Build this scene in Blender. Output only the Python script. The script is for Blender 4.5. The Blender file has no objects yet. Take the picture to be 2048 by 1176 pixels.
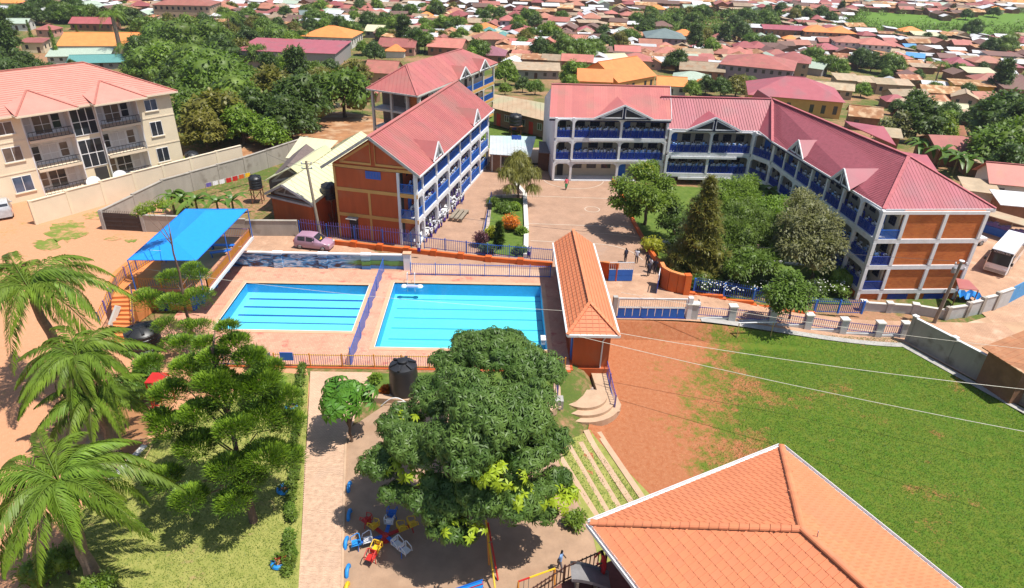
import bpy, bmesh, math, random
from mathutils import Vector, Matrix, Euler
import numpy as np
R_ = math.radians
rnd = random.Random(7)
SC = bpy.context.scene
COL = SC.collection
# ---------------------------------------------------------------- camera
CAM_H = 30.0
F_PX, CX, CY = 1330.0, 1024.0, 588.0
_d = Vector((-76, 2412, F_PX)).normalized()
_v = Vector((-17, -734, F_PX)); _v = (_v - _d * _v.dot(_d)).normalized()
_u = -_d
_x = _v.cross(_u)
ROT = Matrix((_x, _v, _u))                      # camera coords (x right, y down, z forward) -> world
cam_d = bpy.data.cameras.new('camera')
cam_d.sensor_width = 36.0
cam_d.lens = 36.0 * F_PX / 2048.0
cam_d.clip_start = 0.5
cam_d.clip_end = 3000
cam = bpy.data.objects.new('camera', cam_d)
COL.objects.link(cam)
_c0, _c1, _c2 = ROT @ Vector((1, 0, 0)), ROT @ Vector((0, -1, 0)), ROT @ Vector((0, 0, -1))
cam.matrix_world = Matrix(((_c0.x, _c1.x, _c2.x, 0), (_c0.y, _c1.y, _c2.y, 0), (_c0.z, _c1.z, _c2.z, CAM_H), (0, 0, 0, 1)))
SC.camera = cam
# ---------------------------------------------------------------- world, sun, exposure
SUN_TO = Vector((0.40, -0.13, 1.0)).normalized()
SUN_EL = math.asin(SUN_TO.z)
SUN_AZ = math.atan2(SUN_TO.x, SUN_TO.y)
world = bpy.data.worlds.new("World"); SC.world = world; world.use_nodes = True
_nt = world.node_tree
_bg = _nt.nodes['Background']
_sky = _nt.nodes.new('ShaderNodeTexSky'); _sky.sky_type = 'NISHITA'; _sky.sun_disc = False
_sky.sun_elevation = SUN_EL; _sky.sun_rotation = SUN_AZ
_nt.links.new(_sky.outputs[0], _bg.inputs[0]); _bg.inputs[1].default_value = 0.105
sun_d = bpy.data.lights.new('sun', 'SUN'); sun_d.energy = 5.0; sun_d.angle = R_(0.53); sun_d.color = (1.0, 0.955, 0.88)
sun = bpy.data.objects.new('sun', sun_d); COL.objects.link(sun)
sun.rotation_euler = (-SUN_TO).to_track_quat('-Z', 'Y').to_euler()
SC.view_settings.view_transform = 'Standard'; SC.view_settings.look = 'None'
SC.view_settings.gamma = 1.0; SC.view_settings.use_curve_mapping = False
SC.view_settings.exposure = 0.38
HAZE = 0.00013
SC.cycles.max_bounces = 6; SC.cycles.transparent_max_bounces = 12
SC.cycles.caustics_reflective = False; SC.cycles.caustics_refractive = False
SC.cycles.use_denoising = True
# ---------------------------------------------------------------- terrain height
def sstep(a, b, x):
 t = min(1.0, max(0.0, (x - a) / (b - a))); return t * t * (3 - 2 * t)
def hbase(X, Y):
 """ground height in metres (pool deck level is 0)"""
 z = 0.0
 w = sstep(35, 42, Y); q = max(0.0, 36 - Y) * 0.28
 fx = sstep(6.5, 8.0, X) * w + sstep(2.0 + q, 6.8 + q, X) * (1 - w)
 fy = 1 - sstep(48.5, 50.4, Y)
 field = -1.7 - 0.5 * sstep(20, 40, X)
 slope = -2.3 * sstep(15, 37, X) * (1 - sstep(72, 90, Y) * (1 - sstep(30, 45, X)))
 k = fx * fy
 z = slope * (1 - k) + min(field, slope) * k
 D = Y + 0.10 * abs(X)
 z -= 14.0 * sstep(100, 235, D)
 z += 9.0 * sstep(330, 520, D) + 30 * sstep(520, 800, D)
 if D > 105:
  w = sstep(105, 160, D)
  z += w * (1.6 * math.sin(X * 0.021 + 1.3) + 1.1 * math.sin(Y * 0.03 + X * 0.012))
 return z
def ray(px, py):
 return ROT @ Vector((px - CX, py - CY, F_PX))
def at(px, py, z=0.0):
 """the point at height z that the photograph shows at this pixel (2048 x 1176)"""
 r = ray(px, py); t = (z - CAM_H) / r.z
 return Vector((r.x * t, r.y * t, z))
def G(px, py, dz=0.0):
 """the ground point (dz metres above the ground) seen at this pixel"""
 z = 0.0; p = at(px, py, 0)
 if p.y < 100:
  for _ in range(14):
   p = at(px, py, z + dz); z += 0.6 * (hbase(p.x, p.y) - z)
  return at(px, py, z + dz)
 r = ray(px, py); r = r / r.y
 y = 90.0; f = lambda y: CAM_H + r.z * y - hbase(r.x * y, y) - dz
 while y < 900 and f(y) > 0: y += 14
 lo, hi = y - 14, y
 for _ in range(9):
  y = (lo + hi) / 2
  if f(y) > 0: lo = y
  else: hi = y
 return Vector((r.x * y, y, CAM_H + r.z * y))
def gz(x, y): return hbase(x, y)
def proj(p):
 c = ROT.transposed() @ Vector((p[0], p[1], p[2] - CAM_H))
 return (CX + F_PX * c.x / c.z, CY + F_PX * c.y / c.z) if c.z > 0.1 else (-9999, -9999)
# ---------------------------------------------------------------- materials
MATS = {}
def mat(name, col, rough=0.75, var=0.12, scale=3.0, bump=0.0, bscale=None, metal=0.0, spec=0.4, col2=None, detail=5.0, rnd_obj=0.0, stretch=None, coat=0.0, trans=0.0, mix2=None):
 """Principled with a noise mix between col and col2, optional bump, optional per-object variation"""
 if name in MATS: return MATS[name]
 m = bpy.data.materials.new(name); m.use_nodes = True; MATS[name] = m
 nt = m.node_tree; N = nt.nodes; L = nt.links
 b = N['Principled BSDF']
 b.inputs['Roughness'].default_value = rough; b.inputs['Metallic'].default_value = metal
 b.inputs['Specular IOR Level'].default_value = spec
 b.inputs['Coat Weight'].default_value = coat
 tc = N.new('ShaderNodeTexCoord')
 src = tc.outputs['Object']
 if stretch:
  mp = N.new('ShaderNodeMapping'); mp.inputs['Scale'].default_value = stretch
  L.new(src, mp.inputs['Vector']); src = mp.outputs[0]
 nz = N.new('ShaderNodeTexNoise'); nz.inputs['Scale'].default_value = scale; nz.inputs['Detail'].default_value = detail
 nz.inputs['Roughness'].default_value = 0.62
 L.new(src, nz.inputs['Vector'])
 if col2 is None: col2 = tuple(c * (1 - 2.2 * var) for c in col)
 rp = N.new('ShaderNodeValToRGB')
 rp.color_ramp.elements[0].position = 0.32; rp.color_ramp.elements[1].position = 0.68
 rp.color_ramp.elements[0].color = (*col2, 1); rp.color_ramp.elements[1].color = (*col, 1)
 L.new(nz.outputs[0], rp.inputs[0])
 out = rp.outputs[0]
 if mix2:                                      # (colour, scale, threshold, softness): a second, patchy colour
  n2 = N.new('ShaderNodeTexNoise'); n2.inputs['Scale'].default_value = mix2[1]; n2.inputs['Detail'].default_value = 6
  L.new(tc.outputs['Object'], n2.inputs['Vector'])
  mr = N.new('ShaderNodeMapRange'); mr.inputs[1].default_value = mix2[2]; mr.inputs[2].default_value = mix2[2] + mix2[3]
  L.new(n2.outputs[0], mr.inputs[0])
  mx = N.new('ShaderNodeMix'); mx.data_type = 'RGBA'
  L.new(mr.outputs[0], mx.inputs[0]); L.new(out, mx.inputs[6]); mx.inputs[7].default_value = (*mix2[0], 1)
  out = mx.outputs[2]
 if rnd_obj > 0:
  oi = N.new('ShaderNodeObjectInfo'); hs = N.new('ShaderNodeHueSaturation')
  mr = N.new('ShaderNodeMapRange'); mr.inputs[3].default_value = 1 - rnd_obj; mr.inputs[4].default_value = 1 + rnd_obj
  L.new(oi.outputs['Random'], mr.inputs[0]); L.new(mr.outputs[0], hs.inputs['Value'])
  mr2 = N.new('ShaderNodeMapRange'); mr2.inputs[3].default_value = 0.5 - rnd_obj * 0.05; mr2.inputs[4].default_value = 0.5 + rnd_obj * 0.05
  ml = N.new('ShaderNodeMath'); ml.operation = 'FRACT'; m7 = N.new('ShaderNodeMath'); m7.operation = 'MULTIPLY'; m7.inputs[1].default_value = 7.13
  L.new(oi.outputs['Random'], m7.inputs[0]); L.new(m7.outputs[0], ml.inputs[0]); L.new(ml.outputs[0], mr2.inputs[0]); L.new(mr2.outputs[0], hs.inputs['Hue'])
  L.new(out, hs.inputs['Color']); out = hs.outputs[0]
 L.new(out, b.inputs['Base Color'])
 if bump > 0:
  bz = N.new('ShaderNodeTexNoise'); bz.inputs['Scale'].default_value = bscale or scale * 6; bz.inputs['Detail'].default_value = 4
  L.new(src, bz.inputs['Vector'])
  bp = N.new('ShaderNodeBump'); bp.inputs['Strength'].default_value = 0.6; bp.inputs['Distance'].default_value = bump
  L.new(bz.outputs[0], bp.inputs['Height']); L.new(bp.outputs[0], b.inputs['Normal'])
 if trans > 0:                                 # thin leaves let light through
  ad = N.new('ShaderNodeMixShader'); tb = N.new('ShaderNodeBsdfTranslucent')
  ad.inputs[0].default_value = trans
  br = N.new('ShaderNodeMix'); br.data_type = 'RGBA'; br.blend_type = 'MULTIPLY'; br.inputs[0].default_value = 1
  L.new(out, br.inputs[6]); br.inputs[7].default_value = (1.5, 1.7, 0.5, 1)
  L.new(br.outputs[2], tb.inputs['Color'])
  L.new(b.outputs[0], ad.inputs[1]); L.new(tb.outputs[0], ad.inputs[2])
  L.new(ad.outputs[0], N['Material Output'].inputs['Surface'])
 return m
def brickmat(name, c1, c2, mortar, w, h, msize=0.02, rough=0.85, bump=0.01, rot=None, dirt=None, offset=0.5, axes='XY', big=0.15):
 """bricks or small pavers too fine to tell apart one by one"""
 if name in MATS: return MATS[name]
 m = bpy.data.materials.new(name); m.use_nodes = True; MATS[name] = m
 nt = m.node_tree; N = nt.nodes; L = nt.links; b = N['Principled BSDF']
 b.inputs['Roughness'].default_value = rough; b.inputs['Specular IOR Level'].default_value = 0.25
 tc = N.new('ShaderNodeTexCoord'); src = tc.outputs['Object']
 mp = N.new('ShaderNodeMapping')
 if rot: mp.inputs['Rotation'].default_value = rot
 L.new(src, mp.inputs['Vector'])
 br = N.new('ShaderNodeTexBrick')
 br.inputs['Scale'].default_value = 1.0; br.inputs['Brick Width'].default_value = w; br.inputs['Row Height'].default_value = h
 br.inputs['Mortar Size'].default_value = msize; br.offset = offset
 br.inputs['Color1'].default_value = (*c1, 1); br.inputs['Color2'].default_value = (*c2, 1); br.inputs['Mortar'].default_value = (*mortar, 1)
 if axes == 'XZ':
  sp = N.new('ShaderNodeSeparateXYZ'); cb = N.new('ShaderNodeCombineXYZ'); ad = N.new('ShaderNodeMath')
  L.new(mp.outputs[0], sp.inputs[0]); L.new(sp.outputs[0], ad.inputs[0]); L.new(sp.outputs[1], ad.inputs[1])
  L.new(ad.outputs[0], cb.inputs[0]); L.new(sp.outputs[2], cb.inputs[1]); L.new(cb.outputs[0], br.inputs['Vector'])
 else: L.new(mp.outputs[0], br.inputs['Vector'])
 nz = N.new('ShaderNodeTexNoise'); nz.inputs['Scale'].default_value = 0.6; nz.inputs['Detail'].default_value = 7
 L.new(src, nz.inputs['Vector'])
 mr = N.new('ShaderNodeMapRange'); mr.inputs[1].default_value = 0.3; mr.inputs[2].default_value = 0.7; mr.inputs[3].default_value = 1 - big; mr.inputs[4].default_value = 1 + big
 L.new(nz.outputs[0], mr.inputs[0])
 hs = N.new('ShaderNodeHueSaturation'); L.new(br.outputs[0], hs.inputs['Color']); L.new(mr.outputs[0], hs.inputs['Value'])
 out = hs.outputs[0]
 if dirt:
  n2 = N.new('ShaderNodeTexNoise'); n2.inputs['Scale'].default_value = dirt[1]; n2.inputs['Detail'].default_value = 8; n2.inputs['Roughness'].default_value = 0.7
  L.new(src, n2.inputs['Vector'])
  m2 = N.new('ShaderNodeMapRange'); m2.inputs[1].default_value = dirt[2]; m2.inputs[2].default_value = dirt[2] + 0.12
  L.new(n2.outputs[0], m2.inputs[0])
  mx = N.new('ShaderNodeMix'); mx.data_type = 'RGBA'; L.new(m2.outputs[0], mx.inputs[0]); L.new(out, mx.inputs[6]); mx.inputs[7].default_value = (*dirt[0], 1)
  out = mx.outputs[2]
 L.new(out, b.inputs['Base Color'])
 bp = N.new('ShaderNodeBump'); bp.inputs['Strength'].default_value = 0.5; bp.inputs['Distance'].default_value = bump; bp.invert = True
 L.new(br.outputs['Fac'], bp.inputs['Height']); L.new(bp.outputs[0], b.inputs['Normal'])
 return m
# ---------------------------------------------------------------- mesh building
class MB:
 def __init__(s): s.v = []; s.f = []; s.m = []; s.mi = 0
 def add(s, vs, fs):
  o = len(s.v); s.v.extend([tuple(p) for p in vs])
  for f in fs: s.f.append(tuple(i + o for i in f)); s.m.append(s.mi)
  return s
 def poly(s, pts): return s.add(pts, [tuple(range(len(pts)))])
 def box(s, c, size, rz=0.0, mtx=None):
  hx, hy, hz = size[0] / 2, size[1] / 2, size[2] / 2
  P = [(-hx, -hy, -hz), (hx, -hy, -hz), (hx, hy, -hz), (-hx, hy, -hz), (-hx, -hy, hz), (hx, -hy, hz), (hx, hy, hz), (-hx, hy, hz)]
  if mtx is not None: P = [mtx @ Vector(p) for p in P]
  else:
   cs, sn = math.cos(rz), math.sin(rz)
   P = [(c[0] + x * cs - y * sn, c[1] + x * sn + y * cs, c[2] + z) for x, y, z in P]
  return s.add(P, [(3, 2, 1, 0), (4, 5, 6, 7), (0, 1, 5, 4), (1, 2, 6, 5), (2, 3, 7, 6), (3, 0, 4, 7)])
 def bb(s, x0, y0, z0, x1, y1, z1):
  return s.box(((x0 + x1) / 2, (y0 + y1) / 2, (z0 + z1) / 2), (abs(x1 - x0), abs(y1 - y0), abs(z1 - z0)))
 def beam(s, a, b, w, h=None, up=(0, 0, 1)):
  """rectangular bar from a to b, w wide and h high"""
  h = h or w; a = Vector(a); b = Vector(b); d = (b - a); L = d.length
  if L < 1e-6: return s
  d /= L; u = Vector(up)
  sd = d.cross(u)
  if sd.length < 1e-4: sd = d.cross(Vector((0, 1, 0)))
  sd.normalize(); u = sd.cross(d)
  o = []
  for t in (a, b):
   for i, j in ((-1, -1), (1, -1), (1, 1), (-1, 1)): o.append(t + sd * (i * w / 2) + u * (j * h / 2))
  return s.add(o, [(0, 1, 2, 3), (7, 6, 5, 4), (0, 4, 5, 1), (1, 5, 6, 2), (2, 6, 7, 3), (3, 7, 4, 0)])
 def prism(s, pts, z0, z1):
  """vertical prism over an XY polygon"""
  n = len(pts)
  V = [(p[0], p[1], z0) for p in pts] + [(p[0], p[1], z1) for p in pts]
  area = sum(pts[i][0] * pts[(i + 1) % n][1] - pts[(i + 1) % n][0] * pts[i][1] for i in range(n))
  F = [tuple(range(n - 1, -1, -1)), tuple(range(n, 2 * n))] + [(i, (i + 1) % n, n + (i + 1) % n, n + i) for i in range(n)]
  if area < 0: F = [tuple(reversed(f)) for f in F]
  return s.add(V, F)
 def slab(s, pts, t):
  """planar 3-D polygon given thickness t downwards along its normal"""
  P = [Vector(p) for p in pts]; n = len(P)
  nr = Vector((0, 0, 0))
  for i in range(n): nr += (P[i] - P[0]).cross(P[(i + 1) % n] - P[0])
  nr.normalize()
  if nr.z < 0: P.reverse(); nr = -nr
  V = P + [p - nr * t for p in P]
  F = [tuple(range(n)), tuple(range(2 * n - 1, n - 1, -1))] + [(i + n, (i + 1) % n + n, (i + 1) % n, i) for i in range(n)]
  return s.add(V, F)
 def tube(s, path, rad, seg=6, cap=True):
  P = [Vector(p) for p in path]; n = len(P)
  rr = rad if isinstance(rad, (list, tuple)) else [rad] * n
  V = []; pu = None
  for i, p in enumerate(P):
   d = (P[min(i + 1, n - 1)] - P[max(i - 1, 0)]).normalized()
   if pu is None:
    pu = d.cross(Vector((0, 0, 1)))
    if pu.length < 1e-3: pu = d.cross(Vector((1, 0, 0)))
   pu = (pu - d * pu.dot(d)).normalized(); w = d.cross(pu)
   for k in range(seg):
    a = 2 * math.pi * k / seg; V.append(p + (pu * math.cos(a) + w * math.sin(a)) * rr[i])
  F = []
  for i in range(n - 1):
   for k in range(seg): F.append((i * seg + k, i * seg + (k + 1) % seg, (i + 1) * seg + (k + 1) % seg, (i + 1) * seg + k))
  if cap: F.append(tuple(range(seg - 1, -1, -1))); F.append(tuple(range((n - 1) * seg, n * seg)))
  return s.add(V, F)
 def lathe(s, prof, c=(0, 0, 0), seg=20):
  """profile of (r, z) turned about the vertical through c"""
  V = []; F = []
  for r, z in prof:
   for k in range(seg):
    a = 2 * math.pi * k / seg; V.append((c[0] + r * math.cos(a), c[1] + r * math.sin(a), c[2] + z))
  n = len(prof)
  for i in range(n - 1):
   for k in range(seg): F.append((i * seg + k, i * seg + (k + 1) % seg, (i + 1) * seg + (k + 1) % seg, (i + 1) * seg + k))
  F.append(tuple(range(seg - 1, -1, -1))); F.append(tuple(range((n - 1) * seg, n * seg)))
  return s.add(V, F)
 def mesh(s, name, mats, smooth=False, off=None):
  me = bpy.data.meshes.new(name)
  V = s.v if off is None else [(p[0] - off[0], p[1] - off[1], p[2] - off[2]) for p in s.v]
  me.from_pydata(V, [], s.f)
  if not isinstance(mats, (list, tuple)): mats = [mats]
  for m in mats: me.materials.append(m)
  if len(mats) > 1: me.polygons.foreach_set('material_index', s.m)
  if smooth:
   me.polygons.foreach_set('use_smooth', [True] * len(me.polygons))
   me.set_sharp_from_angle(angle=R_(40))
  me.update()
  return me
def tag(o, label=None, cat=None, group=None, kind=None):
 if label: o['label'] = label
 if cat: o['category'] = cat
 if group: o['group'] = group
 if kind: o['kind'] = kind
 return o
def thing(name, label, cat, loc=(0, 0, 0), rz=0.0, group=None):
 o = bpy.data.objects.new(name, None); COL.objects.link(o); o.empty_display_size = 0.5
 o.location = loc; o.rotation_euler = (0, 0, rz)
 return tag(o, label, cat, group)
def worldloc(o):
 l = Vector(o.location)
 while o.parent: o = o.parent; l += Vector(o.location)
 return l
def part(name, mb, m, parent, world=False, smooth=False, label=None, kind=None):
 """one part (a mesh) under a thing; world=True when mb holds world coordinates (parent not rotated)"""
 off = worldloc(parent) if world else None
 o = bpy.data.objects.new(name, mb.mesh(name, m, smooth, off)); COL.objects.link(o); o.parent = parent
 return tag(o, label, None, None, kind)
def partmesh(name, me, parent, loc=(0, 0, 0), rot=(0, 0, 0), scale=(1, 1, 1)):
 o = bpy.data.objects.new(name, me); COL.objects.link(o); o.parent = parent
 o.location = loc; o.rotation_euler = rot; o.scale = scale
 return o
def single(name, mb, m, label, cat, group=None, smooth=False, base=None):
 """a thing that is one mesh, given in world coordinates"""
 if base is None:
  xs = [p[0] for p in mb.v]; ys = [p[1] for p in mb.v]; zs = [p[2] for p in mb.v]
  base = ((min(xs) + max(xs)) / 2, (min(ys) + max(ys)) / 2, min(zs))
 o = bpy.data.objects.new(name, mb.mesh(name, m, smooth, base)); COL.objects.link(o); o.location = base
 return tag(o, label, cat, group)
def struct(name, mb, m, smooth=False, kind='structure', parent=None):
 o = bpy.data.objects.new(name, mb.mesh(name, m, smooth)); COL.objects.link(o)
 if parent: o.parent = parent
 else: o['kind'] = kind
 return o
def copy_tree(o, loc=None, rz=None, scale=None, label=None, group=None, parent=None):
 c = o.copy(); COL.objects.link(c)
 if parent: c.parent = parent
 if loc is not None: c.location = loc
 if rz is not None: c.rotation_euler = (0, 0, rz)
 if scale is not None: c.scale = (scale,) * 3 if not isinstance(scale, (tuple, list)) else scale
 if label: c['label'] = label
 if group: c['group'] = group
 for ch in list(o.children): copy_tree(ch, parent=c)
 return c
# ---------------------------------------------------------------- ground sheets
def clip_cell(poly, x0, y0, x1, y1):
 for ax, lim, sgn in ((0, x0, 1), (0, x1, -1), (1, y0, 1), (1, y1, -1)):
  out = []
  for i in range(len(poly)):
   a = poly[i]; b = poly[(i + 1) % len(poly)]
   da = (a[ax] - lim) * sgn; db = (b[ax] - lim) * sgn
   if da >= 0: out.append(a)
   if (da >= 0) != (db >= 0):
    t = da / (da - db); out.append((a[0] + (b[0] - a[0]) * t, a[1] + (b[1] - a[1]) * t))
  poly = out
  if len(poly) < 3: return []
 return poly
def sheet(name, pts, m, eps=0.03, g=1.0, flat=None, kind='structure', mb=None):
 """a ground sheet over the XY polygon pts, laid eps above the terrain (or flat at a height)"""
 own = mb is None; mb = mb or MB()
 pts = [(p[0], p[1]) for p in pts]
 ar = sum(pts[i][0] * pts[(i + 1) % len(pts)][1] - pts[(i + 1) % len(pts)][0] * pts[i][1] for i in range(len(pts)))
 if ar < 0: pts.reverse()
 if flat is not None:
  mb.poly([(p[0], p[1], flat) for p in pts])
 else:
  xs = [p[0] for p in pts]; ys = [p[1] for p in pts]
  for i in range(math.floor(min(xs) / g), math.ceil(max(xs) / g)):
   for j in range(math.floor(min(ys) / g), math.ceil(max(ys) / g)):
    c = clip_cell(pts, i * g, j * g, (i + 1) * g, (j + 1) * g)
    if len(c) >= 3: mb.poly([(p[0], p[1], hbase(p[0], p[1]) + eps) for p in c])
 if own: return struct(name, mb, m, kind=kind)
def in_poly(x, y, P):
 c = False; n = len(P)
 for i in range(n):
  a = P[i]; b = P[i - 1]
  if (a[1] > y) != (b[1] > y) and x < (b[0] - a[0]) * (y - a[1]) / (b[1] - a[1]) + a[0]: c = not c
 return c
# ================================================================ materials used widely
M_ = dict(
 dirt=mat('red_dirt', (0.40, 0.19, 0.085), 0.95, 0.16, 0.5, 0.03, 5, mix2=((0.46, 0.30, 0.18), 0.35, 0.5, 0.15)),
 sand=mat('play_sand', (0.40, 0.26, 0.17), 0.95, 0.12, 0.9, 0.02, 7, mix2=((0.30, 0.18, 0.11), 0.25, 0.52, 0.2)),
 white=mat('white_paint', (0.74, 0.74, 0.75), 0.6, 0.06, 1.2, stretch=(2, 2, .35), mix2=((0.60, 0.57, 0.53), 0.9, 0.60, 0.15)),
 offwhite=mat('off_white_wall', (0.62, 0.60, 0.55), 0.8, 0.06, 0.8),
 concrete=mat('concrete', (0.42, 0.40, 0.37), 0.9, 0.12, 1.5, 0.01, 12),
 conc_dark=mat('weathered_concrete', (0.40, 0.36, 0.31), 0.92, 0.10, 0.9, 0.01, 10, mix2=((0.20, 0.17, 0.14), 0.7, 0.56, 0.16), stretch=(1, 1, 0.35)),
 orange=mat('orange_paint', (0.62, 0.125, 0.02), 0.65, 0.10, 0.9, stretch=(1.5, 1.5, .4), mix2=((0.45, 0.13, 0.045), 0.7, 0.58, 0.18)),
 orange_l=mat('orange_step', (0.68, 0.24, 0.075), 0.8, 0.1, 1.1),
 terra=mat('terracotta_wall', (0.50, 0.10, 0.025), 0.7, 0.10, 0.9, stretch=(1.5, 1.5, .3), mix2=((0.40, 0.12, 0.05), 0.5, 0.55, 0.2)),
 yellow=mat('ochre_trim', (0.62, 0.34, 0.10), 0.7, 0.06, 0.8),
 blue=mat('blue_paint', (0.018, 0.14, 0.56), 0.45, 0.06, 2.0),
 blue_d=mat('navy_railing', (0.014, 0.055, 0.36), 0.5, 0.06, 2.0),
 navy=mat('dark_navy', (0.014, 0.018, 0.075), 0.5, 0.05, 2.0),
 purple=mat('violet_bars', (0.13, 0.10, 0.34), 0.5, 0.05, 2.0),
 bar_o=mat('orange_bars', (0.68, 0.26, 0.04), 0.5, 0.05, 2.0),
 bar_y=mat('yellow_bars', (0.72, 0.44, 0.05), 0.5, 0.05, 2.0),
 red=mat('red_paint', (0.50, 0.025, 0.02), 0.5, 0.06, 2.0),
 yellowp=mat('yellow_paint', (0.78, 0.48, 0.02), 0.5, 0.06, 2.0),
 black=mat('black_plastic', (0.022, 0.023, 0.027), 0.42, 0.1, 2.0, spec=0.5),
 dark=mat('dark_interior', (0.045, 0.04, 0.042), 0.8, 0.1, 1.0),
 steel=mat('grey_steel', (0.34, 0.35, 0.37), 0.5, 0.08, 2.0, metal=0.4),
 rust=mat('rusty_iron', (0.25, 0.10, 0.05), 0.85, 0.2, 2.0),
 wood=mat('grey_timber', (0.30, 0.25, 0.19), 0.9, 0.15, 1.5, 0.004, 20, stretch=(6, 6, 0.6)),
 bark=mat('tree_bark', (0.17, 0.115, 0.08), 0.95, 0.22, 4, 0.02, 14, stretch=(1, 1, 0.3)),
 glass=mat('dark_glass', (0.03, 0.035, 0.045), 0.08, 0.1, 0.7, spec=0.6),
 coping=mat('pool_coping', (0.66, 0.38, 0.24), 0.8, 0.08, 1.0),
 hedge=mat('hedge_leaf', (0.14, 0.22, 0.022), 0.6, 0.2, 2, rnd_obj=0.25, trans=0.25),
 rock=mat('pitched_stone', (0.46, 0.38, 0.33), 0.9, 0.16, 2.0, 0.02, 8, rnd_obj=0.3),
 skin=mat('dark_skin', (0.05, 0.025, 0.016), 0.6, 0.05, 3),
 )
M_['paver'] = brickmat('yard_pavers', (0.42, 0.265, 0.18), (0.37, 0.225, 0.15), (0.30, 0.18, 0.125), 0.24, 0.12, 0.012, bump=0.006, dirt=((0.36, 0.24, 0.18), 0.22, 0.56), big=0.12)
M_['paver2'] = brickmat('drive_pavers', (0.50, 0.31, 0.20), (0.44, 0.26, 0.165), (0.34, 0.2, 0.13), 0.24, 0.12, 0.012, bump=0.006, dirt=((0.55, 0.38, 0.27), 0.3, 0.55), big=0.14)
M_['deck'] = brickmat('pool_deck_pavers', (0.60, 0.33, 0.22), (0.54, 0.275, 0.18), (0.42, 0.22, 0.16), 0.2, 0.2, 0.014, bump=0.006, dirt=((0.45, 0.13, 0.10), 0.9, 0.55), big=0.12)
M_['pathp'] = brickmat('path_pavers', (0.60, 0.40, 0.27), (0.53, 0.345, 0.235), (0.4, 0.26, 0.18), 0.22, 0.11, 0.012, bump=0.006, dirt=((0.42, 0.29, 0.2), 0.6, 0.6), big=0.1)
def groundmat(name, cols, bump=0.05, bs=8.0, line=None, scale=0.35):
 """short grass and bare earth mixed by noise; line=(a,b,c,k): earth where a*x+b*y+c<0, soft over k metres"""
 m = bpy.data.materials.new(name); m.use_nodes = True; nt = m.node_tree; N = nt.nodes; L = nt.links
 b = N['Principled BSDF']; b.inputs['Roughness'].default_value = 0.95; b.inputs['Specular IOR Level'].default_value = 0.15
 tc = N.new('ShaderNodeTexCoord'); src = tc.outputs['Object']
 def noise(sc, det=8, ro=0.65):
  n = N.new('ShaderNodeTexNoise'); n.inputs['Scale'].default_value = sc; n.inputs['Detail'].default_value = det; n.inputs['Roughness'].default_value = ro
  L.new(src, n.inputs['Vector']); return n.outputs[0]
 def mixc(f, a, bcol):
  x = N.new('ShaderNodeMix'); x.data_type = 'RGBA'
  if isinstance(f, float): x.inputs[0].default_value = f
  else: L.new(f, x.inputs[0])
  for i, c in ((6, a), (7, bcol)):
   if isinstance(c, tuple): x.inputs[i].default_value = (*c, 1)
   else: L.new(c, x.inputs[i])
  return x.outputs[2]
 def rng(v, a, c, o0=0.0, o1=1.0):
  r = N.new('ShaderNodeMapRange'); L.new(v, r.inputs[0]); r.inputs[1].default_value = a; r.inputs[2].default_value = c
  r.inputs[3].default_value = o0; r.inputs[4].default_value = o1; return r.outputs[0]
 g1, g2, e1, e2 = cols['g1'], cols['g2'], cols['e1'], cols['e2']
 fine = noise(9, 6, 0.7); mid = noise(1.6, 8, 0.7); big = noise(scale, 9, 0.6)
 grass = mixc(rng(fine, 0.3, 0.7), g1, g2)
 grass = mixc(rng(mid, 0.35, 0.65), grass, cols.get('g3', g1))
 earth = mixc(rng(noise(3.0, 10, 0.75), 0.3, 0.7), e1, e2)
 stones = rng(noise(22, 2, 0.5), 0.66, 0.72)
 earth = mixc(stones, earth, tuple(min(1, c * 1.7) for c in e2))
 if line:
  sp = N.new('ShaderNodeSeparateXYZ'); L.new(src, sp.inputs[0])
  def mth(op, a, c):
   x = N.new('ShaderNodeMath'); x.operation = op
   for i, v in enumerate((a, c)):
    if isinstance(v, (int, float)): x.inputs[i].default_value = v
    else: L.new(v, x.inputs[i])
   return x.outputs[0]
  d = mth('ADD', mth('ADD', mth('MULTIPLY', sp.outputs[0], line[0]), mth('MULTIPLY', sp.outputs[1], line[1])), line[2])
  d0 = d; d = mth('ADD', d, rng(big, 0.25, 0.75, -line[3], line[3]))
  d = mth('ADD', d, rng(mid, 0.25, 0.75, -line[3] * 0.9, line[3] * 0.9))
  d = mth('ADD', d, rng(fine, 0.25, 0.75, -1.6, 1.6)); f = rng(d, -0.5, 0.7)
  nz_ = mth('ADD', mth('ADD', mth('MULTIPLY', big, 0.5), mth('MULTIPLY', mid, 0.32)), mth('MULTIPLY', fine, 0.18))
  f = rng(mth('ADD', nz_, rng(d0, -9, 7, -0.16, 0.085)), cols.get('bare', 0.5) - 0.03, cols.get('bare', 0.5) + 0.05)
 else:
  x = N.new('ShaderNodeMath'); x.operation = 'MULTIPLY_ADD'; L.new(mid, x.inputs[0]); x.inputs[1].default_value = 0.45
  y = N.new('ShaderNodeMath'); y.operation = 'MULTIPLY'; L.new(big, y.inputs[0]); y.inputs[1].default_value = 0.55
  L.new(y.outputs[0], x.inputs[2])
  f = rng(x.outputs[0], cols.get('bare', 0.42) - 0.04, cols.get('bare', 0.42) + 0.07)
 L.new(mixc(f, earth, grass), b.inputs['Base Color'])
 bp = N.new('ShaderNodeBump'); bp.inputs['Strength'].default_value = 0.7; bp.inputs['Distance'].default_value = bump
 L.new(noise(bs, 6, 0.8), bp.inputs['Height']); L.new(bp.outputs[0], b.inputs['Normal'])
 MATS[name] = m
 return m
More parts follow.
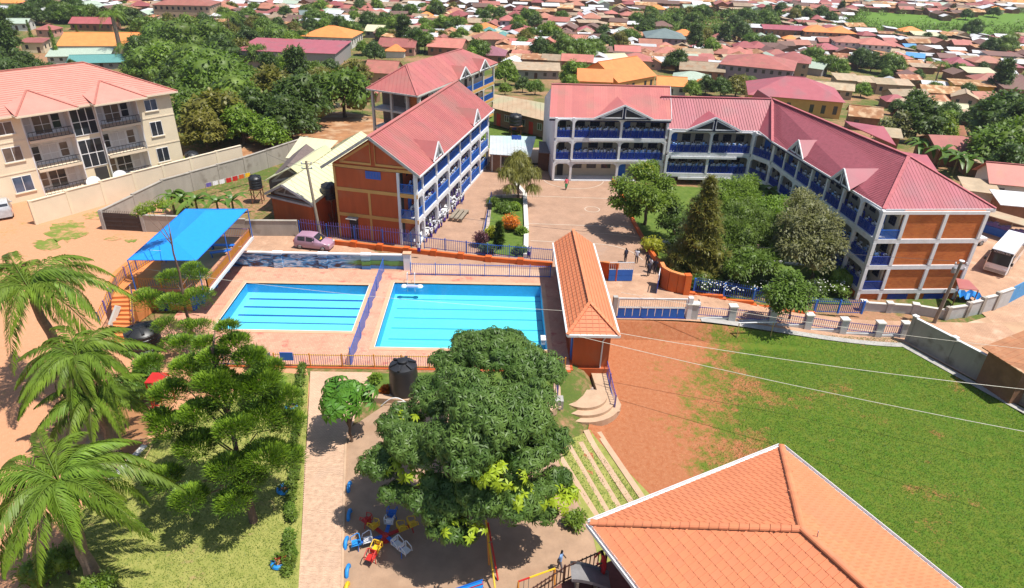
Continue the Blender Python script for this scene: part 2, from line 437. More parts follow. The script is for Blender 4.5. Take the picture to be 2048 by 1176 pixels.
M_['lawn'] = groundmat('lawn', dict(g1=(0.25, 0.27, 0.06), g2=(0.14, 0.175, 0.035), g3=(0.32, 0.31, 0.09), e1=(0.36, 0.22, 0.11), e2=(0.40, 0.29, 0.15), bare=0.36))
M_['field'] = groundmat('playing_field', dict(g1=(0.085, 0.175, 0.016), g2=(0.045, 0.105, 0.008), g3=(0.125, 0.155, 0.02), e1=(0.31, 0.095, 0.036), e2=(0.41, 0.18, 0.09), bare=0.485), line=(1.0, -0.30, -4.2, 3.2), scale=0.16)
M_['garden'] = groundmat('garden_lawn', dict(g1=(0.09, 0.15, 0.025), g2=(0.05, 0.10, 0.015), g3=(0.13, 0.18, 0.035), e1=(0.2, 0.11, 0.06), e2=(0.25, 0.15, 0.08), bare=0.33))
M_['ground'] = groundmat('town_ground', dict(g1=(0.07, 0.12, 0.02), g2=(0.04, 0.08, 0.015), g3=(0.11, 0.14, 0.03), e1=(0.30, 0.145, 0.08), e2=(0.38, 0.22, 0.13), bare=0.475), scale=0.07)
M_['meadow'] = groundmat('valley_meadow', dict(g1=(0.10, 0.20, 0.03), g2=(0.06, 0.14, 0.02), g3=(0.15, 0.24, 0.04), e1=(0.2, 0.16, 0.07), e2=(0.25, 0.18, 0.09), bare=0.30), scale=0.04)
M_['patch'] = groundmat('worn_grass', dict(g1=(0.17, 0.22, 0.04), g2=(0.11, 0.16, 0.025), e1=(0.50, 0.235, 0.125), e2=(0.53, 0.28, 0.16), bare=0.47))
M_['yardl'] = groundmat('salmon_yard', dict(g1=(0.22, 0.22, 0.05), g2=(0.16, 0.17, 0.03), e1=(0.50, 0.235, 0.125), e2=(0.53, 0.28, 0.16), bare=0.60), scale=0.12, bump=0.02)
# ================================================================ terrain
POOLS = [(-23.55, 47.4, -12.07, 55.6, 'smaller'), (-9.75, 45.1, 4.2, 56.2, 'larger')]
def hterr(x, y):
 z = hbase(x, y) - (0.06 if y < 112 else 0)
 for a, b, c, d, _ in POOLS:
  if a - 1.2 <= x <= c + 1.2 and b - 1.2 <= y <= d + 1.2: z = min(z, -2.6)
 return z
def terrain():
 xs = [-1100, -900, -700, -560, -440] + list(range(-360, -80, 10)) + list(range(-80, 80, 1)) + list(range(80, 370, 10)) + [440, 560, 700, 900, 1100]
 ys = [-80, -50, -30, -15] + list(range(0, 112, 1)) + list(range(112, 560, 8)) + [600, 660, 720, 800, 900]
 mb = MB(); nx = len(xs)
 mb.v = [(x, y, hterr(x, y)) for y in ys for x in xs]
 for j in range(len(ys) - 1):
  for i in range(nx - 1): mb.f.append((j * nx + i, j * nx + i + 1, (j + 1) * nx + i + 1, (j + 1) * nx + i)); mb.m.append(0)
 return struct('terrain', mb, M_['ground'], smooth=True)
terrain()
def gp(*px): return [G(x, y).to_2d() for x, y in px]
sheet('dirt_yard', [(-75, 44.6), (-27.3, 44.6), (-27.3, 44.2), (-24.6, 44.2), (-24.6, 42.0), (-14.4, 41.9), (-13.7, 40), (-10.2, 23), (-8, 15), (-75, 15)], M_['yardl'], 0.02)
sheet('dirt_yard', [(-75, 44), (-30.8, 44), (-30.8, 68), (-48, 80), (-75, 82)], M_['yardl'], 0.024)
sheet('lawn', gp((618, 752), (560, 745), (430, 800), (352, 850), (262, 915), (180, 1000), (120, 1090), (60, 1300), (592, 1300)), M_['lawn'], 0.05)
sheet('red_earth_patch', gp((352, 800), (262, 915), (150, 960), (190, 820), (280, 770)), M_['dirt'], 0.035)
for cx_, cy_, rx_, ry_ in ((135, 462, 48, 24), (190, 432, 26, 9), (225, 478, 18, 5), (262, 482, 14, 4), (95, 490, 30, 12)):
 sheet('grass_patch', gp(*[(cx_ + rx_ * math.cos(a / 24 * math.tau) * rnd.uniform(.62, 1.12), cy_ + ry_ * math.sin(a / 24 * math.tau) * rnd.uniform(.62, 1.12)) for a in range(24)]), M_['patch'], 0.05, g=2)
sheet('playing_field', [(7.6, 50.2), (37.8, 49.9), (41.5, 40), (46, 30), (52, 10), (12, 8), (9.4, 22), (7.0, 28), (5.8, 33.5), (7.0, 38), (7.6, 43)], M_['field'], 0.03)
sheet('play_area', gp((686, 1300), (690, 960), (695, 860), (800, 790), (1000, 790), (1105, 880), (1180, 1050), (1210, 1176), (1240, 1300)), M_['sand'], 0.03)
sheet('terrace_grass', gp((1100, 880), (1180, 860), (1320, 1010), (1260, 1200), (1210, 1176), (1180, 1050), (1140, 980)), M_['lawn'], 0.04)
sheet('tank_lawn', gp((728, 792), (745, 748), (905, 745), (1110, 745), (1110, 790), (960, 800), (838, 798)), M_['garden'], 0.05)
sheet('paved_path', gp((590, 1300), (684, 1300), (686, 1100), (689, 960), (692, 880), (728, 800), (832, 812), (850, 792), (738, 786), (744, 746), (621, 744), (610, 960)), M_['pathp'], 0.06)
pm = MB(); a0, a1, b0, b1 = (Vector(v) for v in gp((598, 1240), (683, 1240), (610, 900), (690, 900)))
for j in range(150):
 f = j / 150; L_, R__ = a0.lerp(b0, f), a1.lerp(b1, f); n_ = max(4, int((R__ - L_).length / .235)); dv = (b0 - a0).normalized()
 for k in range(n_ + 1):
  u = (k + (.5 if j % 2 else 0)) / (n_ + .5)
  if u < .97: p = L_.lerp(R__, u); q = L_.lerp(R__, min(1, u + .93 / (n_ + .5))); z = hbase(p.x, p.y) + .066 + rnd.uniform(0, .012); w = dv * ((b0 - a0).length / 150 * .9); pm.slab([(p.x, p.y, z), (q.x, q.y, z + rnd.uniform(-.004, .004)), (q.x + w.x, q.y + w.y, z), (p.x + w.x, p.y + w.y, z)], .03)
struct('path_pavers', pm, mat('paver_brick', (0.60, 0.40, 0.275), 0.9, .14, 3.5, .003, 30, mix2=((.46, .32, .23), .5, .55, .2)), kind='stuff')
sheet('paved_yard', [(-9, 60.2), (-9, 64), (-1.2, 94), (7.0, 94), (7.0, 86.8), (16.0, 87.2), (15.9, 66), (16.2, 59.2), (6, 58.8)], M_['paver'], 0.03)
sheet('drive', [(-24.3, 59.3), (-30, 61.5), (-30, 66.6), (-17.5, 66.4), (-9, 60.3), (6, 58.9), (16.3, 59.3), (18.5, 55.4), (24, 55.0), (36.3, 54.6), (49, 54.5), (49, 50.4), (9.6, 50.2), (9.6, 58.6), (-24.3, 59.0)], M_['paver2'], 0.026)
sheet('bus_yard', [(48.2, 54.6), (48.6, 84), (75, 84), (80, 70), (58, 55.5)], M_['paver2'], 0.024)
sheet('dirt_road', [(49, 56), (37.3, 51), (41.5, 42.8), (46, 33), (62, 20), (90, 40), (82, 66), (58, 55.2)], mat('road_dirt', (0.50, 0.31, 0.19), 0.95, 0.12, 0.5, 0.02, 6, mix2=((0.58, 0.42, 0.30), 0.2, 0.5, 0.15)), 0.022)
sheet('garden_lawn', [(16.0, 86.0), (16.0, 66), (16.6, 59.6), (19.0, 56.2), (35.8, 57.6), (35.6, 83), (33, 85.4)], M_['garden'], 0.05)
sheet('back_lawn', [(-9, 100), (24, 104), (24, 130), (8, 150), (-2, 140)], M_['garden'], 0.05, g=2.0)
sheet('back_court', [(-1.6, 94), (7, 93), (7, 112), (-2, 112)], mat('pale_earth', (0.50, 0.36, 0.25), 0.95, 0.1, 0.6), 0.03)
sheet('red_earth_patch', [(-37, 92), (-20, 94), (-19, 118), (-30, 128), (-45, 118)], M_['dirt'], 0.05)
MEADOW = [tuple(G(x, y).to_2d()) for x, y in ((1672, 50), (1720, 24), (1800, 27), (1870, 33), (1885, 42), (1960, 30), (2075, 24), (2200, 30), (2200, 80), (2040, 82), (1960, 76), (1900, 72), (1830, 70), (1745, 66), (1690, 60))]
def meadow():
 a = MEADOW
 return sheet('valley_meadow', a, M_['meadow'], 0.12, g=6.0)
meadow()
sheet('terrace_grass', [(-75, 82), (-48, 80), (-44, 92), (-60, 110), (-90, 100)], M_['lawn'], 0.04)
# painted court markings
def stripe(mb, pts, w=0.09, eps=0.05, closed=False):
 n = len(pts); L = n if closed else n - 1
 for i in range(L):
  a = Vector(pts[i]); b = Vector(pts[(i + 1) % n]); d = (b - a).normalized(); s = Vector((-d.y, d.x)) * w / 2
  q = [a + s, a - s, b - s, b + s]
  mb.poly([(p.x, p.y, hbase(p.x, p.y) + eps) for p in reversed(q)])
def arc(cx, cy, r, a0, a1, n=24): return [(cx + r * math.cos(R_(a0 + (a1 - a0) * i / n)), cy + r * math.sin(R_(a0 + (a1 - a0) * i / n))) for i in range(n + 1)]
mb = MB()
c0 = (10.0, 75.3)
stripe(mb, arc(11.5, 76.2, 0.9, 0, 360), 0.1)
for y in (71.3, 80.4): stripe(mb, [(3.6, y), (15.6, y - 0.4)], 0.1)
stripe(mb, arc(10.2, 87.6, 4.2, 195, 345), 0.1)
stripe(mb, arc(10.6, 61.4, 4.6, 10, 165), 0.1)
stripe(mb, [(3.6, 66.5), (7, 66.3)], 0.1)
struct('court_lines', mb, mat('worn_line_paint', (0.62, 0.52, 0.42), 0.8, 0.1, 2))
# ================================================================ the two pools
tile_floor = brickmat('pool_floor_tiles', (0.17, 0.72, 0.80), (0.155, 0.69, 0.78), (0.15, 0.66, 0.76), 0.25, 0.25, 0.012, 0.4, 0.001, big=0.04, offset=0.0)
tile_floor2 = brickmat('pool_floor_tiles_pale', (0.20, 0.66, 0.78), (0.185, 0.63, 0.76), (0.17, 0.60, 0.74), 0.25, 0.25, 0.012, 0.4, 0.001, big=0.04, offset=0.0)
tile_wall = mat('pool_wall_tiles', (0.06, 0.44, 0.82), 0.4, 0.06, 2)
tile_line = mat('lane_line_tiles', (0.07, 0.40, 0.64), 0.4, 0.04, 2)
tile_line2 = mat('lane_line_tiles_dark', (0.008, 0.10, 0.40), 0.4, 0.04, 2)
wm = bpy.data.materials.new('pool_water'); wm.use_nodes = True
nt = wm.node_tree; N = nt.nodes; L = nt.links; N.remove(N['Principled BSDF'])
tr = N.new('ShaderNodeBsdfTransparent'); tr.inputs[0].default_value = (0.80, 0.965, 0.985, 1)
gl = N.new('ShaderNodeBsdfGlossy'); gl.inputs['Roughness'].default_value = 0.03
fr = N.new('ShaderNodeFresnel'); fr.inputs[0].default_value = 1.33
nz = N.new('ShaderNodeTexNoise'); nz.inputs['Scale'].default_value = 2.2; nz.inputs['Detail'].default_value = 4
tc = N.new('ShaderNodeTexCoord'); L.new(tc.outputs['Object'], nz.inputs['Vector'])
bp = N.new('ShaderNodeBump'); bp.inputs['Distance'].default_value = 0.02; bp.inputs['Strength'].default_value = 0.5
L.new(nz.outputs[0], bp.inputs['Height']); L.new(bp.outputs[0], gl.inputs['Normal']); L.new(bp.outputs[0], fr.inputs['Normal'])
ms = N.new('ShaderNodeMixShader'); L.new(fr.outputs[0], ms.inputs[0]); L.new(tr.outputs[0], ms.inputs[1]); L.new(gl.outputs[0], ms.inputs[2])
L.new(ms.outputs[0], N['Material Output'].inputs['Surface'])
for (a, b, c, d, nm) in POOLS:
 big = nm == 'larger'
 D = -1.25 if big else -1.0
 t = thing('swimming_pool', 'larger turquoise swimming pool with pale blurred lane lines, beside the orange roofed changing house' if big else 'smaller turquoise swimming pool with dark blue lane lines, beside the blue shade canopy', 'swimming pool', ((a + c) / 2, (b + d) / 2, 0), 0)
 m = MB(); m.poly([(a, b, D), (c, b, D), (c, d, D), (a, d, D)]); part('pool_floor', m, tile_floor if big else tile_floor2, t, True)
 m = MB()
 m.bb(a - 0.2, b - 0.2, D - 0.1, a, d + 0.2, -0.005); m.bb(c, b - 0.2, D - 0.1, c + 0.2, d + 0.2, -0.005)
 m.bb(a, b - 0.2, D - 0.1, c, b, -0.005); m.bb(a, d, D - 0.1, c, d + 0.2, -0.005)
 part('pool_wall', m, tile_wall, t, True)
 for (x0, y0, x1, y1) in ((a - 0.42, d, c + 0.42, d + 0.42), (a - 0.42, b - 0.42, c + 0.42, b), (a - 0.42, b, a, d), (c, b, c + 0.42, d)):
  m = MB(); m.bb(x0, y0, -0.1, x1, y1, 0.03); part('coping', m, M_['coping'] if y1 - y0 < 1 and y0 > b else M_['coping'], t, True)
 m = MB(); m.bb(a - 0.05, b - 0.05, -0.06, a, d + 0.05, 0.045); m.bb(c, b - 0.05, -0.06, c + 0.05, d + 0.05, 0.045); m.bb(a, b - 0.05, -0.06, c, b, 0.045)
 part('edge_trim', m, M_['white'], t, True)
 ys = [at(900, y, D).y for y in ((600, 619, 637.5, 658, 680) if big else (591, 605, 621, 637.5, 652))]
 for i, y in enumerate(ys):
  w = 0.22 if big else (0.26 if i in (1, 2, 3) else 0.14)
  m = MB(); m.bb(a + 0.5, y - w / 2, D - 0.02, c - 0.02, y + w / 2, D + 0.006)
  part('lane_line', m, tile_line if big else tile_line2, t, True)
 m = MB(); n = 12
 m.poly([(a, b, -0.11), (c, b, -0.11), (c, d, -0.11), (a, d, -0.11)])
 o = struct('pool_water', m, wm)
m = MB()
X0, X1, Y0, Y1 = -27.6, 5.85, 42.35, 59.0
(a, b, c, d, _), (e, f, g, h, _) = POOLS
k = 0.42
for r in ((X0, Y0, a - k, Y1), (a - k, Y0, c + k, b - k), (a - k, d + k, c + k, Y1), (c + k, Y0, e - k, Y1), (e - k, Y0, g + k, f - k), (e - k, h + k, g + k, Y1), (g + k, Y0, X1, Y1)):
 m.poly([(r[0], r[1], 0), (r[2], r[1], 0), (r[2], r[3], 0), (r[0], r[3], 0)])
struct('pool_deck', m, M_['deck'])
m = MB(); m.bb(X0, Y0 - 0.25, -2.0, X1, Y0 - 0.004, -0.004); m.bb(X1, Y0, -2.4, X1 + 0.2, 58.5, -0.006)
struct('deck_retaining_wall', m, M_['terra'])
# pool ladder with two white rails
t = thing('pool_ladder', 'white pool ladder with two hooped rails at the far left corner of the larger pool', 'pool ladder', (-8.2, 56.3, 0))
for dx in (-0.35, 0.35):
 m = MB(); m.tube([(dx, 0.5, 0), (dx, 0.5, 0.75), (dx, 0.35, 0.92), (dx, 0.05, 0.92), (dx, -0.1, 0.75), (dx, -0.1, -0.9)], 0.03, 6); part('rail', m, M_['white'], t, smooth=True)
m = MB()
for z in (-0.15, -0.45): m.bb(-0.33, -0.16, z, 0.33, -0.05, z + 0.05)
part('rung', m, M_['white'], t)
t = thing('pool_float', 'white floating pool cleaner with two rounded ends in the larger pool beside the ladder', 'pool float', (-8.0, 55.5, -0.1))
for dx in (-0.75, 0.75):
 m = MB(); m.lathe([(0.05, -0.05), (0.24, 0.0), (0.30, 0.12), (0.22, 0.24), (0.05, 0.28)], (dx, 0, 0), 12); part('float', m, M_['white'], t, smooth=True)
m = MB(); m.bb(-0.7, -0.16, 0.04, 0.7, 0.16, 0.2); part('body', m, mat('pale_lilac', (0.5, 0.5, 0.75), 0.5), t)
m = MB(); m.box((-1, 0, 0), (1, 1, 1)) if False else None
m = MB(); m.bb(3.75, 46.0, -0.1, 4.1, 46.7, 0.35); m.bb(3.72, 45.97, 0.33, 4.13, 46.73, 0.38)
single('life_buoy_box', m, M_['white'], 'small white box on the near right edge of the larger pool', 'box')
# ================================================================ railings and fences
def fence(name, P, h, label, cat='fence', barm='blue_d', railm='blue_d', postm=None, sp=0.16, bw=0.03, zb=None, post_every=2.4, spike=0.0, bar2=None, group=None, parent=None, top_off=0.0, postw=0.08):
 """vertical-bar fence along the polyline P (x,y[,z]); rails, each post and each run of bars are parts"""
 P = [Vector((p[0], p[1], (p[2] if len(p) > 2 else (zb if zb is not None else hbase(p[0], p[1]))))) for p in P]
 base = P[0]
 t = parent or thing(name, label, cat, base, 0, group)
 postm = postm or barm
 for i in range(len(P) - 1):
  a, b = P[i], P[i + 1]; Ln = (b - a).to_2d().length
  n = max(1, round(Ln / post_every)); d = (b - a)
  for k in range(n + (1 if i == len(P) - 2 else 0)):
   q = a + d * (k / n); m = MB(); m.box((q.x, q.y, q.z + h * 0.52), (postw, postw, h * 1.06), math.atan2(d.y, d.x)); part('post', m, M_[postm], t, True)
  m = MB()
  for z in (0.12, h * 0.92): m.beam(a + Vector((0, 0, z)), b + Vector((0, 0, z)), 0.04, 0.05)
  part('rail', m, M_[railm], t, True)
  nb = max(2, round(Ln / sp)); m = MB(); m2 = MB()
  for k in range(1, nb):
   q = a + d * (k / nb); mm = m2 if (bar2 and k % 2) else m
   mm.bb(q.x - bw / 2, q.y - bw / 2, q.z + 0.05, q.x + bw / 2, q.y + bw / 2, q.z + h + (spike if k % 1 == 0 else 0))
  part('bars', m, M_[barm], t, True, kind='stuff')
  if bar2 and m2.v: part('bars', m2, M_[bar2], t, True, kind='stuff')
 return t
fence('pool_fence', [(-22.5, 42.3, 0), (-17.2, 42.3, 0)], 1.15, 'violet and orange barred railing at the near edge of the pool deck, behind the conifer', barm='purple', railm='purple', bar2='bar_o', sp=0.17)
fence('pool_fence', [(-16.9, 42.3, 0), (-14.2, 42.3, 0), (-9.3, 42.3, 0), (-3, 42.3, 0), (5.4, 42.3, 0)], 1.15, 'violet barred railing with a yellow rail along the near edge of the pools', barm='purple', railm='bar_y', sp=0.17, postm='bar_o')
m = MB(); m.box((-15.9, 42.2, 0.95), (1.0, 0.04, 0.72)); 
single('pool_sign', m, M_['blue'], 'plain blue rectangular board hung on the pool railing', 'sign')
# blue net between the pools
nm = bpy.data.materials.new('blue_net'); nm.use_nodes = True; nt = nm.node_tree; N = nt.nodes; L = nt.links
N['Principled BSDF'].inputs['Base Color'].default_value = (0.03, 0.14, 0.55, 1); N['Principled BSDF'].inputs['Alpha'].default_value = 0.62; N['Principled BSDF'].inputs['Roughness'].default_value = 0.7
t = thing('net_fence', 'long blue net screen standing between the two swimming pools', 'net', (-11.2, 50.5, 0))
m = MB(); ny = 34
for i in range(ny + 1):
 y = 42.5 + (58.6 - 42.5) * i / ny
 for z in (0.02, 0.5, 1.0, 1.35): m.v.append((-11.15 + 0.05 * math.sin(i * 1.7) * (1.4 - z), y, z))
for i in range(ny):
 for k in range(3): m.f.append((i * 4 + k, (i + 1) * 4 + k, (i + 1) * 4 + k + 1, i * 4 + k + 1)); m.m.append(0)
part('net', m, nm, t, True)
for y in (42.5, 46.5, 50.5, 54.5, 58.6):
 m = MB(); m.tube([(-11.15, y, 0), (-11.15, y, 1.5 if y > 43 else 1.7)], 0.035, 6); part('post', m, M_['blue'], t, True)
m = MB(); m.tube([(-11.15, 42.5, 1.36), (-11.15, 58.6, 1.36)], 0.02, 5); part('top_cord', m, M_['blue'], t, True)
# mural wall at the back of the smaller pool
mu = bpy.data.materials.new('mural_painting'); mu.use_nodes = True; nt = mu.node_tree; N = nt.nodes; L = nt.links
b = N['Principled BSDF']; b.inputs['Roughness'].default_value = 0.6
tc = N.new('ShaderNodeTexCoord'); sp = N.new('ShaderNodeSeparateXYZ'); L.new(tc.outputs['Object'], sp.inputs[0])
mp = N.new('ShaderNodeMapping'); mp.inputs['Scale'].default_value = (0.45, 1, 1.9); L.new(tc.outputs['Object'], mp.inputs[0])
n1 = N.new('ShaderNodeTexNoise'); n1.inputs['Scale'].default_value = 1.25; n1.inputs['Detail'].default_value = 3; n1.inputs['Distortion'].default_value = 1.4; L.new(mp.outputs[0], n1.inputs[0])
r1 = N.new('ShaderNodeValToRGB'); el = r1.color_ramp.elements
el[0].position = 0.30; el[0].color = (0.02, 0.015, 0.02, 1); el[1].position = 0.70; el[1].color = (0.42, 0.56, 0.75, 1)
for p, cc in ((0.40, (0.06, 0.04, 0.05)), (0.45, (0.03, 0.16, 0.40)), (0.52, (0.10, 0.33, 0.62)), (0.58, (0.55, 0.66, 0.80)), (0.63, (0.05, 0.13, 0.28))):
 x = el.new(p); x.color = (*cc, 1)
L.new(n1.outputs[0], r1.inputs[0])
r2 = N.new('ShaderNodeValToRGB'); el = r2.color_ramp.elements    # meadow side: water, green bank, hills, sky
mr = N.new('ShaderNodeMapRange'); mr.inputs[1].default_value = 0.0; mr.inputs[2].default_value = 1.5
ad = N.new('ShaderNodeMath'); ad.operation = 'MULTIPLY_ADD'; ad.inputs[1].default_value = 0.5; L.new(n1.outputs[0], ad.inputs[0])
sb = N.new('ShaderNodeMath'); sb.operation = 'ADD'; sb.inputs[1].default_value = -0.25; L.new(sp.outputs[2], sb.inputs[0]); L.new(sb.outputs[0], ad.inputs[2]); L.new(ad.outputs[0], mr.inputs[0])
el[0].position = 0.0; el[0].color = (0.03, 0.16, 0.45, 1); el[1].position = 1.0; el[1].color = (0.30, 0.5, 0.66, 1)
for p, cc in ((0.22, (0.06, 0.22, 0.5)), (0.27, (0.07, 0.05, 0.03)), (0.33, (0.10, 0.24, 0.06)), (0.55, (0.12, 0.30, 0.07)), (0.6, (0.03, 0.10, 0.06)), (0.66, (0.22, 0.42, 0.52))):
 x = el.new(p); x.color = (*cc, 1)
L.new(mr.outputs[0], r2.inputs[0])
m2 = N.new('ShaderNodeMapRange'); m2.inputs[1].default_value = 1.5; m2.inputs[2].default_value = 3.0; L.new(sp.outputs[0], m2.inputs[0])
mx = N.new('ShaderNodeMix'); mx.data_type = 'RGBA'; L.new(m2.outputs[0], mx.inputs[0]); L.new(r1.outputs[0], mx.inputs[6]); L.new(r2.outputs[0], mx.inputs[7]); L.new(mx.outputs[2], b.inputs['Base Color'])
t = thing('mural_wall', 'low wall painted with a waterfall and green hills behind the smaller pool', 'wall', (-16.7, 59.15, 0))
m = MB(); m.bb(-26.8, 59.02, -0.1, -9.2, 59.2, 1.5); part('painted_panel', m, mu, t, True)
for x in (-21.5, -17.1, -12.9):
 m = MB(); m.bb(x - 0.42, 58.84, -0.1, x + 0.42, 59.018, 1.5); part('pier', m, mu, t, True)
 m = MB(); m.bb(x - 0.5, 58.80, 1.5, x + 0.5, 59.3, 1.68); part('pier_cap', m, M_['white'], t, True)
m = MB(); m.bb(-26.8, 58.95, 1.503, -9.2, 59.26, 1.62); part('coping', m, M_['white'], t, True)
m = MB(); m.bb(-9.2, 58.8, -0.1, -8.5, 59.3, 1.75); part('end_pier', m, M_['white'], t, True)
m = MB(); m.bb(-9.26, 58.74, 1.75, -8.44, 59.36, 1.86); part('end_cap', m, M_['coping'], t, True)
# far fence of the larger pool
fence('pool_fence', [(-8.4, 57.9, 0), (-3.6, 57.9, 0), (1.2, 57.9, 0), (5.2, 57.9, 0)], 1.3, 'blue barred fence along the far side of the larger pool', barm='purple', railm='blue', postm='blue', sp=0.2, bw=0.035)
m = MB(); m.bb(-4.2, 57.5, 0, -3.4, 57.75, 0.1) 
# ================================================================ building tools
def roofmat(name, c, c2=None, rib=0.0, metal=0.0, rough=0.55):
 return mat(name, c, rough, 0.08, 0.5, col2=c2, spec=0.35, detail=7, rnd_obj=0.07, mix2=((c[0] * .78, c[1] * .95 + .01, c[2] * .9 + .01), 0.22, 0.5, 0.16))
M_['roof_red'] = roofmat('rose_roof_sheet', (0.42, 0.135, 0.122), (0.36, 0.11, 0.105))
M_['roof_red2'] = roofmat('coral_roof_sheet', (0.47, 0.155, 0.135), (0.41, 0.13, 0.12))
M_['roof_mag'] = roofmat('crimson_roof_sheet', (0.38, 0.105, 0.125), (0.33, 0.085, 0.105))
M_['roof_orange'] = mat('orange_roof_tile', (0.66, 0.225, 0.105), 0.65, 0.06, 0.8, spec=0.3, rnd_obj=0.045, mix2=((.56, .20, .10), .25, .52, .2))
M_['roof_pink'] = mat('salmon_roof_tile', (0.62, 0.255, 0.20), 0.65, 0.06, 0.7)
M_['roof_cream'] = roofmat('cream_roof_sheet', (0.60, 0.55, 0.36), (0.54, 0.50, 0.32))
M_['roof_tan'] = roofmat('tan_roof_sheet', (0.50, 0.38, 0.25), (0.42, 0.29, 0.18))
M_['roof_grey'] = roofmat('galvanised_roof_sheet', (0.50, 0.53, 0.54), (0.40, 0.43, 0.45))
M_['cream'] = mat('cream_wall', (0.76, 0.65, 0.47), 0.85, 0.05, 0.5)
M_['cream_l'] = mat('pale_cream_wall', (0.74, 0.62, 0.46), 0.85, 0.05, 0.5)
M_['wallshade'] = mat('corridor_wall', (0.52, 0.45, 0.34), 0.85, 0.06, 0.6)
M_['brickw'] = brickmat('brick_panel', (0.56, 0.165, 0.04), (0.46, 0.115, 0.03), (0.42, 0.17, 0.07), 0.34, 0.14, 0.012, bump=0.012, axes='XZ', big=0.12)
M_['floor_c'] = mat('corridor_floor', (0.32, 0.28, 0.25), 0.8, 0.1, 1)
M_['curtain'] = mat('pale_curtain', (0.62, 0.60, 0.60), 0.9, 0.12, 6, stretch=(4, 4, 0.2))
def V2(*a): return Vector(a)
class Face:
 """a vertical plane: origin P0 (x,y), unit u along it, n pointing inward (away from the viewer)"""
 def __init__(s, P0, P1, inward=None):
  s.o = Vector(P0[:2]); s.u = (Vector(P1[:2]) - s.o); s.L = s.u.length; s.u.normalize()
  s.n = Vector((-s.u.y, s.u.x))
  if inward is not None and s.n.dot(Vector(inward)) < 0: s.n = -s.n
 def p(s, a, d, z):
  q = s.o + s.u * a + s.n * d; return (q.x, q.y, z)
 def box(s, mb, a0, a1, d0, d1, z0, z1):
  P = [s.p(a0, d0, z0), s.p(a1, d0, z0), s.p(a1, d1, z0), s.p(a0, d1, z0), s.p(a0, d0, z1), s.p(a1, d0, z1), s.p(a1, d1, z1), s.p(a0, d1, z1)]
  F = [(3, 2, 1, 0), (4, 5, 6, 7), (0, 1, 5, 4), (1, 2, 6, 5), (2, 3, 7, 6), (3, 0, 4, 7)]
  if s.n.dot(Vector((-s.u.y, s.u.x))) < 0: F = [tuple(reversed(f)) for f in F]
  return mb.add(P, F)
 def ext(s, mb, pts, d0, d1):
  """polygon in (along, z), extruded from depth d0 to d1"""
  n = len(pts); V = [s.p(a, d0, z) for a, z in pts] + [s.p(a, d1, z) for a, z in pts]
  F = [tuple(range(n)), tuple(range(2 * n - 1, n - 1, -1))] + [((i + 1) % n, i, n + i, n + (i + 1) % n) for i in range(n)]
  return mb.add(V, F)
def seam_lines(mb, poly, d, spacing, w=0.05, h=0.035):
 """raised ribs of a sheet roof: lines parallel to d, clipped to the planar convex polygon"""
 P = [Vector(p) for p in poly]; nr = Vector((0, 0, 0))
 for i in range(len(P)): nr += (P[i] - P[0]).cross(P[(i + 1) % len(P)] - P[0])
 nr.normalize()
 if nr.z < 0: nr = -nr
 d = Vector(d); d = (d - nr * d.dot(nr)).normalized(); e = nr.cross(d)
 cs = [(p - P[0]).dot(e) for p in P]; x = math.ceil(min(cs) / spacing) * spacing
 while x < max(cs):
  hit = []
  for i in range(len(P)):
   a, b = cs[i], cs[(i + 1) % len(P)]
   if (a - x) * (b - x) < 0: hit.append(P[i].lerp(P[(i + 1) % len(P)], (x - a) / (b - a)))
  if len(hit) == 2 and (hit[1] - hit[0]).length > 0.1: mb.beam(hit[0] + nr * h * 0.5, hit[1] + nr * h * 0.5, w, h, nr)
  x += spacing
def roofface(t, pts, m, th=0.1, rib=None, ribm=None, name='roof', ribs_down=None, label=None, strips=0):
 if strips and rib:
  P = [Vector(p) for p in pts]; nr = Vector((0, 0, 0))
  for i in range(len(P)): nr += (P[i] - P[0]).cross(P[(i + 1) % len(P)] - P[0])
  nr.normalize(); d = Vector(ribs_down); d = (d - nr * d.dot(nr)).normalized(); e = nr.cross(d); q2 = [((p - P[0]).dot(e), (p - P[0]).dot(d)) for p in P]
  xs = [q[0] for q in q2]; x = min(xs)
  while x < max(xs) - .02:
   c = clip_cell(q2, x, -1e4, x + strips - .025, 1e4); x += strips
   if len(c) > 2: mb = MB(); mb.slab([P[0] + e * a + d * b for a, b in c], th); part('roof_sheet', mb, m, t, True)
  mb = MB(); mb.slab([p - Vector((0, 0, th + .02)) for p in P], .05); part('roof_deck', mb, ribm or m, t, True)
  r = MB(); seam_lines(r, pts, ribs_down, rib, .035, .025); part('roof_ribs', r, m, t, True, kind='stuff'); return
 mb = MB(); mb.slab(pts, th); o = part(name, mb, m, t, True, label=label)
 if rib:
  r = MB(); seam_lines(r, pts, ribs_down, rib)
  if r.v: ob = part('roof_ribs', r, ribm or m, t, True, kind='stuff')
 return o
def bars(t, fc, a0, a1, z0, z1, m, sp=0.13, w=0.045, d=0.0, name='railing', solid=0.0):
 mb = MB(); fc.box(mb, a0, a1, d - 0.03, d + 0.03, z1 - 0.07, z1); fc.box(mb, a0, a1, d - 0.025, d + 0.025, z0, z0 + 0.06)
 n = max(2, round((a1 - a0) / sp))
 for k in range(n + 1):
  a = a0 + (a1 - a0) * k / n; fc.box(mb, a - w / 2, a + w / 2, d - 0.02, d + 0.02, z0 + 0.06, z1 - 0.07)
 return part(name, mb, m, t, True)
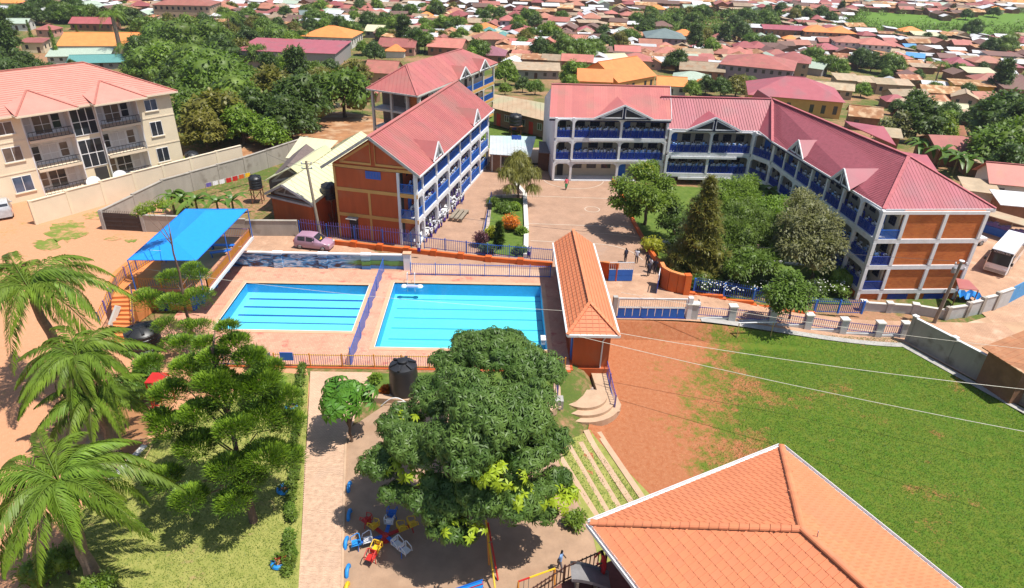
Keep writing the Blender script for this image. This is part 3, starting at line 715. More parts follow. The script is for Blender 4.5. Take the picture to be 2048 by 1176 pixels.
def window(t, fc, a0, a1, z0, z1, d=0.0, frame=None, glass=None, nx=2, nz=1, sill=None, fw=0.07, sillm=None):
 """frame, panes and sill; proud of the wall at depth d"""
 f = MB(); fm = frame or M_['white']
 fc.box(f, a0, a1, d - 0.06, d - 0.003, z0, z0 + fw); fc.box(f, a0, a1, d - 0.06, d - 0.003, z1 - fw, z1)
 for k in range(nx + 1):
  a = a0 + (a1 - a0 - fw) * k / nx; fc.box(f, a, a + fw, d - 0.058, d - 0.003, z0 + fw, z1 - fw)
 for k in range(1, nz):
  z = z0 + (z1 - z0) * k / nz; fc.box(f, a0 + fw, a1 - fw, d - 0.056, d - 0.003, z - fw / 2, z + fw / 2)
 w = part('window', f, fm, t, True)
 g = MB(); fc.box(g, a0 + 0.02, a1 - 0.02, d - 0.035, d - 0.002, z0 + 0.02, z1 - 0.02)
 p = bpy.data.objects.new('pane', g.mesh('pane', glass or M_['glass'], False, worldloc(t))); COL.objects.link(p); p.parent = w
 if sill:
  s_ = MB(); fc.box(s_, a0 - 0.12, a1 + 0.12, d - 0.14, d - 0.002, z0 - 0.12, z0 - 0.002)
  p = bpy.data.objects.new('sill', s_.mesh('sill', sillm or M_['cream'], False, worldloc(t))); COL.objects.link(p); p.parent = w
 return w
BAYS = []                                   # railings that pupils lean on: (Face, a0, a1, floor z, text, front depth, density)
def gable(t, fc, s, w, h, z, slope, rm, over=0.5, vents=True, panel=None, name='dormer_roof', trim=None):
 """small gable with white bargeboards over the balcony, its roof running back into the main slope"""
 L = h / slope + over
 A, B, P_, Q = fc.p(s - w, -over, z), fc.p(s + w, -over, z), fc.p(s, -over, z + h), fc.p(s, L, z + h + 0.03)
 A2, B2 = fc.p(s - w, 0.0, z + 0.03), fc.p(s + w, 0.0, z + 0.03)
 for a in ((A, P_, Q), (B, P_, Q)):
  mb = MB(); mb.slab([Vector(v) + Vector((0, 0, 0.10)) for v in a], 0.06); part(name, mb, rm, t, True)
 mb = MB(); fc.ext(mb, [(s - w + 0.15, z - 0.05), (s + w - 0.15, z - 0.05), (s, z + h - 0.12)], -over + 0.14, -over + 0.22); part('gable_panel', mb, panel or M_['navy'], t, True)
 mb = MB(); tm = trim or M_['white']
 for a, b in ((fc.p(s - w, -over + 0.05, z + 0.06), fc.p(s, -over + 0.05, z + h + 0.04)), (fc.p(s + w, -over + 0.05, z + 0.06), fc.p(s, -over + 0.05, z + h + 0.04))):
  mb.beam(a, b, 0.12, 0.22)
 part('bargeboard', mb, tm, t, True)
 for sg in (-1, 1):
  mb = MB(); a0, a1 = (0.18, w * 0.78); zz = z + 0.18; hh = h * 0.72
  q = [(s + sg * a0, zz), (s + sg * a1, zz), (s + sg * a0, zz + hh * 0.98)]
  pin = [(s + sg * (a0 + 0.14), zz + 0.1), (s + sg * (a1 - 0.45), zz + 0.1), (s + sg * (a0 + 0.14), zz + hh * 0.72)]
  for i in range(3): mb.beam(fc.p(q[i][0], -over + 0.1, q[i][1]), fc.p(q[(i + 1) % 3][0], -over + 0.1, q[(i + 1) % 3][1]), 0.06, 0.15)
  part('vent_frame', mb, tm, t, True)
  mb = MB(); fc.ext(mb, pin, -over + 0.11, -over + 0.13); part('vent', mb, M_['dark'], t, True)
def classroom_face(t, fc, cols, floors, eave, wm, cm, rm, text, depth=2.0, bandm=None, railh=1.0, skip_rail=(), base=None, doors=True, lightwin=False, groups=True, arch=True, colw=0.3, density=1.0, bw=0.05, sp=0.13):
 """an open corridor facade: columns, arched heads, slabs, railings, and behind them a wall with windows and doors"""
 n = len(floors)
 for i, z0 in enumerate(floors):
  z1 = floors[i + 1] if i + 1 < n else eave
  top = z1 - (0.42 if i + 1 < n else 0.15)
  mb = MB(); fc.box(mb, cols[0], cols[-1], -0.06, depth, z0 - 0.42, z0); part('floor_slab', mb, bandm or cm, t, True)
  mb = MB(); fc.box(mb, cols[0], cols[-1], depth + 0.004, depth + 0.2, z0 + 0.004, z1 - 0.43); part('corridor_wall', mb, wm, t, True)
  for k, c in enumerate(cols):
   zb = (base if (base is not None and i == 0) else z0)
   if i == 0 and base is not None:
    mb = MB(); fc.box(mb, c - colw / 2, c + colw / 2, -0.09, colw - 0.05, base, z0 - 0.43); part('column_base', mb, cm, t, True)
   mb = MB(); fc.box(mb, c - colw / 2, c + colw / 2, -0.085, colw - 0.05, z0 + 0.003, z1 - 0.425 if i + 1 < n else z1 - 0.02); part('column', mb, cm, t, True)
  for k in range(len(cols) - 1):
   a0, a1 = cols[k] + colw / 2, cols[k + 1] - colw / 2; W = a1 - a0
   if W < 0.6: continue
   r = min(0.55 if arch else 0.2, W * 0.3); hd = 0.14
   pts = [(a0 + 0.002, top), (a0 + 0.002, top - hd - r)]
   for j in range(1, 7):
    th = j / 6 * math.pi / 2; pts.append((a0 + r - r * math.cos(th), top - hd - r + r * math.sin(th)))
   for j in range(0, 6):
    th = j / 6 * math.pi / 2; pts.append((a1 - r + r * math.sin(th), top - hd - r + r * math.cos(th)))
   pts += [(a1 - 0.002, top - hd - r), (a1 - 0.002, top)]
   mb = MB(); fc.ext(mb, pts, -0.04, 0.14); part('arch_head', mb, cm, t, True)
   if (i, k) not in skip_rail:
    bars(t, fc, a0, a1, z0 + 0.06, z0 + railh, rm, sp, bw, 0.08)
    BAYS.append((fc, a0, a1, z0, (text, i, k, len(cols) - 1), 0.2, density))
   if W > 2.5:
    nw = 2 if W < 5 else 3; seg = W / nw
    for q in range(nw):
     c = a0 + seg * (q + 0.5)
     if q == 0 and (k + i) % 2 == 0:
      mb = MB(); fc.box(mb, c - 0.5, c + 0.5, depth - 0.03, depth + 0.003, z0 + 0.004, z0 + 2.05); part('door', mb, M_['blue'] if (k + i) % 3 else M_['dark'], t, True)
     else:
      window(t, fc, c - seg * 0.32, c + seg * 0.32, z0 + 1.05, z0 + 2.0, depth, frame=M_['navy'], nx=3, nz=3, fw=0.05)
   elif W > 0.9:
    mb = MB(); fc.box(mb, (a0 + a1) / 2 - 0.42, (a0 + a1) / 2 + 0.42, depth - 0.03, depth + 0.003, z0 + 0.004, z0 + 2.05); part('door', mb, M_['dark'], t, True)
# ================================================================ three-storey orange-ended classroom block
Bf = Face((-8.4, 64.6), (-8.4 + .239 * 28.5, 64.6 + .971 * 28.5), (-1, 0.2))
Be = Face((-8.4 - 9.05 * .971, 64.6 + 9.05 * .239), (-8.4, 64.6), (0.2, 1))
t = thing('classroom_block', 'three storey classroom block with a burnt orange end wall and rose red gable roof', 'school building', (-8.4, 64.6, 0))
cols = [0.15, 1.9, 6.3, 10.6, 15.1, 19.6, 24.1, 28.4]
classroom_face(t, Bf, cols, [0.3, 2.95, 5.75], 8.4, M_['wallshade'], M_['white'], M_['blue'], 'the orange ended block', base=-0.6, skip_rail={(0, 0), (0, 1), (0, 2), (0, 3)}, density=1.25)
mb = MB(); Bf.box(mb, 0, 28.5, -0.5, 1.9, -0.6, -0.13); part('plinth', mb, M_['concrete'], t, True)
L9 = 9.05
mb = MB(); Be.ext(mb, [(0, -0.6), (7.05, -0.6), (7.05, 8.25), (0, 8.25)], 0.02, 28.3)
part('wall', mb, M_['terra'], t, True)
mb = MB(); Be.ext(mb, [(0, 8.27), (L9, 8.27), (L9 / 2, 11.15)], 0.02, 0.25); part('gable_wall', mb, M_['terra'], t, True)
def trimbox(a0, a1, z0, z1, d=-0.035, m='yellow', nm='trim_band'):
 mb = MB(); Be.box(mb, a0, a1, d, 0.016, z0, z1); part(nm, mb, M_[m], t, True)
trimbox(0.25, 7.0, 5.35, 5.72); trimbox(0.25, 7.0, 2.5, 2.87); trimbox(0, 7.05, 7.9, 8.2)
trimbox(0, 0.24, -0.6, 7.89, -0.037); trimbox(3.7, 3.95, -0.6, 2.49); trimbox(3.7, 3.95, 2.88, 5.34)
for zz in (2.5, 5.3): trimbox(7.06, 9.2, zz, zz + 0.42, -0.05)
trimbox(7.06, 9.2, 7.95, 8.25, -0.05)
for c in (7.12, 8.93):
 mb = MB(); Be.box(mb, c - 0.13, c + 0.13, -0.06, 0.2, -0.6, 7.94); part('end_column', mb, M_['white'], t, True)
for z0 in (0.3, 2.95, 5.75): bars(t, Be, 7.3, 8.8, z0 + 0.06, z0 + 1.0, M_['blue'], 0.15, 0.05, 0.05)
for sg in (-1, 1):       # outlined panels in the gable
 q = [(L9 / 2 + sg * 0.25, 8.5), (L9 / 2 + sg * 3.7, 8.5), (L9 / 2 + sg * 0.25, 10.75)]
 mb = MB()
 for i in range(3): mb.beam(Be.p(q[i][0], -0.01, q[i][1]), Be.p(q[(i + 1) % 3][0], -0.01, q[(i + 1) % 3][1]), 0.05, 0.22)
 part('gable_trim', mb, M_['yellow'], t, True)
window(t, Be, 3.6, 5.25, 6.95, 7.75, 0.02, frame=M_['blue'], glass=mat('blue_shutter', (0.07, 0.13, 0.45), 0.5), nx=5, nz=1, fw=0.06)
mb = MB(); Be.box(mb, 1.3, 2.3, -0.02, 0.015, -0.3, 2.3); part('door', mb, M_['dark'], t, True)
mb = MB(); Be.box(mb, 1.2, 2.4, -0.7, 0.0, 2.38, 2.46); part('door_canopy', mb, M_['concrete'], t, True)
sl = 0.0
ov = 0.75
def blk(a, d, z): return Be.p(a, d, z)
ze = 8.3; zr = 11.5
lowf = ze - 0.3
rpts = [blk(L9 + 0.65, -ov, lowf), blk(L9 + 0.65, 28.9, lowf), blk(L9 / 2, 28.9, zr), blk(L9 / 2, -ov, zr)]
lpts = [blk(-0.9, -ov, lowf - 0.1), blk(L9 / 2, -ov, zr), blk(L9 / 2, 28.9, zr), blk(-0.9, 28.9, lowf - 0.1)]
roofface(t, rpts, M_['roof_red'], 0.06, 0.45, None, ribs_down=Vector(rpts[0]) - Vector(rpts[3]), strips=1.35)
roofface(t, lpts, M_['roof_red'], 0.12, 0.45, None, ribs_down=Vector(lpts[0]) - Vector(lpts[1]))
mb = MB(); mb.beam(blk(L9 / 2, -ov, zr + 0.04), blk(L9 / 2, 28.9, zr + 0.04), 0.4, 0.1); part('ridge_cap', mb, M_['roof_red2'], t, True)
mb = MB()
mb.beam(blk(L9 + 0.68, -ov - 0.05, lowf - 0.02), blk(L9 / 2, -ov - 0.05, zr), 0.08, 0.28); mb.beam(blk(-0.93, -ov - 0.05, lowf - 0.12), blk(L9 / 2, -ov - 0.05, zr), 0.08, 0.28)
part('bargeboard', mb, M_['concrete'], t, True)
mb = MB(); mb.beam(blk(L9 + 0.70, -ov, lowf - 0.06), blk(L9 + 0.70, 28.9, lowf - 0.06), 0.1, 0.16); part('gutter', mb, M_['white'], t, True)
slope = (zr - lowf) / (L9 / 2 + 0.65)
for s in (5.4, 20.6): gable(t, Bf, s, 1.55, 1.75, 8.05, slope, M_['roof_red'], 0.7)
# ================================================================ the L-shaped school building
t = thing('school_building', 'long L shaped three storey school building under crimson roofs with crowded blue railed balconies', 'school building', (22, 86, 0))
Af = Face((7.2, 86.4), (22.3, 87.2), (0, 1))
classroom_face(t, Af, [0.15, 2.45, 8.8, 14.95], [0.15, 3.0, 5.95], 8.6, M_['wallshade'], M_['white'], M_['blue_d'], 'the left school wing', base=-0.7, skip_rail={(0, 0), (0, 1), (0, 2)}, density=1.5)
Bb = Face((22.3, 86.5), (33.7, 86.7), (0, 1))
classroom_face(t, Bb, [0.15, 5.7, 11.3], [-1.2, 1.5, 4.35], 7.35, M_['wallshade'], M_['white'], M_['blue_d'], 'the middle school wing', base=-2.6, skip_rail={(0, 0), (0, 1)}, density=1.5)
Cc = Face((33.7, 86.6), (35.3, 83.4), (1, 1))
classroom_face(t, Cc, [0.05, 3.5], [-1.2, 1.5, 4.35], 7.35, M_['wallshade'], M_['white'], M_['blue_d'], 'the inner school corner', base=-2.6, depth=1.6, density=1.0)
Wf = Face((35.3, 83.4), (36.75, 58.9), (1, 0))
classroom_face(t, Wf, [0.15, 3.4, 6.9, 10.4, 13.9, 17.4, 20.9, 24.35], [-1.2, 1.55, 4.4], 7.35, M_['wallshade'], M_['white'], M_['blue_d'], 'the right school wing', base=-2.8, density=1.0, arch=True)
We = Face((36.6, 58.75), (47.4, 59.4), (0, 1))
LE = We.L
mb = MB(); We.box(mb, 2.5, LE - 0.05, 0.12, 30, -2.8, 7.2); part('wall', mb, M_['brickw'], t, True)
mb = MB(); We.box(mb, 0.1, 2.5, 0.12, 1.6, -2.8, -1.64); part('wall', mb, M_['brickw'], t, True)
for z in (-1.62, 1.13, 3.98): 
 mb = MB(); We.box(mb, 0, LE, -0.03, 0.118, z, z + 0.45); part('band', mb, M_['white'], t, True)
mb = MB(); We.box(mb, 0, LE, -0.03, 0.118, 7.0, 7.3); part('band', mb, M_['white'], t, True)
for c in (0.16, 2.5, 6.55, LE - 0.18):
 for za, zb in ((-2.8, -1.625), (-1.165, 1.125), (1.585, 3.975), (4.435, 6.995)):
  mb = MB(); We.box(mb, c - 0.17, c + 0.17, -0.05, 0.119, za, zb); part('end_column', mb, M_['white'], t, True)
for z0 in (-1.2, 1.55, 4.4):
 bars(t, We, 0.4, 2.3, z0 + 0.06, z0 + 1.0, M_['blue'] if z0 > 4 else M_['blue_d'], 0.13, 0.05, 0.05)
for a in (3.4, 7.3):
 window(t, We, a, a + 2.1, -2.45, -1.75, 0.12, frame=M_['blue_d'], glass=M_['blue_d'], nx=6, nz=3, sill=True, fw=0.05, sillm=M_['white'])
BAYS.append((We, 0.5, 2.2, 1.55, ('the brick end of school', 1, 0, 1), 0.25, 1.6))
# left end wall of the left wing and its stair windows
Al = Face((7.2, 86.4), (6.5, 99.0), (1, 0))
mb = MB(); Al.box(mb, 0.3, 12.6, 0.0, 0.25, -0.5, 8.5); part('wall', mb, M_['white'], t, True)
mb = MB(); Al.ext(mb, [(0.5, 8.5), (12.4, 8.5), (6.5, 10.9)], 0.0, 0.25); part('gable_wall', mb, M_['white'], t, True)
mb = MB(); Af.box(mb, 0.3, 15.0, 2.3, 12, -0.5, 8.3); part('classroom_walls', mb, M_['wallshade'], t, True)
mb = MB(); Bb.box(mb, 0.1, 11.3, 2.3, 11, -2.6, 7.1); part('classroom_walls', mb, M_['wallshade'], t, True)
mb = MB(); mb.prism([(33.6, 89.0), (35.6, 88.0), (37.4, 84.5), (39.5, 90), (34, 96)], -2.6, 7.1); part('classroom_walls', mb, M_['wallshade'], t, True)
# roofs
def R(*p): return tuple(p)
A1, A2, A3, A4 = at(1099, 234.5, 8.55), at(1343, 239.5, 8.55), at(1340.5, 173.5, 11.4), at(1103, 168, 11.4)
rp = [A1, A2, A3, A4]
roofface(t, rp, M_['roof_red2'], 0.06, 0.32, mat('coral_roof_rib', (0.40, 0.125, 0.115), 0.6), ribs_down=A1 - A4, strips=.96)
bk = Vector((0.3, 6.3, -2.8))
roofface(t, [A4, A3, A3 + bk, A4 + bk], M_['roof_red2'], 0.1)
mb = MB(); mb.beam(A4 + Vector((0, 0, .05)), A3 + Vector((0, 0, .05)), 0.4, 0.08); part('ridge_cap', mb, M_['roof_red2'], t, True)
mb = MB(); mb.beam(A1 + Vector((0, -0.04, -0.08)), A2 + Vector((0, -0.04, -0.08)), 0.1, 0.2); part('gutter', mb, M_['white'], t, True)
mb = MB(); mb.beam(A1 + Vector((0, 0.12, -0.33)), A2 + Vector((0, 0.12, -0.33)), 0.06, 0.26); part('fascia', mb, M_['navy'], t, True)
mb = MB(); mb.beam(A2 + Vector((0.02, 0, -0.05)), A3 + Vector((0.02, 0, -0.05)), 0.06, 0.3); part('verge', mb, M_['white'], t, True)
zB = 7.35
J = at(1518, 262, zB); B1 = at(1334, 257, zB); R1_ = at(1322, 192.5, 10.6); RJ = at(1545, 198, 10.6)
E1 = at(1768, 418.5, zB); E2 = at(1992, 417.5, zB); RC = at(1818, 312, 10.6)
J2 = at(1545, 283, zB)
ribm = mat('crimson_roof_rib', (0.33, 0.085, 0.105), 0.6)
roofface(t, [B1, J, RJ, R1_], M_['roof_mag'], 0.06, 0.36, ribm, ribs_down=B1 - R1_, strips=1.08)
roofface(t, [J, J2, RJ], M_['roof_mag'], 0.1)
roofface(t, [J2, E1, RC, RJ], M_['roof_mag'], 0.06, 0.36, ribm, ribs_down=Vector((-5.5, 0, -3)), strips=1.08)
roofface(t, [E1, E2, RC], M_['roof_mag'], 0.06, 0.36, ribm, ribs_down=Vector((0, -6, -3)), strips=1.08)
O2 = E2 + Vector((-4.6, 34, 0)); RJ2 = RJ + Vector((0, 6, 0))
roofface(t, [E2, O2, RJ2, RJ, RC], M_['roof_mag'], 0.1)
roofface(t, [R1_, RJ, RJ2, RJ2 + Vector((0, 3, -2.6)), R1_ + Vector((0, 6.5, -3.2))], M_['roof_mag'], 0.1)
for a, b in ((RC, RJ), (RC, E1), (RC, E2), (R1_, RJ), (J2, RJ)):
 mb = MB(); mb.beam(a + Vector((0, 0, .05)), b + Vector((0, 0, .05)), 0.34, 0.08); part('ridge_cap', mb, mat('pale_ridge', (0.50, 0.14, 0.15), 0.6), t, True)
for a, b in ((B1, J), (J, J2), (J2, E1), (E1, E2)):
 mb = MB(); mb.beam(a + Vector((0, 0, -0.08)), b + Vector((0, 0, -0.08)), 0.1, 0.18); part('gutter', mb, M_['white'], t, True)
 mb = MB(); c = Vector((0.15, 0.15, -0.3)); mb.beam(a + c, b + c, 0.06, 0.24); part('fascia', mb, M_['navy'] if b is not E2 else M_['white'], t, True)
gable(t, Af, 8.85, 3.9, 1.75, 8.55, 0.44, M_['roof_red2'], 0.55)
gable(t, Bb, 5.7, 3.7, 1.75, 7.35, 0.5, M_['roof_mag'], 0.55)
for s in (6.9, 17.4): gable(t, Wf, s, 1.9, 1.7, 7.35, 0.52, M_['roof_mag'], 0.75)
for px, py, w in ((1842, 330, 2.0), (1757, 270, 1.6)):
 q = at(px, py, 8.6); mb = MB()
 a = q + Vector((-3.6, 0.4, 1.0)); 
 mb.slab([a, q + Vector((0.6, 0.5, 1.0)), q + Vector((1.4, -2.0, -0.7)), a + Vector((0.4, -2.2, 0))], 0.08); part('dormer_roof', mb, M_['roof_mag'], t, True)
 mb = MB(); mb.slab([a, q + Vector((0.6, 0.5, 1.0)), q + Vector((1.4, 3.0, -0.7)), a + Vector((0.4, 2.6, 0))], 0.08); part('dormer_roof', mb, M_['roof_mag'], t, True)
# white sagging sheets along the slab edges (awnings)
for a0, a1, z, fc in ((4.6, 10.6, 5.6, Af), (2.4, 13.2, 4.95 - 2.2, Af), (0.6, 9.5, 3.55, Bb), (2.0, 10.9, 0.65, Bb)):
 mb = MB(); fc.box(mb, a0, a1, -0.2, -0.065, z, z + 0.3); part('ledge', mb, M_['white'], t, True)
# ================================================================ second classroom block behind
e0, e1, e2 = at(732, 177, 8.6), at(835, 192, 8.6), at(995, 127, 8.6)
r0, r1 = at(812, 130, 11.6), at(924, 97.5, 11.6)
t = thing('classroom_block', 'hip roofed classroom block behind the orange ended one, with dark unfinished lower rooms', 'school building', (e1.x, e1.y, 0))
bx = e0 + (e2 - e1)
roofface(t, [e0, e1, r0], M_['roof_red'], 0.1, 0.6, None, ribs_down=(0, -1, -.5))
roofface(t, [e1, e2, r1, r0], M_['roof_red'], 0.06, 0.5, None, ribs_down=(1, -.4, -.5), strips=1.5)
roofface(t, [e0, r0, r1, bx], M_['roof_red'], 0.1); roofface(t, [e2, bx, r1], M_['roof_red'], 0.1)
for a, b in ((e0, e1), (e1, e2)):
 mb = MB(); mb.beam(a + Vector((0, 0, -.1)), b + Vector((0, 0, -.1)), 0.12, 0.22); part('gutter', mb, M_['offwhite'], t, True)
for a, b in ((r0, r1), (r0, e1), (r0, e0)):
 mb = MB(); mb.beam(a + Vector((0, 0, .05)), b + Vector((0, 0, .05)), 0.3, 0.08); part('ridge_cap', mb, M_['roof_red2'], t, True)
ctr = (e0 + e2) / 2
def inset(p, k): return (p + (ctr - p).normalized() * k)
f1 = Face(inset(e0, 0.9), inset(e1, 0.9), (0.3, 1)); f2 = Face(inset(e1, 0.9), inset(e2, 0.9), (-1, 0.4))
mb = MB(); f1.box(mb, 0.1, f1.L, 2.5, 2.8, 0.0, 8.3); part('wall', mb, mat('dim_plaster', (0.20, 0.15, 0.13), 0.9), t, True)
for z in (2.6, 5.4):
 mb = MB(); f1.box(mb, 0, f1.L, 0, 2.5, z, z + 0.3); part('floor_slab', mb, M_['offwhite'], t, True)
for a in (0.15, f1.L * 0.42, f1.L * 0.75, f1.L - 0.15):
 mb = MB(); f1.box(mb, a - 0.17, a + 0.17, -0.08, 0.3, 0, 8.4); part('column', mb, M_['offwhite'], t, True)
mb = MB(); f1.box(mb, f1.L * 0.75 + 0.2, f1.L - 0.3, 0.4, 0.7, 5.8, 8.2); part('brick_infill', mb, M_['brickw'], t, True)
window(t, f1, f1.L * 0.5, f1.L * 0.64, 6.4, 7.9, 2.5, frame=M_['offwhite'], nx=1, nz=2)
nb = 6; cs = [0.2 + (f2.L - 0.4) * i / nb for i in range(nb + 1)]
classroom_face(t, f2, cs, [0.0, 2.8, 5.6], 8.4, M_['offwhite'], M_['offwhite'], M_['blue'], 'the rear block', bandm=M_['yellow'], density=0.0, depth=1.8)
sl2 = 0.5
for s in (f2.L * 0.52, f2.L * 0.80): gable(t, f2, s, 2.1, 1.7, 8.5, sl2, M_['roof_red'], 0.7)
# ================================================================ low dormitory, kiosk, lean-to
q = [at(x, y, z) for x, y, z in ((1112, 247, 3.0), (985, 216, 3.0), (988, 188, 4.2), (1112, 210, 4.2))]
t = thing('long_shed', 'long low dormitory with a tan sheet roof behind the clothes line', 'shed', (q[0].x, q[0].y, 0))
roofface(t, q, M_['roof_tan'], 0.08, 0.8, None, ribs_down=q[1] - q[2])
fa = Face(q[1] + Vector((0, .8, 0)), q[0] + Vector((0, .8, 0)), (0, 1)); mb = MB(); fa.box(mb, 0.3, fa.L, 0, 4.5, 0, 2.85); part('wall', mb, mat('brown_plaster', (0.27, 0.16, 0.11), 0.9), t, True)
for k in range(7):
 a = 1.0 + k * (fa.L - 2) / 6.5; mb = MB()
 if k % 2: window(t, fa, a, a + 1.0, 1.1, 2.2, 0, frame=M_['offwhite'], nx=2)
 else: fa.box(mb, a, a + 0.9, -0.03, -0.002, 0.05, 2.1); part('door', mb, M_['blue_d'] if k % 4 else M_['red'], t, True)
q = [at(x, y, z) for x, y, z in ((979, 308, 2.7), (1061, 313.5, 2.7), (1072, 273, 3.3), (980, 271, 3.3))]
t = thing('canteen', 'small canteen with a pale galvanised roof between the two school buildings', 'kiosk', (q[0].x + 3, q[0].y + 1, 0))
roofface(t, q, M_['roof_grey'], 0.07, 0.5, None, ribs_down=q[0] - q[3])
fa = Face((q[0].x + 0.1, q[0].y + 0.7), (q[1].x - 0.3, q[1].y + 0.7), (0, 1)); Lk = fa.L
mb = MB(); fa.box(mb, 0, Lk, 0, 3.6, -0.2, 2.5); part('wall', mb, mat('brown_timber', (0.22, 0.12, 0.075), 0.9), t, True)
for a in (0.2, 1.4, Lk - 1.9, Lk - 0.3):
 mb = MB(); fa.box(mb, a, a + 0.16, -0.06, -0.003, 0, 2.5); part('post', mb, M_['offwhite'], t, True)
mb = MB(); fa.box(mb, 1.6, Lk - 2.0, -0.04, -0.003, 1.0, 2.2); part('serving_hatch', mb, M_['dark'], t, True)
mb = MB(); fa.box(mb, 1.6, Lk - 2.0, -0.35, -0.045, 0.9, 0.98); part('counter', mb, M_['concrete'], t, True)
p = at(1033, 275, 3.25); mb = MB(); mb.slab([p + Vector(v) for v in ((-.7, -.9, -.05), (.7, -.9, -.05), (.7, .5, .2), (-.7, .5, .2))], 0.06)
single('solar_panel', mb, [mat('solar_glass', (0.02, 0.05, 0.22), 0.15)], 'small blue solar panel lying on the galvanised canteen roof', 'solar panel')
q = [at(x, y, 2.9) for x, y in ((1078, 305), (1106, 307), (1108, 285), (1078, 282))]
t = thing('lean_to', 'dark lean-to passage roof beside the canteen and the white building corner', 'shed', (q[0].x, q[0].y, 0))
roofface(t, q, mat('dark_sheet', (0.16, 0.13, 0.13), 0.8), 0.07)
fa = Face(q[0] + Vector((0, 1, 0)), q[1] + Vector((0, 1, 0)), (0, 1)); mb = MB(); fa.box(mb, 0, fa.L, 0, 0.2, 0, 2.8); part('plank_wall', mb, mat('dark_planks', (0.16, 0.075, 0.045), 0.9), t, True)
# ================================================================ apartment building
Ap = Face((-54.5, 76.8), (-54.5 + 10.9, 76.8 + 12.8), (-1, 1))
t = thing('apartment_building', 'three storey cream apartment building with a salmon tiled roof and white balconies', 'building', (-54.5, 76.8, 0))
mb = MB(); Ap.box(mb, 12.7, 17.0, 0, 14, 0, 9.9); part('wall', mb, M_['cream'], t, True)
mb = MB(); Ap.box(mb, -14, -0.15, 0, 14, 0, 9.9); part('wall', mb, M_['cream'], t, True)
mb = MB(); Ap.box(mb, -0.15, 12.7, 1.7, 14, 0, 9.9); part('wall', mb, M_['white'], t, True)
for a in (-0.22, 4.72, 7.72, 12.62):
 mb = MB(); Ap.box(mb, a - 0.06, a + 0.06, -0.02, 1.69, 0, 9.9); part('side_wall', mb, M_['white'], t, True)
for z in (3.35, 6.9):
 mb = MB(); Ap.box(mb, 12.71, 17.02, -0.05, -0.003, z, z + 0.14); part('string_course', mb, M_['cream_l'], t, True)
 mb = MB(); Ap.box(mb, -14, -0.3, -0.05, -0.003, z, z + 0.14); part('string_course', mb, M_['cream_l'], t, True)
cl = mat('tinted_glass', (0.20, 0.15, 0.12), 0.12, 0.2, 0.8, spec=0.6); bl = mat('sky_tinted_glass', (0.10, 0.14, 0.22), 0.1, 0.3, 0.9, spec=0.6)
for a0, a1, z0, z1 in ((13.5, 15.1, 7.85, 9.3), (13.6, 15.15, 4.55, 6.45), (13.65, 15.25, 1.05, 2.95)): window(t, Ap, a0, a1, z0, z1, 0, nx=2, sill=True, glass=bl if z0 > 7 else M_['glass'])
for a0, a1, z0, z1 in ((-2.95, -1.15, 7.85, 9.3), (-3.0, -1.1, 4.75, 6.45), (-3.0, -1.0, 1.1, 3.0)): window(t, Ap, a0, a1, z0, z1, 0, nx=2, sill=True, glass=cl if z0 > 3 else bl)
for b0 in (-0.1, 7.83):
 for i, z in enumerate((0.12, 3.3, 6.75)):
  mb = MB(); Ap.box(mb, b0, b0 + 4.72, -0.35, 1.69, z - 0.3, z); part('balcony_slab', mb, M_['cream_l'], t, True)
  bars(t, Ap, b0 + 0.05, b0 + 4.66, z + 0.04, z + 1.0, mat('black_iron', (0.03, 0.03, 0.035), 0.5), 0.42, 0.035, -0.3, 'balcony_railing')
  for k, (a0, a1) in enumerate(((0.35, 1.2), (1.3, 3.2), (3.3, 4.3))):
   window(t, Ap, b0 + a0, b0 + a1, z + (0.1 if k == 1 else 0.5), z + 2.3, 1.7, nx=2 if k == 1 else 1, nz=2, glass=(cl, M_['glass'], M_['curtain'])[(i + k) % 3])
mb = MB(); Ap.box(mb, 4.8, 7.65, 0.35, 1.6, 0, 9.7); part('stair_tower', mb, M_['cream'], t, True)
for z0, z1, n in ((6.2, 9.5, 3), (2.2, 5.7, 3)): window(t, Ap, 4.85, 7.6, z0, z1, 0.34, nx=3, nz=2, glass=M_['glass'], fw=0.09)
mb = MB(); Ap.box(mb, 5.9, 7.4, 0.3, 0.345, 0, 2.0); part('entrance', mb, M_['dark'], t, True)
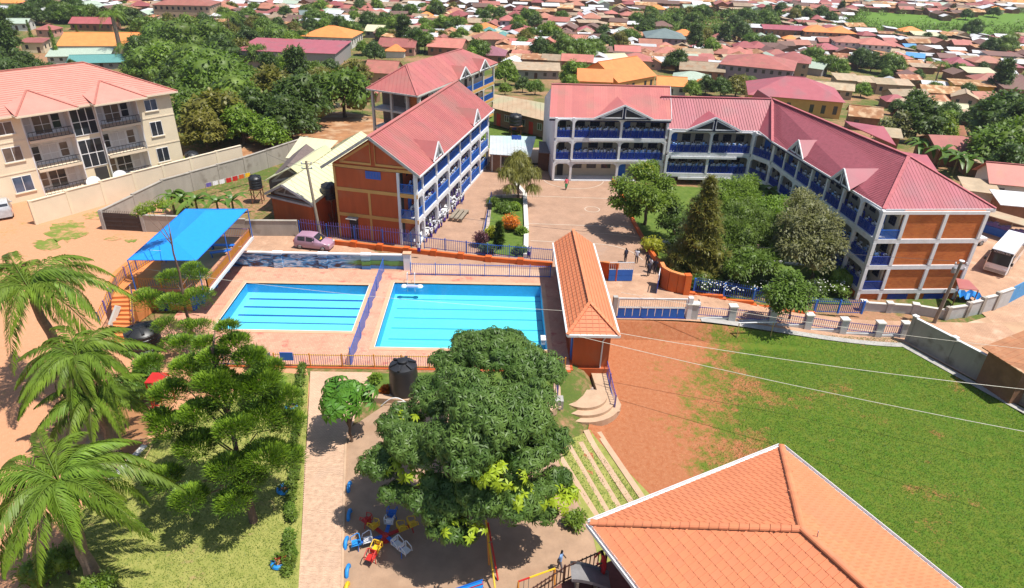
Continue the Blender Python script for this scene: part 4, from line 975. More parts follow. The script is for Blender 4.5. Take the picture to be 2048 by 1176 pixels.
# hipped roof with two projecting hips over the balconies
zE, zR = 9.95, 13.4
def ap(a, d, z): return Vector(Ap.p(a, d, z))
fl, fr_, bl_, br_ = ap(-15, -0.7, zE), ap(17.8, -0.7, zE), ap(-15, 15, zE), ap(17.8, 15, zE)
ra, rb = ap(-7, 7.2, zR), ap(10.2, 7.2, zR)
for P in ([fl, fr_, rb, ra], [fr_, br_, rb], [br_, bl_, ra, rb], [bl_, fl, ra]): roofface(t, P, M_['roof_pink'], 0.14, 0.4, mat('salmon_tile_course', (0.58, 0.23, 0.18), 0.7), ribs_down=Ap.u.to_3d() if P[0] is fl or P[0] is br_ else Ap.n.to_3d())
for c0, c1, side in ((-1.05, 5.35, 0), (7.1, 13.3, 1)):
 m_ = (c0 + c1) / 2
 pk = ap(m_ , 3.4, zE + 1.62); A_, B_ = ap(c0, -1.9, zE), ap(c1, -1.9, zE); C_, D_ = ap(c0, 1.0, zE + 0.72), ap(c1, 1.0, zE + 0.72)
 for P in ([A_, B_, pk], [B_, D_, pk], [A_, pk, C_]): 
  mb = MB(); mb.slab([p + Vector((0, 0, 0.1)) for p in P], 0.1); part('projecting_roof', mb, M_['roof_pink'], t, True)
 mb = MB(); mb.beam(A_, B_, 0.12, 0.2); mb.beam(A_, C_ - Vector((0, 0, .7)), 0.12, 0.2); mb.beam(B_, D_ - Vector((0, 0, .7)), 0.12, 0.2); part('fascia', mb, M_['cream_l'], t, True)
 for a, b in ((A_, pk), (B_, pk)):
  mb = MB(); mb.beam(a + Vector((0, 0, .14)), b + Vector((0, 0, .14)), 0.2, 0.1); part('hip_cap', mb, mat('salmon_ridge', (0.46, 0.17, 0.13), 0.7), t, True)
for a, b in ((fr_, rb), (ra, rb), (fl, ra)):
 mb = MB(); mb.beam(a + Vector((0, 0, .05)), b + Vector((0, 0, .05)), 0.24, 0.1); part('hip_cap', mb, MATS['salmon_ridge'], t, True)
mb = MB(); mb.beam(fl - Vector((0, 0, .1)), fr_ - Vector((0, 0, .1)), 0.1, 0.2); mb.beam(br_ - Vector((0, 0, .1)), fr_ - Vector((0, 0, .1)), 0.1, 0.2); part('fascia', mb, M_['cream_l'], t, True)
# ================================================================ cream roofed bungalow beside the orange ended block
ra, rb = at(563.6, 370, 5.6), at(722, 262, 5.6)
ea, eb = at(627, 410, 3.6), at(529, 387, 3.6)
dirn = (rb - ra)
t = thing('bungalow', 'low building with a cream sheet roof and two fretwork gables beside the tall utility pole', 'building', (ra.x, ra.y, 0))
roofface(t, [ra, ea, ea + dirn, rb], M_['roof_cream'], 0.08, 0.9, None, ribs_down=ea - ra)
roofface(t, [ra, rb, eb + dirn, eb], M_['roof_cream'], 0.08, 0.9, None, ribs_down=eb - ra)
fa = Face(eb + dirn.normalized() * 0.6, ea + dirn.normalized() * 0.6, dirn.to_2d()); Lg = fa.L
mb = MB(); fa.box(mb, 0.5, Lg - 0.5, 0, dirn.length - 1, -0.1, 3.45); part('wall', mb, M_['terra'], t, True)
gp_ = mat('grey_fretwork', (0.40, 0.39, 0.40), 0.7)
mb = MB(); fa.ext(mb, [(0.4, 3.5), (Lg - 0.4, 3.5), (Lg / 2, 5.35)], 0.05, 0.2); part('gable_wall', mb, mat('taupe_gable', (0.17, 0.13, 0.12), 0.8), t, True)
mb = MB()
qs = [(1.1, 3.75), (Lg - 1.1, 3.75), (Lg / 2, 5.05)]
for i in range(3): mb.beam(fa.p(*[qs[i][0], -0.02, qs[i][1]]), fa.p(qs[(i + 1) % 3][0], -0.02, qs[(i + 1) % 3][1]), 0.1, 0.2)
for a in (0.36, 0.64): mb.beam(fa.p(Lg * a, -0.03, 3.75), fa.p(Lg * (a + (0.06 if a < .5 else -.06)), -0.03, 4.5), 0.08, 0.16)
part('fretwork', mb, gp_, t, True)
mb = MB(); mb.beam(ea - Vector((0, 0, .05)), ra - Vector((0, 0, .05)), 0.08, 0.25); mb.beam(eb - Vector((0, 0, .05)), ra - Vector((0, 0, .05)), 0.08, 0.25); part('bargeboard', mb, gp_, t, True)
mb = MB(); fa.box(mb, 0.3, Lg - 0.3, -0.5, 0, 3.2, 3.42); part('gutter_beam', mb, gp_, t, True)
ra2 = at(581, 335, 5.7); eb2 = at(527, 362, 3.8); d2 = dirn * 0.42; ec2 = at(601, 350, 4.6)
roofface(t, [ra2, ra2 + d2, eb2 + d2, eb2], M_['roof_cream'], 0.08); roofface(t, [ra2, ec2, ec2 + d2, ra2 + d2], M_['roof_cream'], 0.08)
fb = Face(eb2 + dirn.normalized() * 0.5, ec2 + dirn.normalized() * 0.5, dirn.to_2d()); Lb = fb.L
mb = MB(); fb.ext(mb, [(0.3, -0.1), (Lb - 0.2, -0.1), (Lb - 0.2, 4.4), (Lb * 0.62, 5.5), (0.3, 3.7)], 0.05, dirn.length * 0.4); part('rear_gable_wall', mb, MATS['taupe_gable'], t, True)
mb = MB(); qs = [(0.7, 3.6), (Lb - 0.4, 4.3), (Lb * 0.6, 5.2)]
for i in range(3): mb.beam(fb.p(qs[i][0], -0.02, qs[i][1]), fb.p(qs[(i + 1) % 3][0], -0.02, qs[(i + 1) % 3][1]), 0.1, 0.22)
part('fretwork', mb, gp_, t, True)
h1, h2, h3, h4 = at(571, 316, 3.9), at(600, 273, 4.9), at(676, 281, 4.9), at(640, 318, 3.9)
roofface(t, [h1, h4, h3, h2], M_['roof_cream'], 0.08, 0.9, None, ribs_down=h1 - h2)
mb = MB(); mb.prism([(h1.x + .6, h1.y + .5), (h4.x, h4.y + .4), (h3.x, h3.y), (h2.x, h2.y)], 0, 3.7); part('rear_wall', mb, M_['offwhite'], t, True)
# ================================================================ changing house beside the larger pool
t = thing('changing_house', 'narrow changing house with an orange tiled hip roof beside the larger pool', 'building', (7.4, 51, 0))
x0, x1, y0, y1 = 5.45, 9.45, 42.75, 59.6
zE, zR = 2.95, 4.35; xm = 7.35
A_, B_, C_, D_ = Vector((x0, y0, zE)), Vector((x1, y0, zE)), Vector((x1, y1, zE)), Vector((x0, y1, zE))
K1, K2 = Vector((xm, y0 + 2.6, zR)), Vector((xm, y1 + 0.1, zR))
course = mat('orange_tile_course', (0.58, 0.19, 0.09), 0.65)
roofface(t, [A_, K1, K2, D_], M_['roof_orange'], 0.12, 0.36, course, ribs_down=(0, 1, 0), label=None)
roofface(t, [B_, C_, K2, K1], M_['roof_orange'], 0.12, 0.36, M_['roof_orange'], ribs_down=(0, 1, 0))
roofface(t, [A_, B_, K1], M_['roof_orange'], 0.12, 0.36, course, ribs_down=(1, 0, 0))
r = MB(); seam_lines(r, [A_, B_, K1], (0, -1, -.5), 0.5, 0.04, 0.03); seam_lines(r, [A_, K1, K2, D_], (-1, 0, -.7), 0.55, 0.03, 0.025); part('roof_ribs', r, course, t, True, kind='stuff')
for a, b in ((K1, K2), (A_, K1), (B_, K1)):
 n = max(2, int((b - a).length / 0.45))
 for k in range(n):
  mb = MB(); mb.beam(a.lerp(b, k / n) + Vector((0, 0, .06)), a.lerp(b, (k + 0.93) / n) + Vector((0, 0, .075)), 0.26, 0.1); part('ridge_tile', mb, M_['roof_orange'], t, True)
for a, b in ((A_, B_), (B_, C_), (A_, D_)):
 mb = MB(); mb.beam(a + Vector((0, 0, -.06)), b + Vector((0, 0, -.06)), 0.16, 0.2); part('gutter', mb, M_['white'], t, True)
mb = MB(); mb.bb(6.05, 43.3, -2.0, 8.9, 59.2, 2.9); part('wall', mb, M_['terra'], t, True)
mb = MB(); mb.bb(5.86, 43.0, -2.2, 9.0, 43.296, -0.3); part('plinth', mb, M_['terra'], t, True)
mb = MB(); mb.tube([(8.6, 43.2, 2.75), (8.3, 43.2, 2.2), (8.25, 43.15, -1.7)], 0.06, 6); part('downpipe', mb, M_['white'], t, True)
mb = MB(); mb.bb(5.98, 43.7, 0.02, 6.046, 44.5, 2.1); part('door', mb, M_['blue'], t, True)
mb = MB(); mb.bb(5.3, 42.3, -0.25, 5.84, 44.0, -0.01); 
# ================================================================ terrace with the blue shade canopy
t = thing('viewing_terrace', 'raised viewing terrace with orange steps and a curved barred railing beside the smaller pool', 'terrace', (-27.3, 50, 0))
TZ = 2.5
mb = MB(); mb.prism([(-30.4, 49.6), (-24.3, 49.6), (-24.3, 60.6), (-30.4, 60.6)], TZ - 0.22, TZ); part('floor_slab', mb, mat('terrace_paving', (0.50, 0.24, 0.15), 0.85, 0.1, 1.0), t, True)
mb = MB(); mb.bb(-24.3, 49.5, TZ - 0.26, -24.16, 60.7, TZ + 0.02); part('slab_edge', mb, M_['white'], t, True)
mb = MB(); mb.bb(-30.2, 50.3, 0, -26.4, 50.5, TZ - 0.23); part('front_wall', mb, M_['yellow'], t, True)
mb = MB(); mb.bb(-26.4, 50.3, 0, -26.2, 60.4, TZ - 0.23); part('side_wall', mb, M_['blue'], t, True)
for y in (51.5, 54.5, 57.5, 60.2):
 mb = MB(); mb.bb(-26.19, y, 0, -25.9, y + 0.35, TZ - 0.23); part('pier', mb, mat('sky_blue_paint', (0.05, 0.33, 0.70), 0.5), t, True)
mb = MB(); mb.bb(-29.3, 50.24, 0.0, -28.4, 50.297, 2.0); part('door', mb, M_['blue_d'], t, True)
mb = MB(); mb.bb(-28.2, 50.2, 0.9, -27.0, 50.296, 1.8); part('hatch', mb, M_['navy'], t, True)
mb = MB(); mb.bb(-28.3, 50.0, 0.8, -26.9, 50.19, 0.89); part('sill', mb, M_['white'], t, True)
land = [at(x, y, TZ).to_2d() for x, y in ((264, 592), (221, 594), (213, 574), (226, 545), (252, 524), (300, 514), (322, 500), (322, 540), (290, 575))]
mb = MB(); mb.prism([(p.x, p.y) for p in land], 0.0, TZ + 0.008); part('landing', mb, M_['orange_l'], t, True)
s0, s1 = at(221, 594, TZ), at(264, 592, TZ); b0, b1 = at(230, 693, 0), at(270, 697, 0)
NS = 11
for k in range(NS):
 f0, f1 = k / NS, (k + 1) / NS; z = TZ * (1 - (k + 1) / (NS + 1))
 a, b = s0.lerp(b0, f0), s1.lerp(b1, f0); c, d = s1.lerp(b1, f1), s0.lerp(b0, f1)
 mb = MB(); mb.prism([(a.x, a.y), (d.x, d.y), (c.x, c.y), (b.x, b.y)], 0.0 if k > 6 else z - 0.5, z); part('step', mb, M_['orange_l'], t, True)
mb = MB(); mb.beam(at(236, 612, 2.3), at(222, 650, 1.0), 0.25, 0.4); part('stair_kerb', mb, M_['offwhite'], t, True)
crv = [at(x, y, z) for x, y, z in ((322, 517, TZ), (300, 524, TZ), (275, 540, TZ), (252, 556, TZ), (235, 575, TZ), (222, 600, TZ), (212, 625, 1.9), (200, 648, 1.3))]
fence('terrace_railing', [(p.x, p.y, p.z) for p in crv], 1.05, '', barm='purple', railm='bar_o', bar2='bar_y', sp=0.14, bw=0.035, parent=t, post_every=5)
fence('terrace_railing', [(b1.x + .05, b1.y, 0.1), (s1.x + .05, s1.y, TZ)], 1.0, '', barm='purple', railm='bar_y', bar2='bar_o', sp=0.16, parent=t, post_every=2)
fence('terrace_railing', [(-30.2, 49.75, TZ), (-24.4, 49.75, TZ)], 0.95, '', barm='bar_o', railm='bar_o', sp=0.2, parent=t, post_every=2)
fence('terrace_railing', [(-24.4, 49.75, TZ), (-24.4, 60.5, TZ)], 0.95, '', barm='bar_o', railm='purple', bar2='bar_o', sp=0.17, bw=0.06, parent=t, post_every=2.7)
fence('terrace_railing', [(-24.4, 60.5, TZ), (-30.3, 60.5, TZ)], 0.95, '', barm='bar_o', railm='purple', sp=0.17, parent=t, post_every=3)
CZ = 5.45
t = thing('shade_canopy', 'large bright blue fabric shade canopy on slim posts above the viewing terrace', 'canopy', (-27.3, 54.6, TZ))
c = [at(255, 520, CZ), at(393, 521, CZ), at(495, 418, CZ), at(371, 418, CZ)]
q1 = c[0].lerp(c[1], 0.5).lerp(c[3].lerp(c[2], 0.5), 0.22) + Vector((0, 0, 0.75)); q2 = c[0].lerp(c[1], 0.5).lerp(c[3].lerp(c[2], 0.5), 0.80) + Vector((0, 0, 0.75))
cm_ = mat('blue_shade_fabric', (0.018, 0.30, 0.86), 0.55, 0.04, 3.0, 0.004, 5, spec=0.35, trans=0.12)
mb = MB()
def sag(a, b, cc, n=8, s=0.10):
 V = []
 for i in range(n + 1):
  for j in range(n + 1 - i):
   u, v = i / n, j / n; w = 1 - u - v; p = a * w + b * u + cc * v
   V.append(p - Vector((0, 0, s * 9 * u * v * w + s * 0.8 * (u * v + v * w + u * w) + 0.012 * math.sin(p.x * 5 + p.y * 3))))
 idx = {}; k = 0
 for i in range(n + 1):
  for j in range(n + 1 - i): idx[(i, j)] = k; k += 1
 F = []
 for i in range(n):
  for j in range(n - i):
   F.append((idx[(i, j)], idx[(i + 1, j)], idx[(i, j + 1)]))
   if i + j < n - 1: F.append((idx[(i + 1, j)], idx[(i + 1, j + 1)], idx[(i, j + 1)]))
 mb.add(V, F)
sag(c[0], c[1], q1); sag(c[1], c[2], q2); sag(c[1], q2, q1); sag(c[2], c[3], q2); sag(c[3], c[0], q1); sag(c[3], q1, q2)
part('fabric', mb, cm_, t, True, smooth=True)
for p in c + [(c[1] + c[2]) / 2, (c[0] + c[3]) / 2]:
 mb = MB(); mb.tube([(p.x, p.y, TZ), (p.x, p.y, p.z)], 0.045, 6); part('post', mb, M_['blue'], t, True)
mb = MB()
for i in range(4): mb.tube([c[i], c[(i + 1) % 4]], 0.03, 5)
part('frame', mb, M_['blue'], t, True)
def bench(x, y, z, L, rz, label, m='blue'):
 t = thing('bench', label, 'bench', (x, y, z), rz)
 mb = MB(); mb.bb(-L / 2, -0.22, 0.42, L / 2, 0.22, 0.48); part('seat', mb, M_[m], t)
 for a in (-L / 2 + 0.15, L / 2 - 0.15):
  mb = MB(); mb.bb(a - 0.04, -0.2, 0, a + 0.04, 0.2, 0.415); part('leg', mb, M_[m], t)
 return t
bench(-26.0, 57.6, TZ, 2.2, 0.0, 'blue bench at the far end of the terrace under the canopy')
bench(-25.6, 56.2, TZ, 2.0, 0.4, 'shaded blue bench angled on the terrace nearer the side railing')
# ================================================================ boundary walls and gates on the left
def wallrun(name, P, h, m, capm, label, th=0.2, pier=None, pierm=None, step=True, group=None, cat='wall', pw=0.35, zoff=-0.3, piercap=None, capw=0.12, caph=0.08):
 """masonry wall along P (x,y,top z), one panel per stretch with coping and piers"""
 b = P[0]; t = thing(name, label, cat, (b[0], b[1], hbase(b[0], b[1])), 0, group)
 for i in range(len(P) - 1):
  a, c = Vector(P[i][:2]), Vector(P[i + 1][:2]); L = (c - a).length; n = max(1, round(L / (pier or 1e9)))
  ang = math.atan2((c - a).y, (c - a).x)
  for k in range(n):
   p, q = a.lerp(c, k / n), a.lerp(c, (k + 1) / n)
   zt = P[i][2] + (P[i + 1][2] - P[i][2]) * ((k + 0.5) / n)
   g = min(hbase(p.x, p.y), hbase(q.x, q.y)) + zoff
   mid = (p + q) / 2; l = (q - p).length
   mb = MB(); mb.box((mid.x, mid.y, (zt + g) / 2), (l - 0.01, th, zt - g), ang); part('wall_panel', mb, m, t, True)
   mb = MB(); mb.box((mid.x, mid.y, zt + caph / 2), (l - 0.012, th + capw, caph), ang); part('coping', mb, capm, t, True)
   if pier:
    mb = MB(); mb.box((p.x, p.y, (zt + g) / 2 + 0.06), (pw, pw, zt - g + 0.12), ang); part('pier', mb, pierm or m, t, True)
    if piercap:
     mb = MB(); mb.box((p.x, p.y, zt + 0.18), (pw + 0.14, pw + 0.14, 0.1), ang); part('pier_cap', mb, piercap, t, True)
 return t
wallrun('boundary_wall', [(-42.7, 67.3, 2.1), (-40.4, 76.8, 2.3), (-33.8, 86.0, 2.4), (-28.0, 96.5, 2.4)], 2.2, M_['conc_dark'], M_['conc_dark'], 'weathered grey boundary wall stepping uphill behind the banana plants', 0.22, 4.3, M_['conc_dark'], pw=0.3)
wallrun('boundary_wall', [(-50.6, 68.2, 2.6), (-44.1, 77.6, 2.9), (-35.2, 89.4, 3.0)], 2.6, M_['cream_l'], M_['cream_l'], 'cream boundary wall in front of the apartment building', 0.22, 4.2, M_['cream'], pw=0.3)
wallrun('boundary_wall', [(-38.2, 66.9, 2.0), (-27, 66.4, 1.8), (-21.6, 66.6, 1.7)], 2.0, M_['conc_dark'], M_['conc_dark'], 'stained concrete wall behind the blue canopy, running to the parked car', 0.22)
t = thing('metal_gate', 'dark brown sheet metal gate between the two weathered walls', 'gate', (-40.4, 67.1, 0))
fc = Face((-42.5, 67.15), (-38.4, 66.85), (0, 1)); gm = mat('brown_gate_sheet', (0.055, 0.038, 0.036), 0.6, 0.15, 1)
for k in range(2):
 mb = MB(); fc.box(mb, 0.05 + k * 2.03, 2.04 + k * 2.03, 0, 0.06, 0.06, 2.0); part('leaf', mb, gm, t, True)
mb = MB()
for z in (0.5, 1.0, 1.5): fc.box(mb, 0.05, 4.07, -0.03, -0.002, z, z + 0.06)
part('crossbar', mb, gm, t, True)
mb = MB()
for k in range(20): fc.box(mb, 0.15 + k * 0.2, 0.18 + k * 0.2, 0, 0.03, 2.0, 2.3)
part('spikes', mb, gm, t, True)
for a in (-0.2, 4.3):
 mb = MB(); fc.box(mb, a - 0.18, a + 0.18, -0.1, 0.26, -0.1, 2.2); part('pier', mb, M_['concrete'], t, True)
# ================================================================ orange stepped low walls, ramps and blue fences
def lowwall(name, P, label, m='orange', h=0.5, th=0.3, step=3.0):
 b = P[0]; t = thing(name, label, 'wall', (b[0], b[1], hbase(b[0], b[1])))
 for i in range(len(P) - 1):
  a, c = Vector(P[i][:2]), Vector(P[i + 1][:2]); L = (c - a).length; n = max(1, round(L / step)); ang = math.atan2((c - a).y, (c - a).x)
  for k in range(n):
   p, q = a.lerp(c, k / n), a.lerp(c, (k + 1) / n); mid = (p + q) / 2; l = (q - p).length; g = min(hbase(p.x, p.y), hbase(q.x, q.y))
   mb = MB(); mb.box((mid.x, mid.y, g + h / 2 - 0.1), (l - 0.01, th, h + 0.2), ang); part('wall_panel', mb, M_[m], t, True)
   mb = MB(); mb.box((p.x, p.y, g + h / 2 + 0.02), (0.62, th + 0.22, h + 0.26), ang); part('pier', mb, M_[m], t, True)
 return t
lowwall('stepped_wall', [(-18.0, 64.7), (-0.9, 61.2), (5.6, 60.3)], 'long burnt orange stepped plinth wall running from the parked car past the pools')
fence('spiked_fence', [(-21.3, 66.2, 0.3), (-18.2, 65.5, 0.3), (-9.0, 63.4, 0.45), (-8.0, 63.1, 0.45)], 1.6, 'violet spiked fence with white tips in front of the orange block', barm='purple', railm='purple', postm='blue', sp=0.28, bw=0.045, spike=0.28, post_every=3.0)
fence('blue_fence', [(-7.6, 63.0, 0.5), (-1.0, 61.5, 0.5), (5.6, 60.6, 0.5)], 1.35, 'blue barred fence on the orange plinth in front of the yard planter', barm='blue_d', railm='blue', postm='blue', sp=0.2, bw=0.04, post_every=2.6)
mb = MB(); mb.prism([(-8.4, 58.3), (-8.4, 60.4), (5.6, 59.4), (5.6, 58.1)], 0.0, 0.034); single('walkway', mb, M_['pathp'], 'pale sloping walkway strip between the pool fence and the orange plinth', 'path')
# garden edging and garden fence on the right
lowwall('stepped_wall', [(18.6, 55.4), (24.5, 54.9), (30.5, 54.6)], 'orange plinth wall below the garden fence and the leafy hedge', h=0.4, step=3.4)
fence('garden_fence', [(18.8, 55.6, 0.0), (24.5, 55.15, -0.7), (30.5, 54.8, -1.6), (35.4, 55.2, -1.9)], 1.35, 'blue spiked fence along the garden hedge by the driveway', barm='blue_d', railm='blue', postm='blue', sp=0.2, bw=0.05, spike=0.2, post_every=2.9, postw=0.16)
def kerbwall(P, label, m, h=0.35, th=0.35, name='garden_kerb', cat='kerb'):
 b = P[0]; t = thing(name, label, cat, (b[0], b[1], hbase(*b[:2])))
 for i in range(len(P) - 1):
  A_, C_ = Vector(P[i]), Vector(P[i + 1]); n_ = max(1, round((C_ - A_).length / 1.6))
  for k_ in range(n_):
   a, c = A_.lerp(C_, k_ / n_), A_.lerp(C_, (k_ + 1) / n_); mid = (a + c) / 2; mb = MB()
   mb.box((mid.x, mid.y, hbase(mid.x, mid.y) + h / 2 - 0.1), ((c - a).length - 0.01, th, h + 0.2), math.atan2((c - a).y, (c - a).x)); part('kerb', mb, m, t, True)
 return t
kerbwall([(15.6, 87), (15.9, 80), (15.9, 72), (16.1, 67.6)], 'orange kerb between the ball court and the garden trees', M_['orange'])
kerbwall([(16.0, 66.0), (16.4, 62), (17.2, 59)], 'short orange kerb by the yellow green bush at the gateway', M_['orange'], 0.6)
kerbwall([(16.4, 67.2), (24, 66.6), (32, 66.2), (35.4, 66)], 'whitewashed stone edging crossing the garden', M_['white'], 0.25, 0.3)
# curved orange gateway walls
def curved(P, h0, h1, label, w=0.28):
 t = thing('gateway_wall', label, 'wall', (P[0][0], P[0][1], hbase(*P[0])))
 n = len(P); mb = MB(); cb = MB()
 for i in range(n - 1):
  a, c = Vector(P[i]), Vector(P[i + 1]); d = (c - a).normalized(); s = Vector((-d.y, d.x)) * w / 2
  za, zc = hbase(*a), hbase(*c); ha, hc = h0 + (h1 - h0) * (i / (n - 1)) ** 0.6, h0 + (h1 - h0) * ((i + 1) / (n - 1)) ** 0.6
  V = [(a + s).to_3d(), (a - s).to_3d(), (c - s).to_3d(), (c + s).to_3d()]
  for v, z in zip(V, (za, za, zc, zc)): v.z = z - 0.3
  T = [(a + s).to_3d(), (a - s).to_3d(), (c - s).to_3d(), (c + s).to_3d()]
  for v, z in zip(T, (za + ha, za + ha, zc + hc, zc + hc)): v.z = z
  mb.add(V + T, [(3, 2, 1, 0), (4, 5, 6, 7), (0, 1, 5, 4), (1, 2, 6, 5), (2, 3, 7, 6), (3, 0, 4, 7)])
  up = Vector((0, 0, 0.05)); cb.beam((a.to_3d() + Vector((0, 0, za + ha))) + up, c.to_3d() + Vector((0, 0, zc + hc)) + up, w + 0.1, 0.1)
 part('wall_body', mb, M_['orange'], t, True); part('coping', cb, M_['orange_l'], t, True)
 return t
qq = [(1317, 568), (1322, 575), (1335, 581), (1352, 585), (1370, 588)]
P = [tuple(G(x, y).to_2d()) for x, y in qq]
t = curved(P, 2.3, 1.9, 'tall curved orange gateway wall on the garden side of the inner gate')
mb = MB(); e = P[-1]; mb.box((e[0], e[1], hbase(*e) + 0.95), (0.6, 0.6, 2.3), 0.1); part('end_pier', mb, M_['orange'], t, True)
P = [(10.0, 59.4), (10.5, 58.5), (11.0, 57.8), (11.7, 57.4)]
curved(P, 1.0, 1.9, 'curved orange gateway wall beside the changing house roof')
t = thing('inner_gate', 'open blue sheet metal gate leaf at the entrance to the ball court', 'gate', tuple(G(1227, 560)))
a, b = G(1216, 563).to_2d(), G(1264, 563).to_2d(); fc = Face(a, b, (0, 1)); L_ = fc.L; gz0 = hbase(a.x, a.y) + 0.08
for k in range(2):
 for r in range(2):
  mb = MB(); fc.box(mb, L_ * (0.0, 0.31)[k] + 0.02, L_ * (0.31, 1.0)[k] - 0.02, 0, 0.06, gz0 + r * 0.6, gz0 + r * 0.6 + 0.58); part('sheet_panel', mb, M_['blue'], t, True)
bars(t, fc, 0, L_, gz0 + 1.2, gz0 + 2.0, M_['white'], 0.2, 0.03, 0.03, 'upper_bars')
t = thing('inner_gate', 'blue gate leaf folded back against the curved orange wall', 'gate', tuple(G(1314, 588)))
a, b = G(1317, 569).to_2d(), G(1313, 588).to_2d(); fc = Face(a, b, (-1, 0)); L_ = fc.L
mb = MB(); fc.box(mb, 0, L_, 0, 0.07, hbase(a.x, a.y) + 0.08, hbase(a.x, a.y) + 1.4); part('sheet_panel', mb, M_['blue_d'], t, True)
bars(t, fc, 0, L_, hbase(a.x, a.y) + 1.41, hbase(a.x, a.y) + 2.0, M_['white'], 0.2, 0.03, 0.03, 'upper_bars')
# sliding gate to the field
t = thing('sliding_gate', 'long sliding gate of blue sheet panels below white bars, between field and driveway', 'gate', (13.6, 50.9, -0.7))
fc = Face((10.65, 50.42), (16.75, 50.5), (0, 1)); L_ = fc.L; zg = -0.02
for k in range(9):
 mb = MB(); fc.box(mb, 0.05 + k * (L_ - 0.1) / 9, 0.05 + (k + 1) * (L_ - 0.1) / 9 - 0.05, 0, 0.05, zg + 0.1, zg + 1.0); part('sheet_panel', mb, M_['blue'], t, True)
mb = MB(); fc.box(mb, 0, L_, -0.02, 0.07, zg + 1.02, zg + 1.1); fc.box(mb, 0, L_, -0.02, 0.07, zg + 1.92, zg + 2.02); fc.box(mb, 0, 0.09, -0.02, 0.07, zg + 1.1, zg + 1.92); fc.box(mb, L_ - 0.09, L_, -0.02, 0.07, zg + 1.1, zg + 1.92); part('frame', mb, M_['white'], t, True)
bars(t, fc, 0.1, L_ - 0.1, zg + 1.1, zg + 1.92, M_['offwhite'], 0.2, 0.025, 0.03, 'upper_bars')
mb = MB(); fc.box(mb, 0, L_, -0.03, 0.08, zg, zg + 0.1); part('bottom_rail', mb, M_['blue_d'], t, True)
for a in (-0.45, L_ + 0.1):
 mb = MB(); fc.box(mb, a, a + 0.4, -0.05, 0.35, zg - 0.4, zg + 2.1); part('gate_post', mb, M_['concrete'] if a < 0 else M_['white'], t, True)
# pier-and-bar fence along the field
t = thing('field_fence', 'pale concrete pier fence with violet bars between the playing field and the driveway', 'fence', (17.6, 51.4, -1))
pp = [(17.35, 50.75), (21.1, 51.05), (25.0, 51.5), (28.5, 51.7), (31.9, 51.75), (35.3, 51.75), (37.7, 51.8)]
lg = mat('light_render', (0.50, 0.50, 0.49), 0.85, 0.08, 1.5)
for i, p in enumerate(pp):
 g = hbase(p[0], p[1]) - 0.45; w = 0.62 if i else 1.0
 mb = MB(); mb.box((p[0], p[1], g + 0.85), (w, 0.55, 2.1)); part('pier', mb, lg, t, True)
 mb = MB(); mb.box((p[0], p[1], g + 1.96), (w + 0.14, 0.7, 0.12)); part('pier_cap', mb, M_['offwhite'], t, True)
 if i < len(pp) - 1:
  q = pp[i + 1]; g2 = hbase(*q) - 0.45; a = Vector((p[0] + w / 2, p[1], g)); b = Vector((q[0] - 0.31, q[1], g2)); mid = (a + b) / 2; d = b - a
  mb = MB(); mb.box((mid.x, mid.y, mid.z + 0.2), (d.length - 0.01, 0.3, 0.9), math.atan2(d.y, d.x)); part('plinth', mb, lg, t, True)
  up = Vector((0, 0, 0.7)); fence('x', [tuple(a + up), tuple(b + up)], 0.95, '', barm='purple', railm='purple', sp=0.2, bw=0.035, parent=t, post_every=9)
wallrun('concrete_wall', [(37.75, 51.0, 0.25), (41.0, 44.3, 0.1), (44.3, 37.5, 0.0), (50, 26, -0.2)], 2, M_['conc_dark'], M_['white'], 'tall grey concrete wall with white coping along the far side of the playing field', 0.22, 3.6, M_['conc_dark'], pw=0.32, piercap=M_['white'], caph=0.06, capw=0.06)
mb = MB(); V = [(18.2, 50.9), (37.2, 50.6), (41.2, 42.5), (44, 37), (43.4, 37), (40.4, 42.6), (36.8, 49.9), (18.2, 50.2)]
sheet('rubble_kerb', V, M_['concrete'], 0.09, g=0.5)
wallrun('street_wall', [(36.3, 56.7, -1.5), (41.2, 56.2, -1.45), (43.8, 55.3, -1.4)], 1.2, lg, M_['offwhite'], 'low rendered wall with square piers below the brick end of the school', 0.22, 2.5, lg, pw=0.5, piercap=M_['offwhite'])
wallrun('street_wall', [(43.8, 55.2, -1.2), (46.1, 55.8, -0.95), (49.8, 57.2, -0.5), (52.0, 58.3, -0.3)], 1.2, lg, M_['offwhite'], 'rendered wall stepping uphill beside the dirt road to the blue gate', 0.22, 2.1, M_['conc_dark'], pw=0.42)
t = thing('street_gate', 'sky blue sheet metal gate at the frame edge beside the dirt road', 'gate', (52.3, 58.4, -2.4))
fc = Face((52.2, 58.45), (55.6, 60.6), (-0.5, 1))
for k in range(3):
 mb = MB(); fc.box(mb, k * 1.33, k * 1.33 + 1.3, 0, 0.06, -2.3, -0.3); part('sheet_panel', mb, MATS['sky_blue_paint'], t, True)
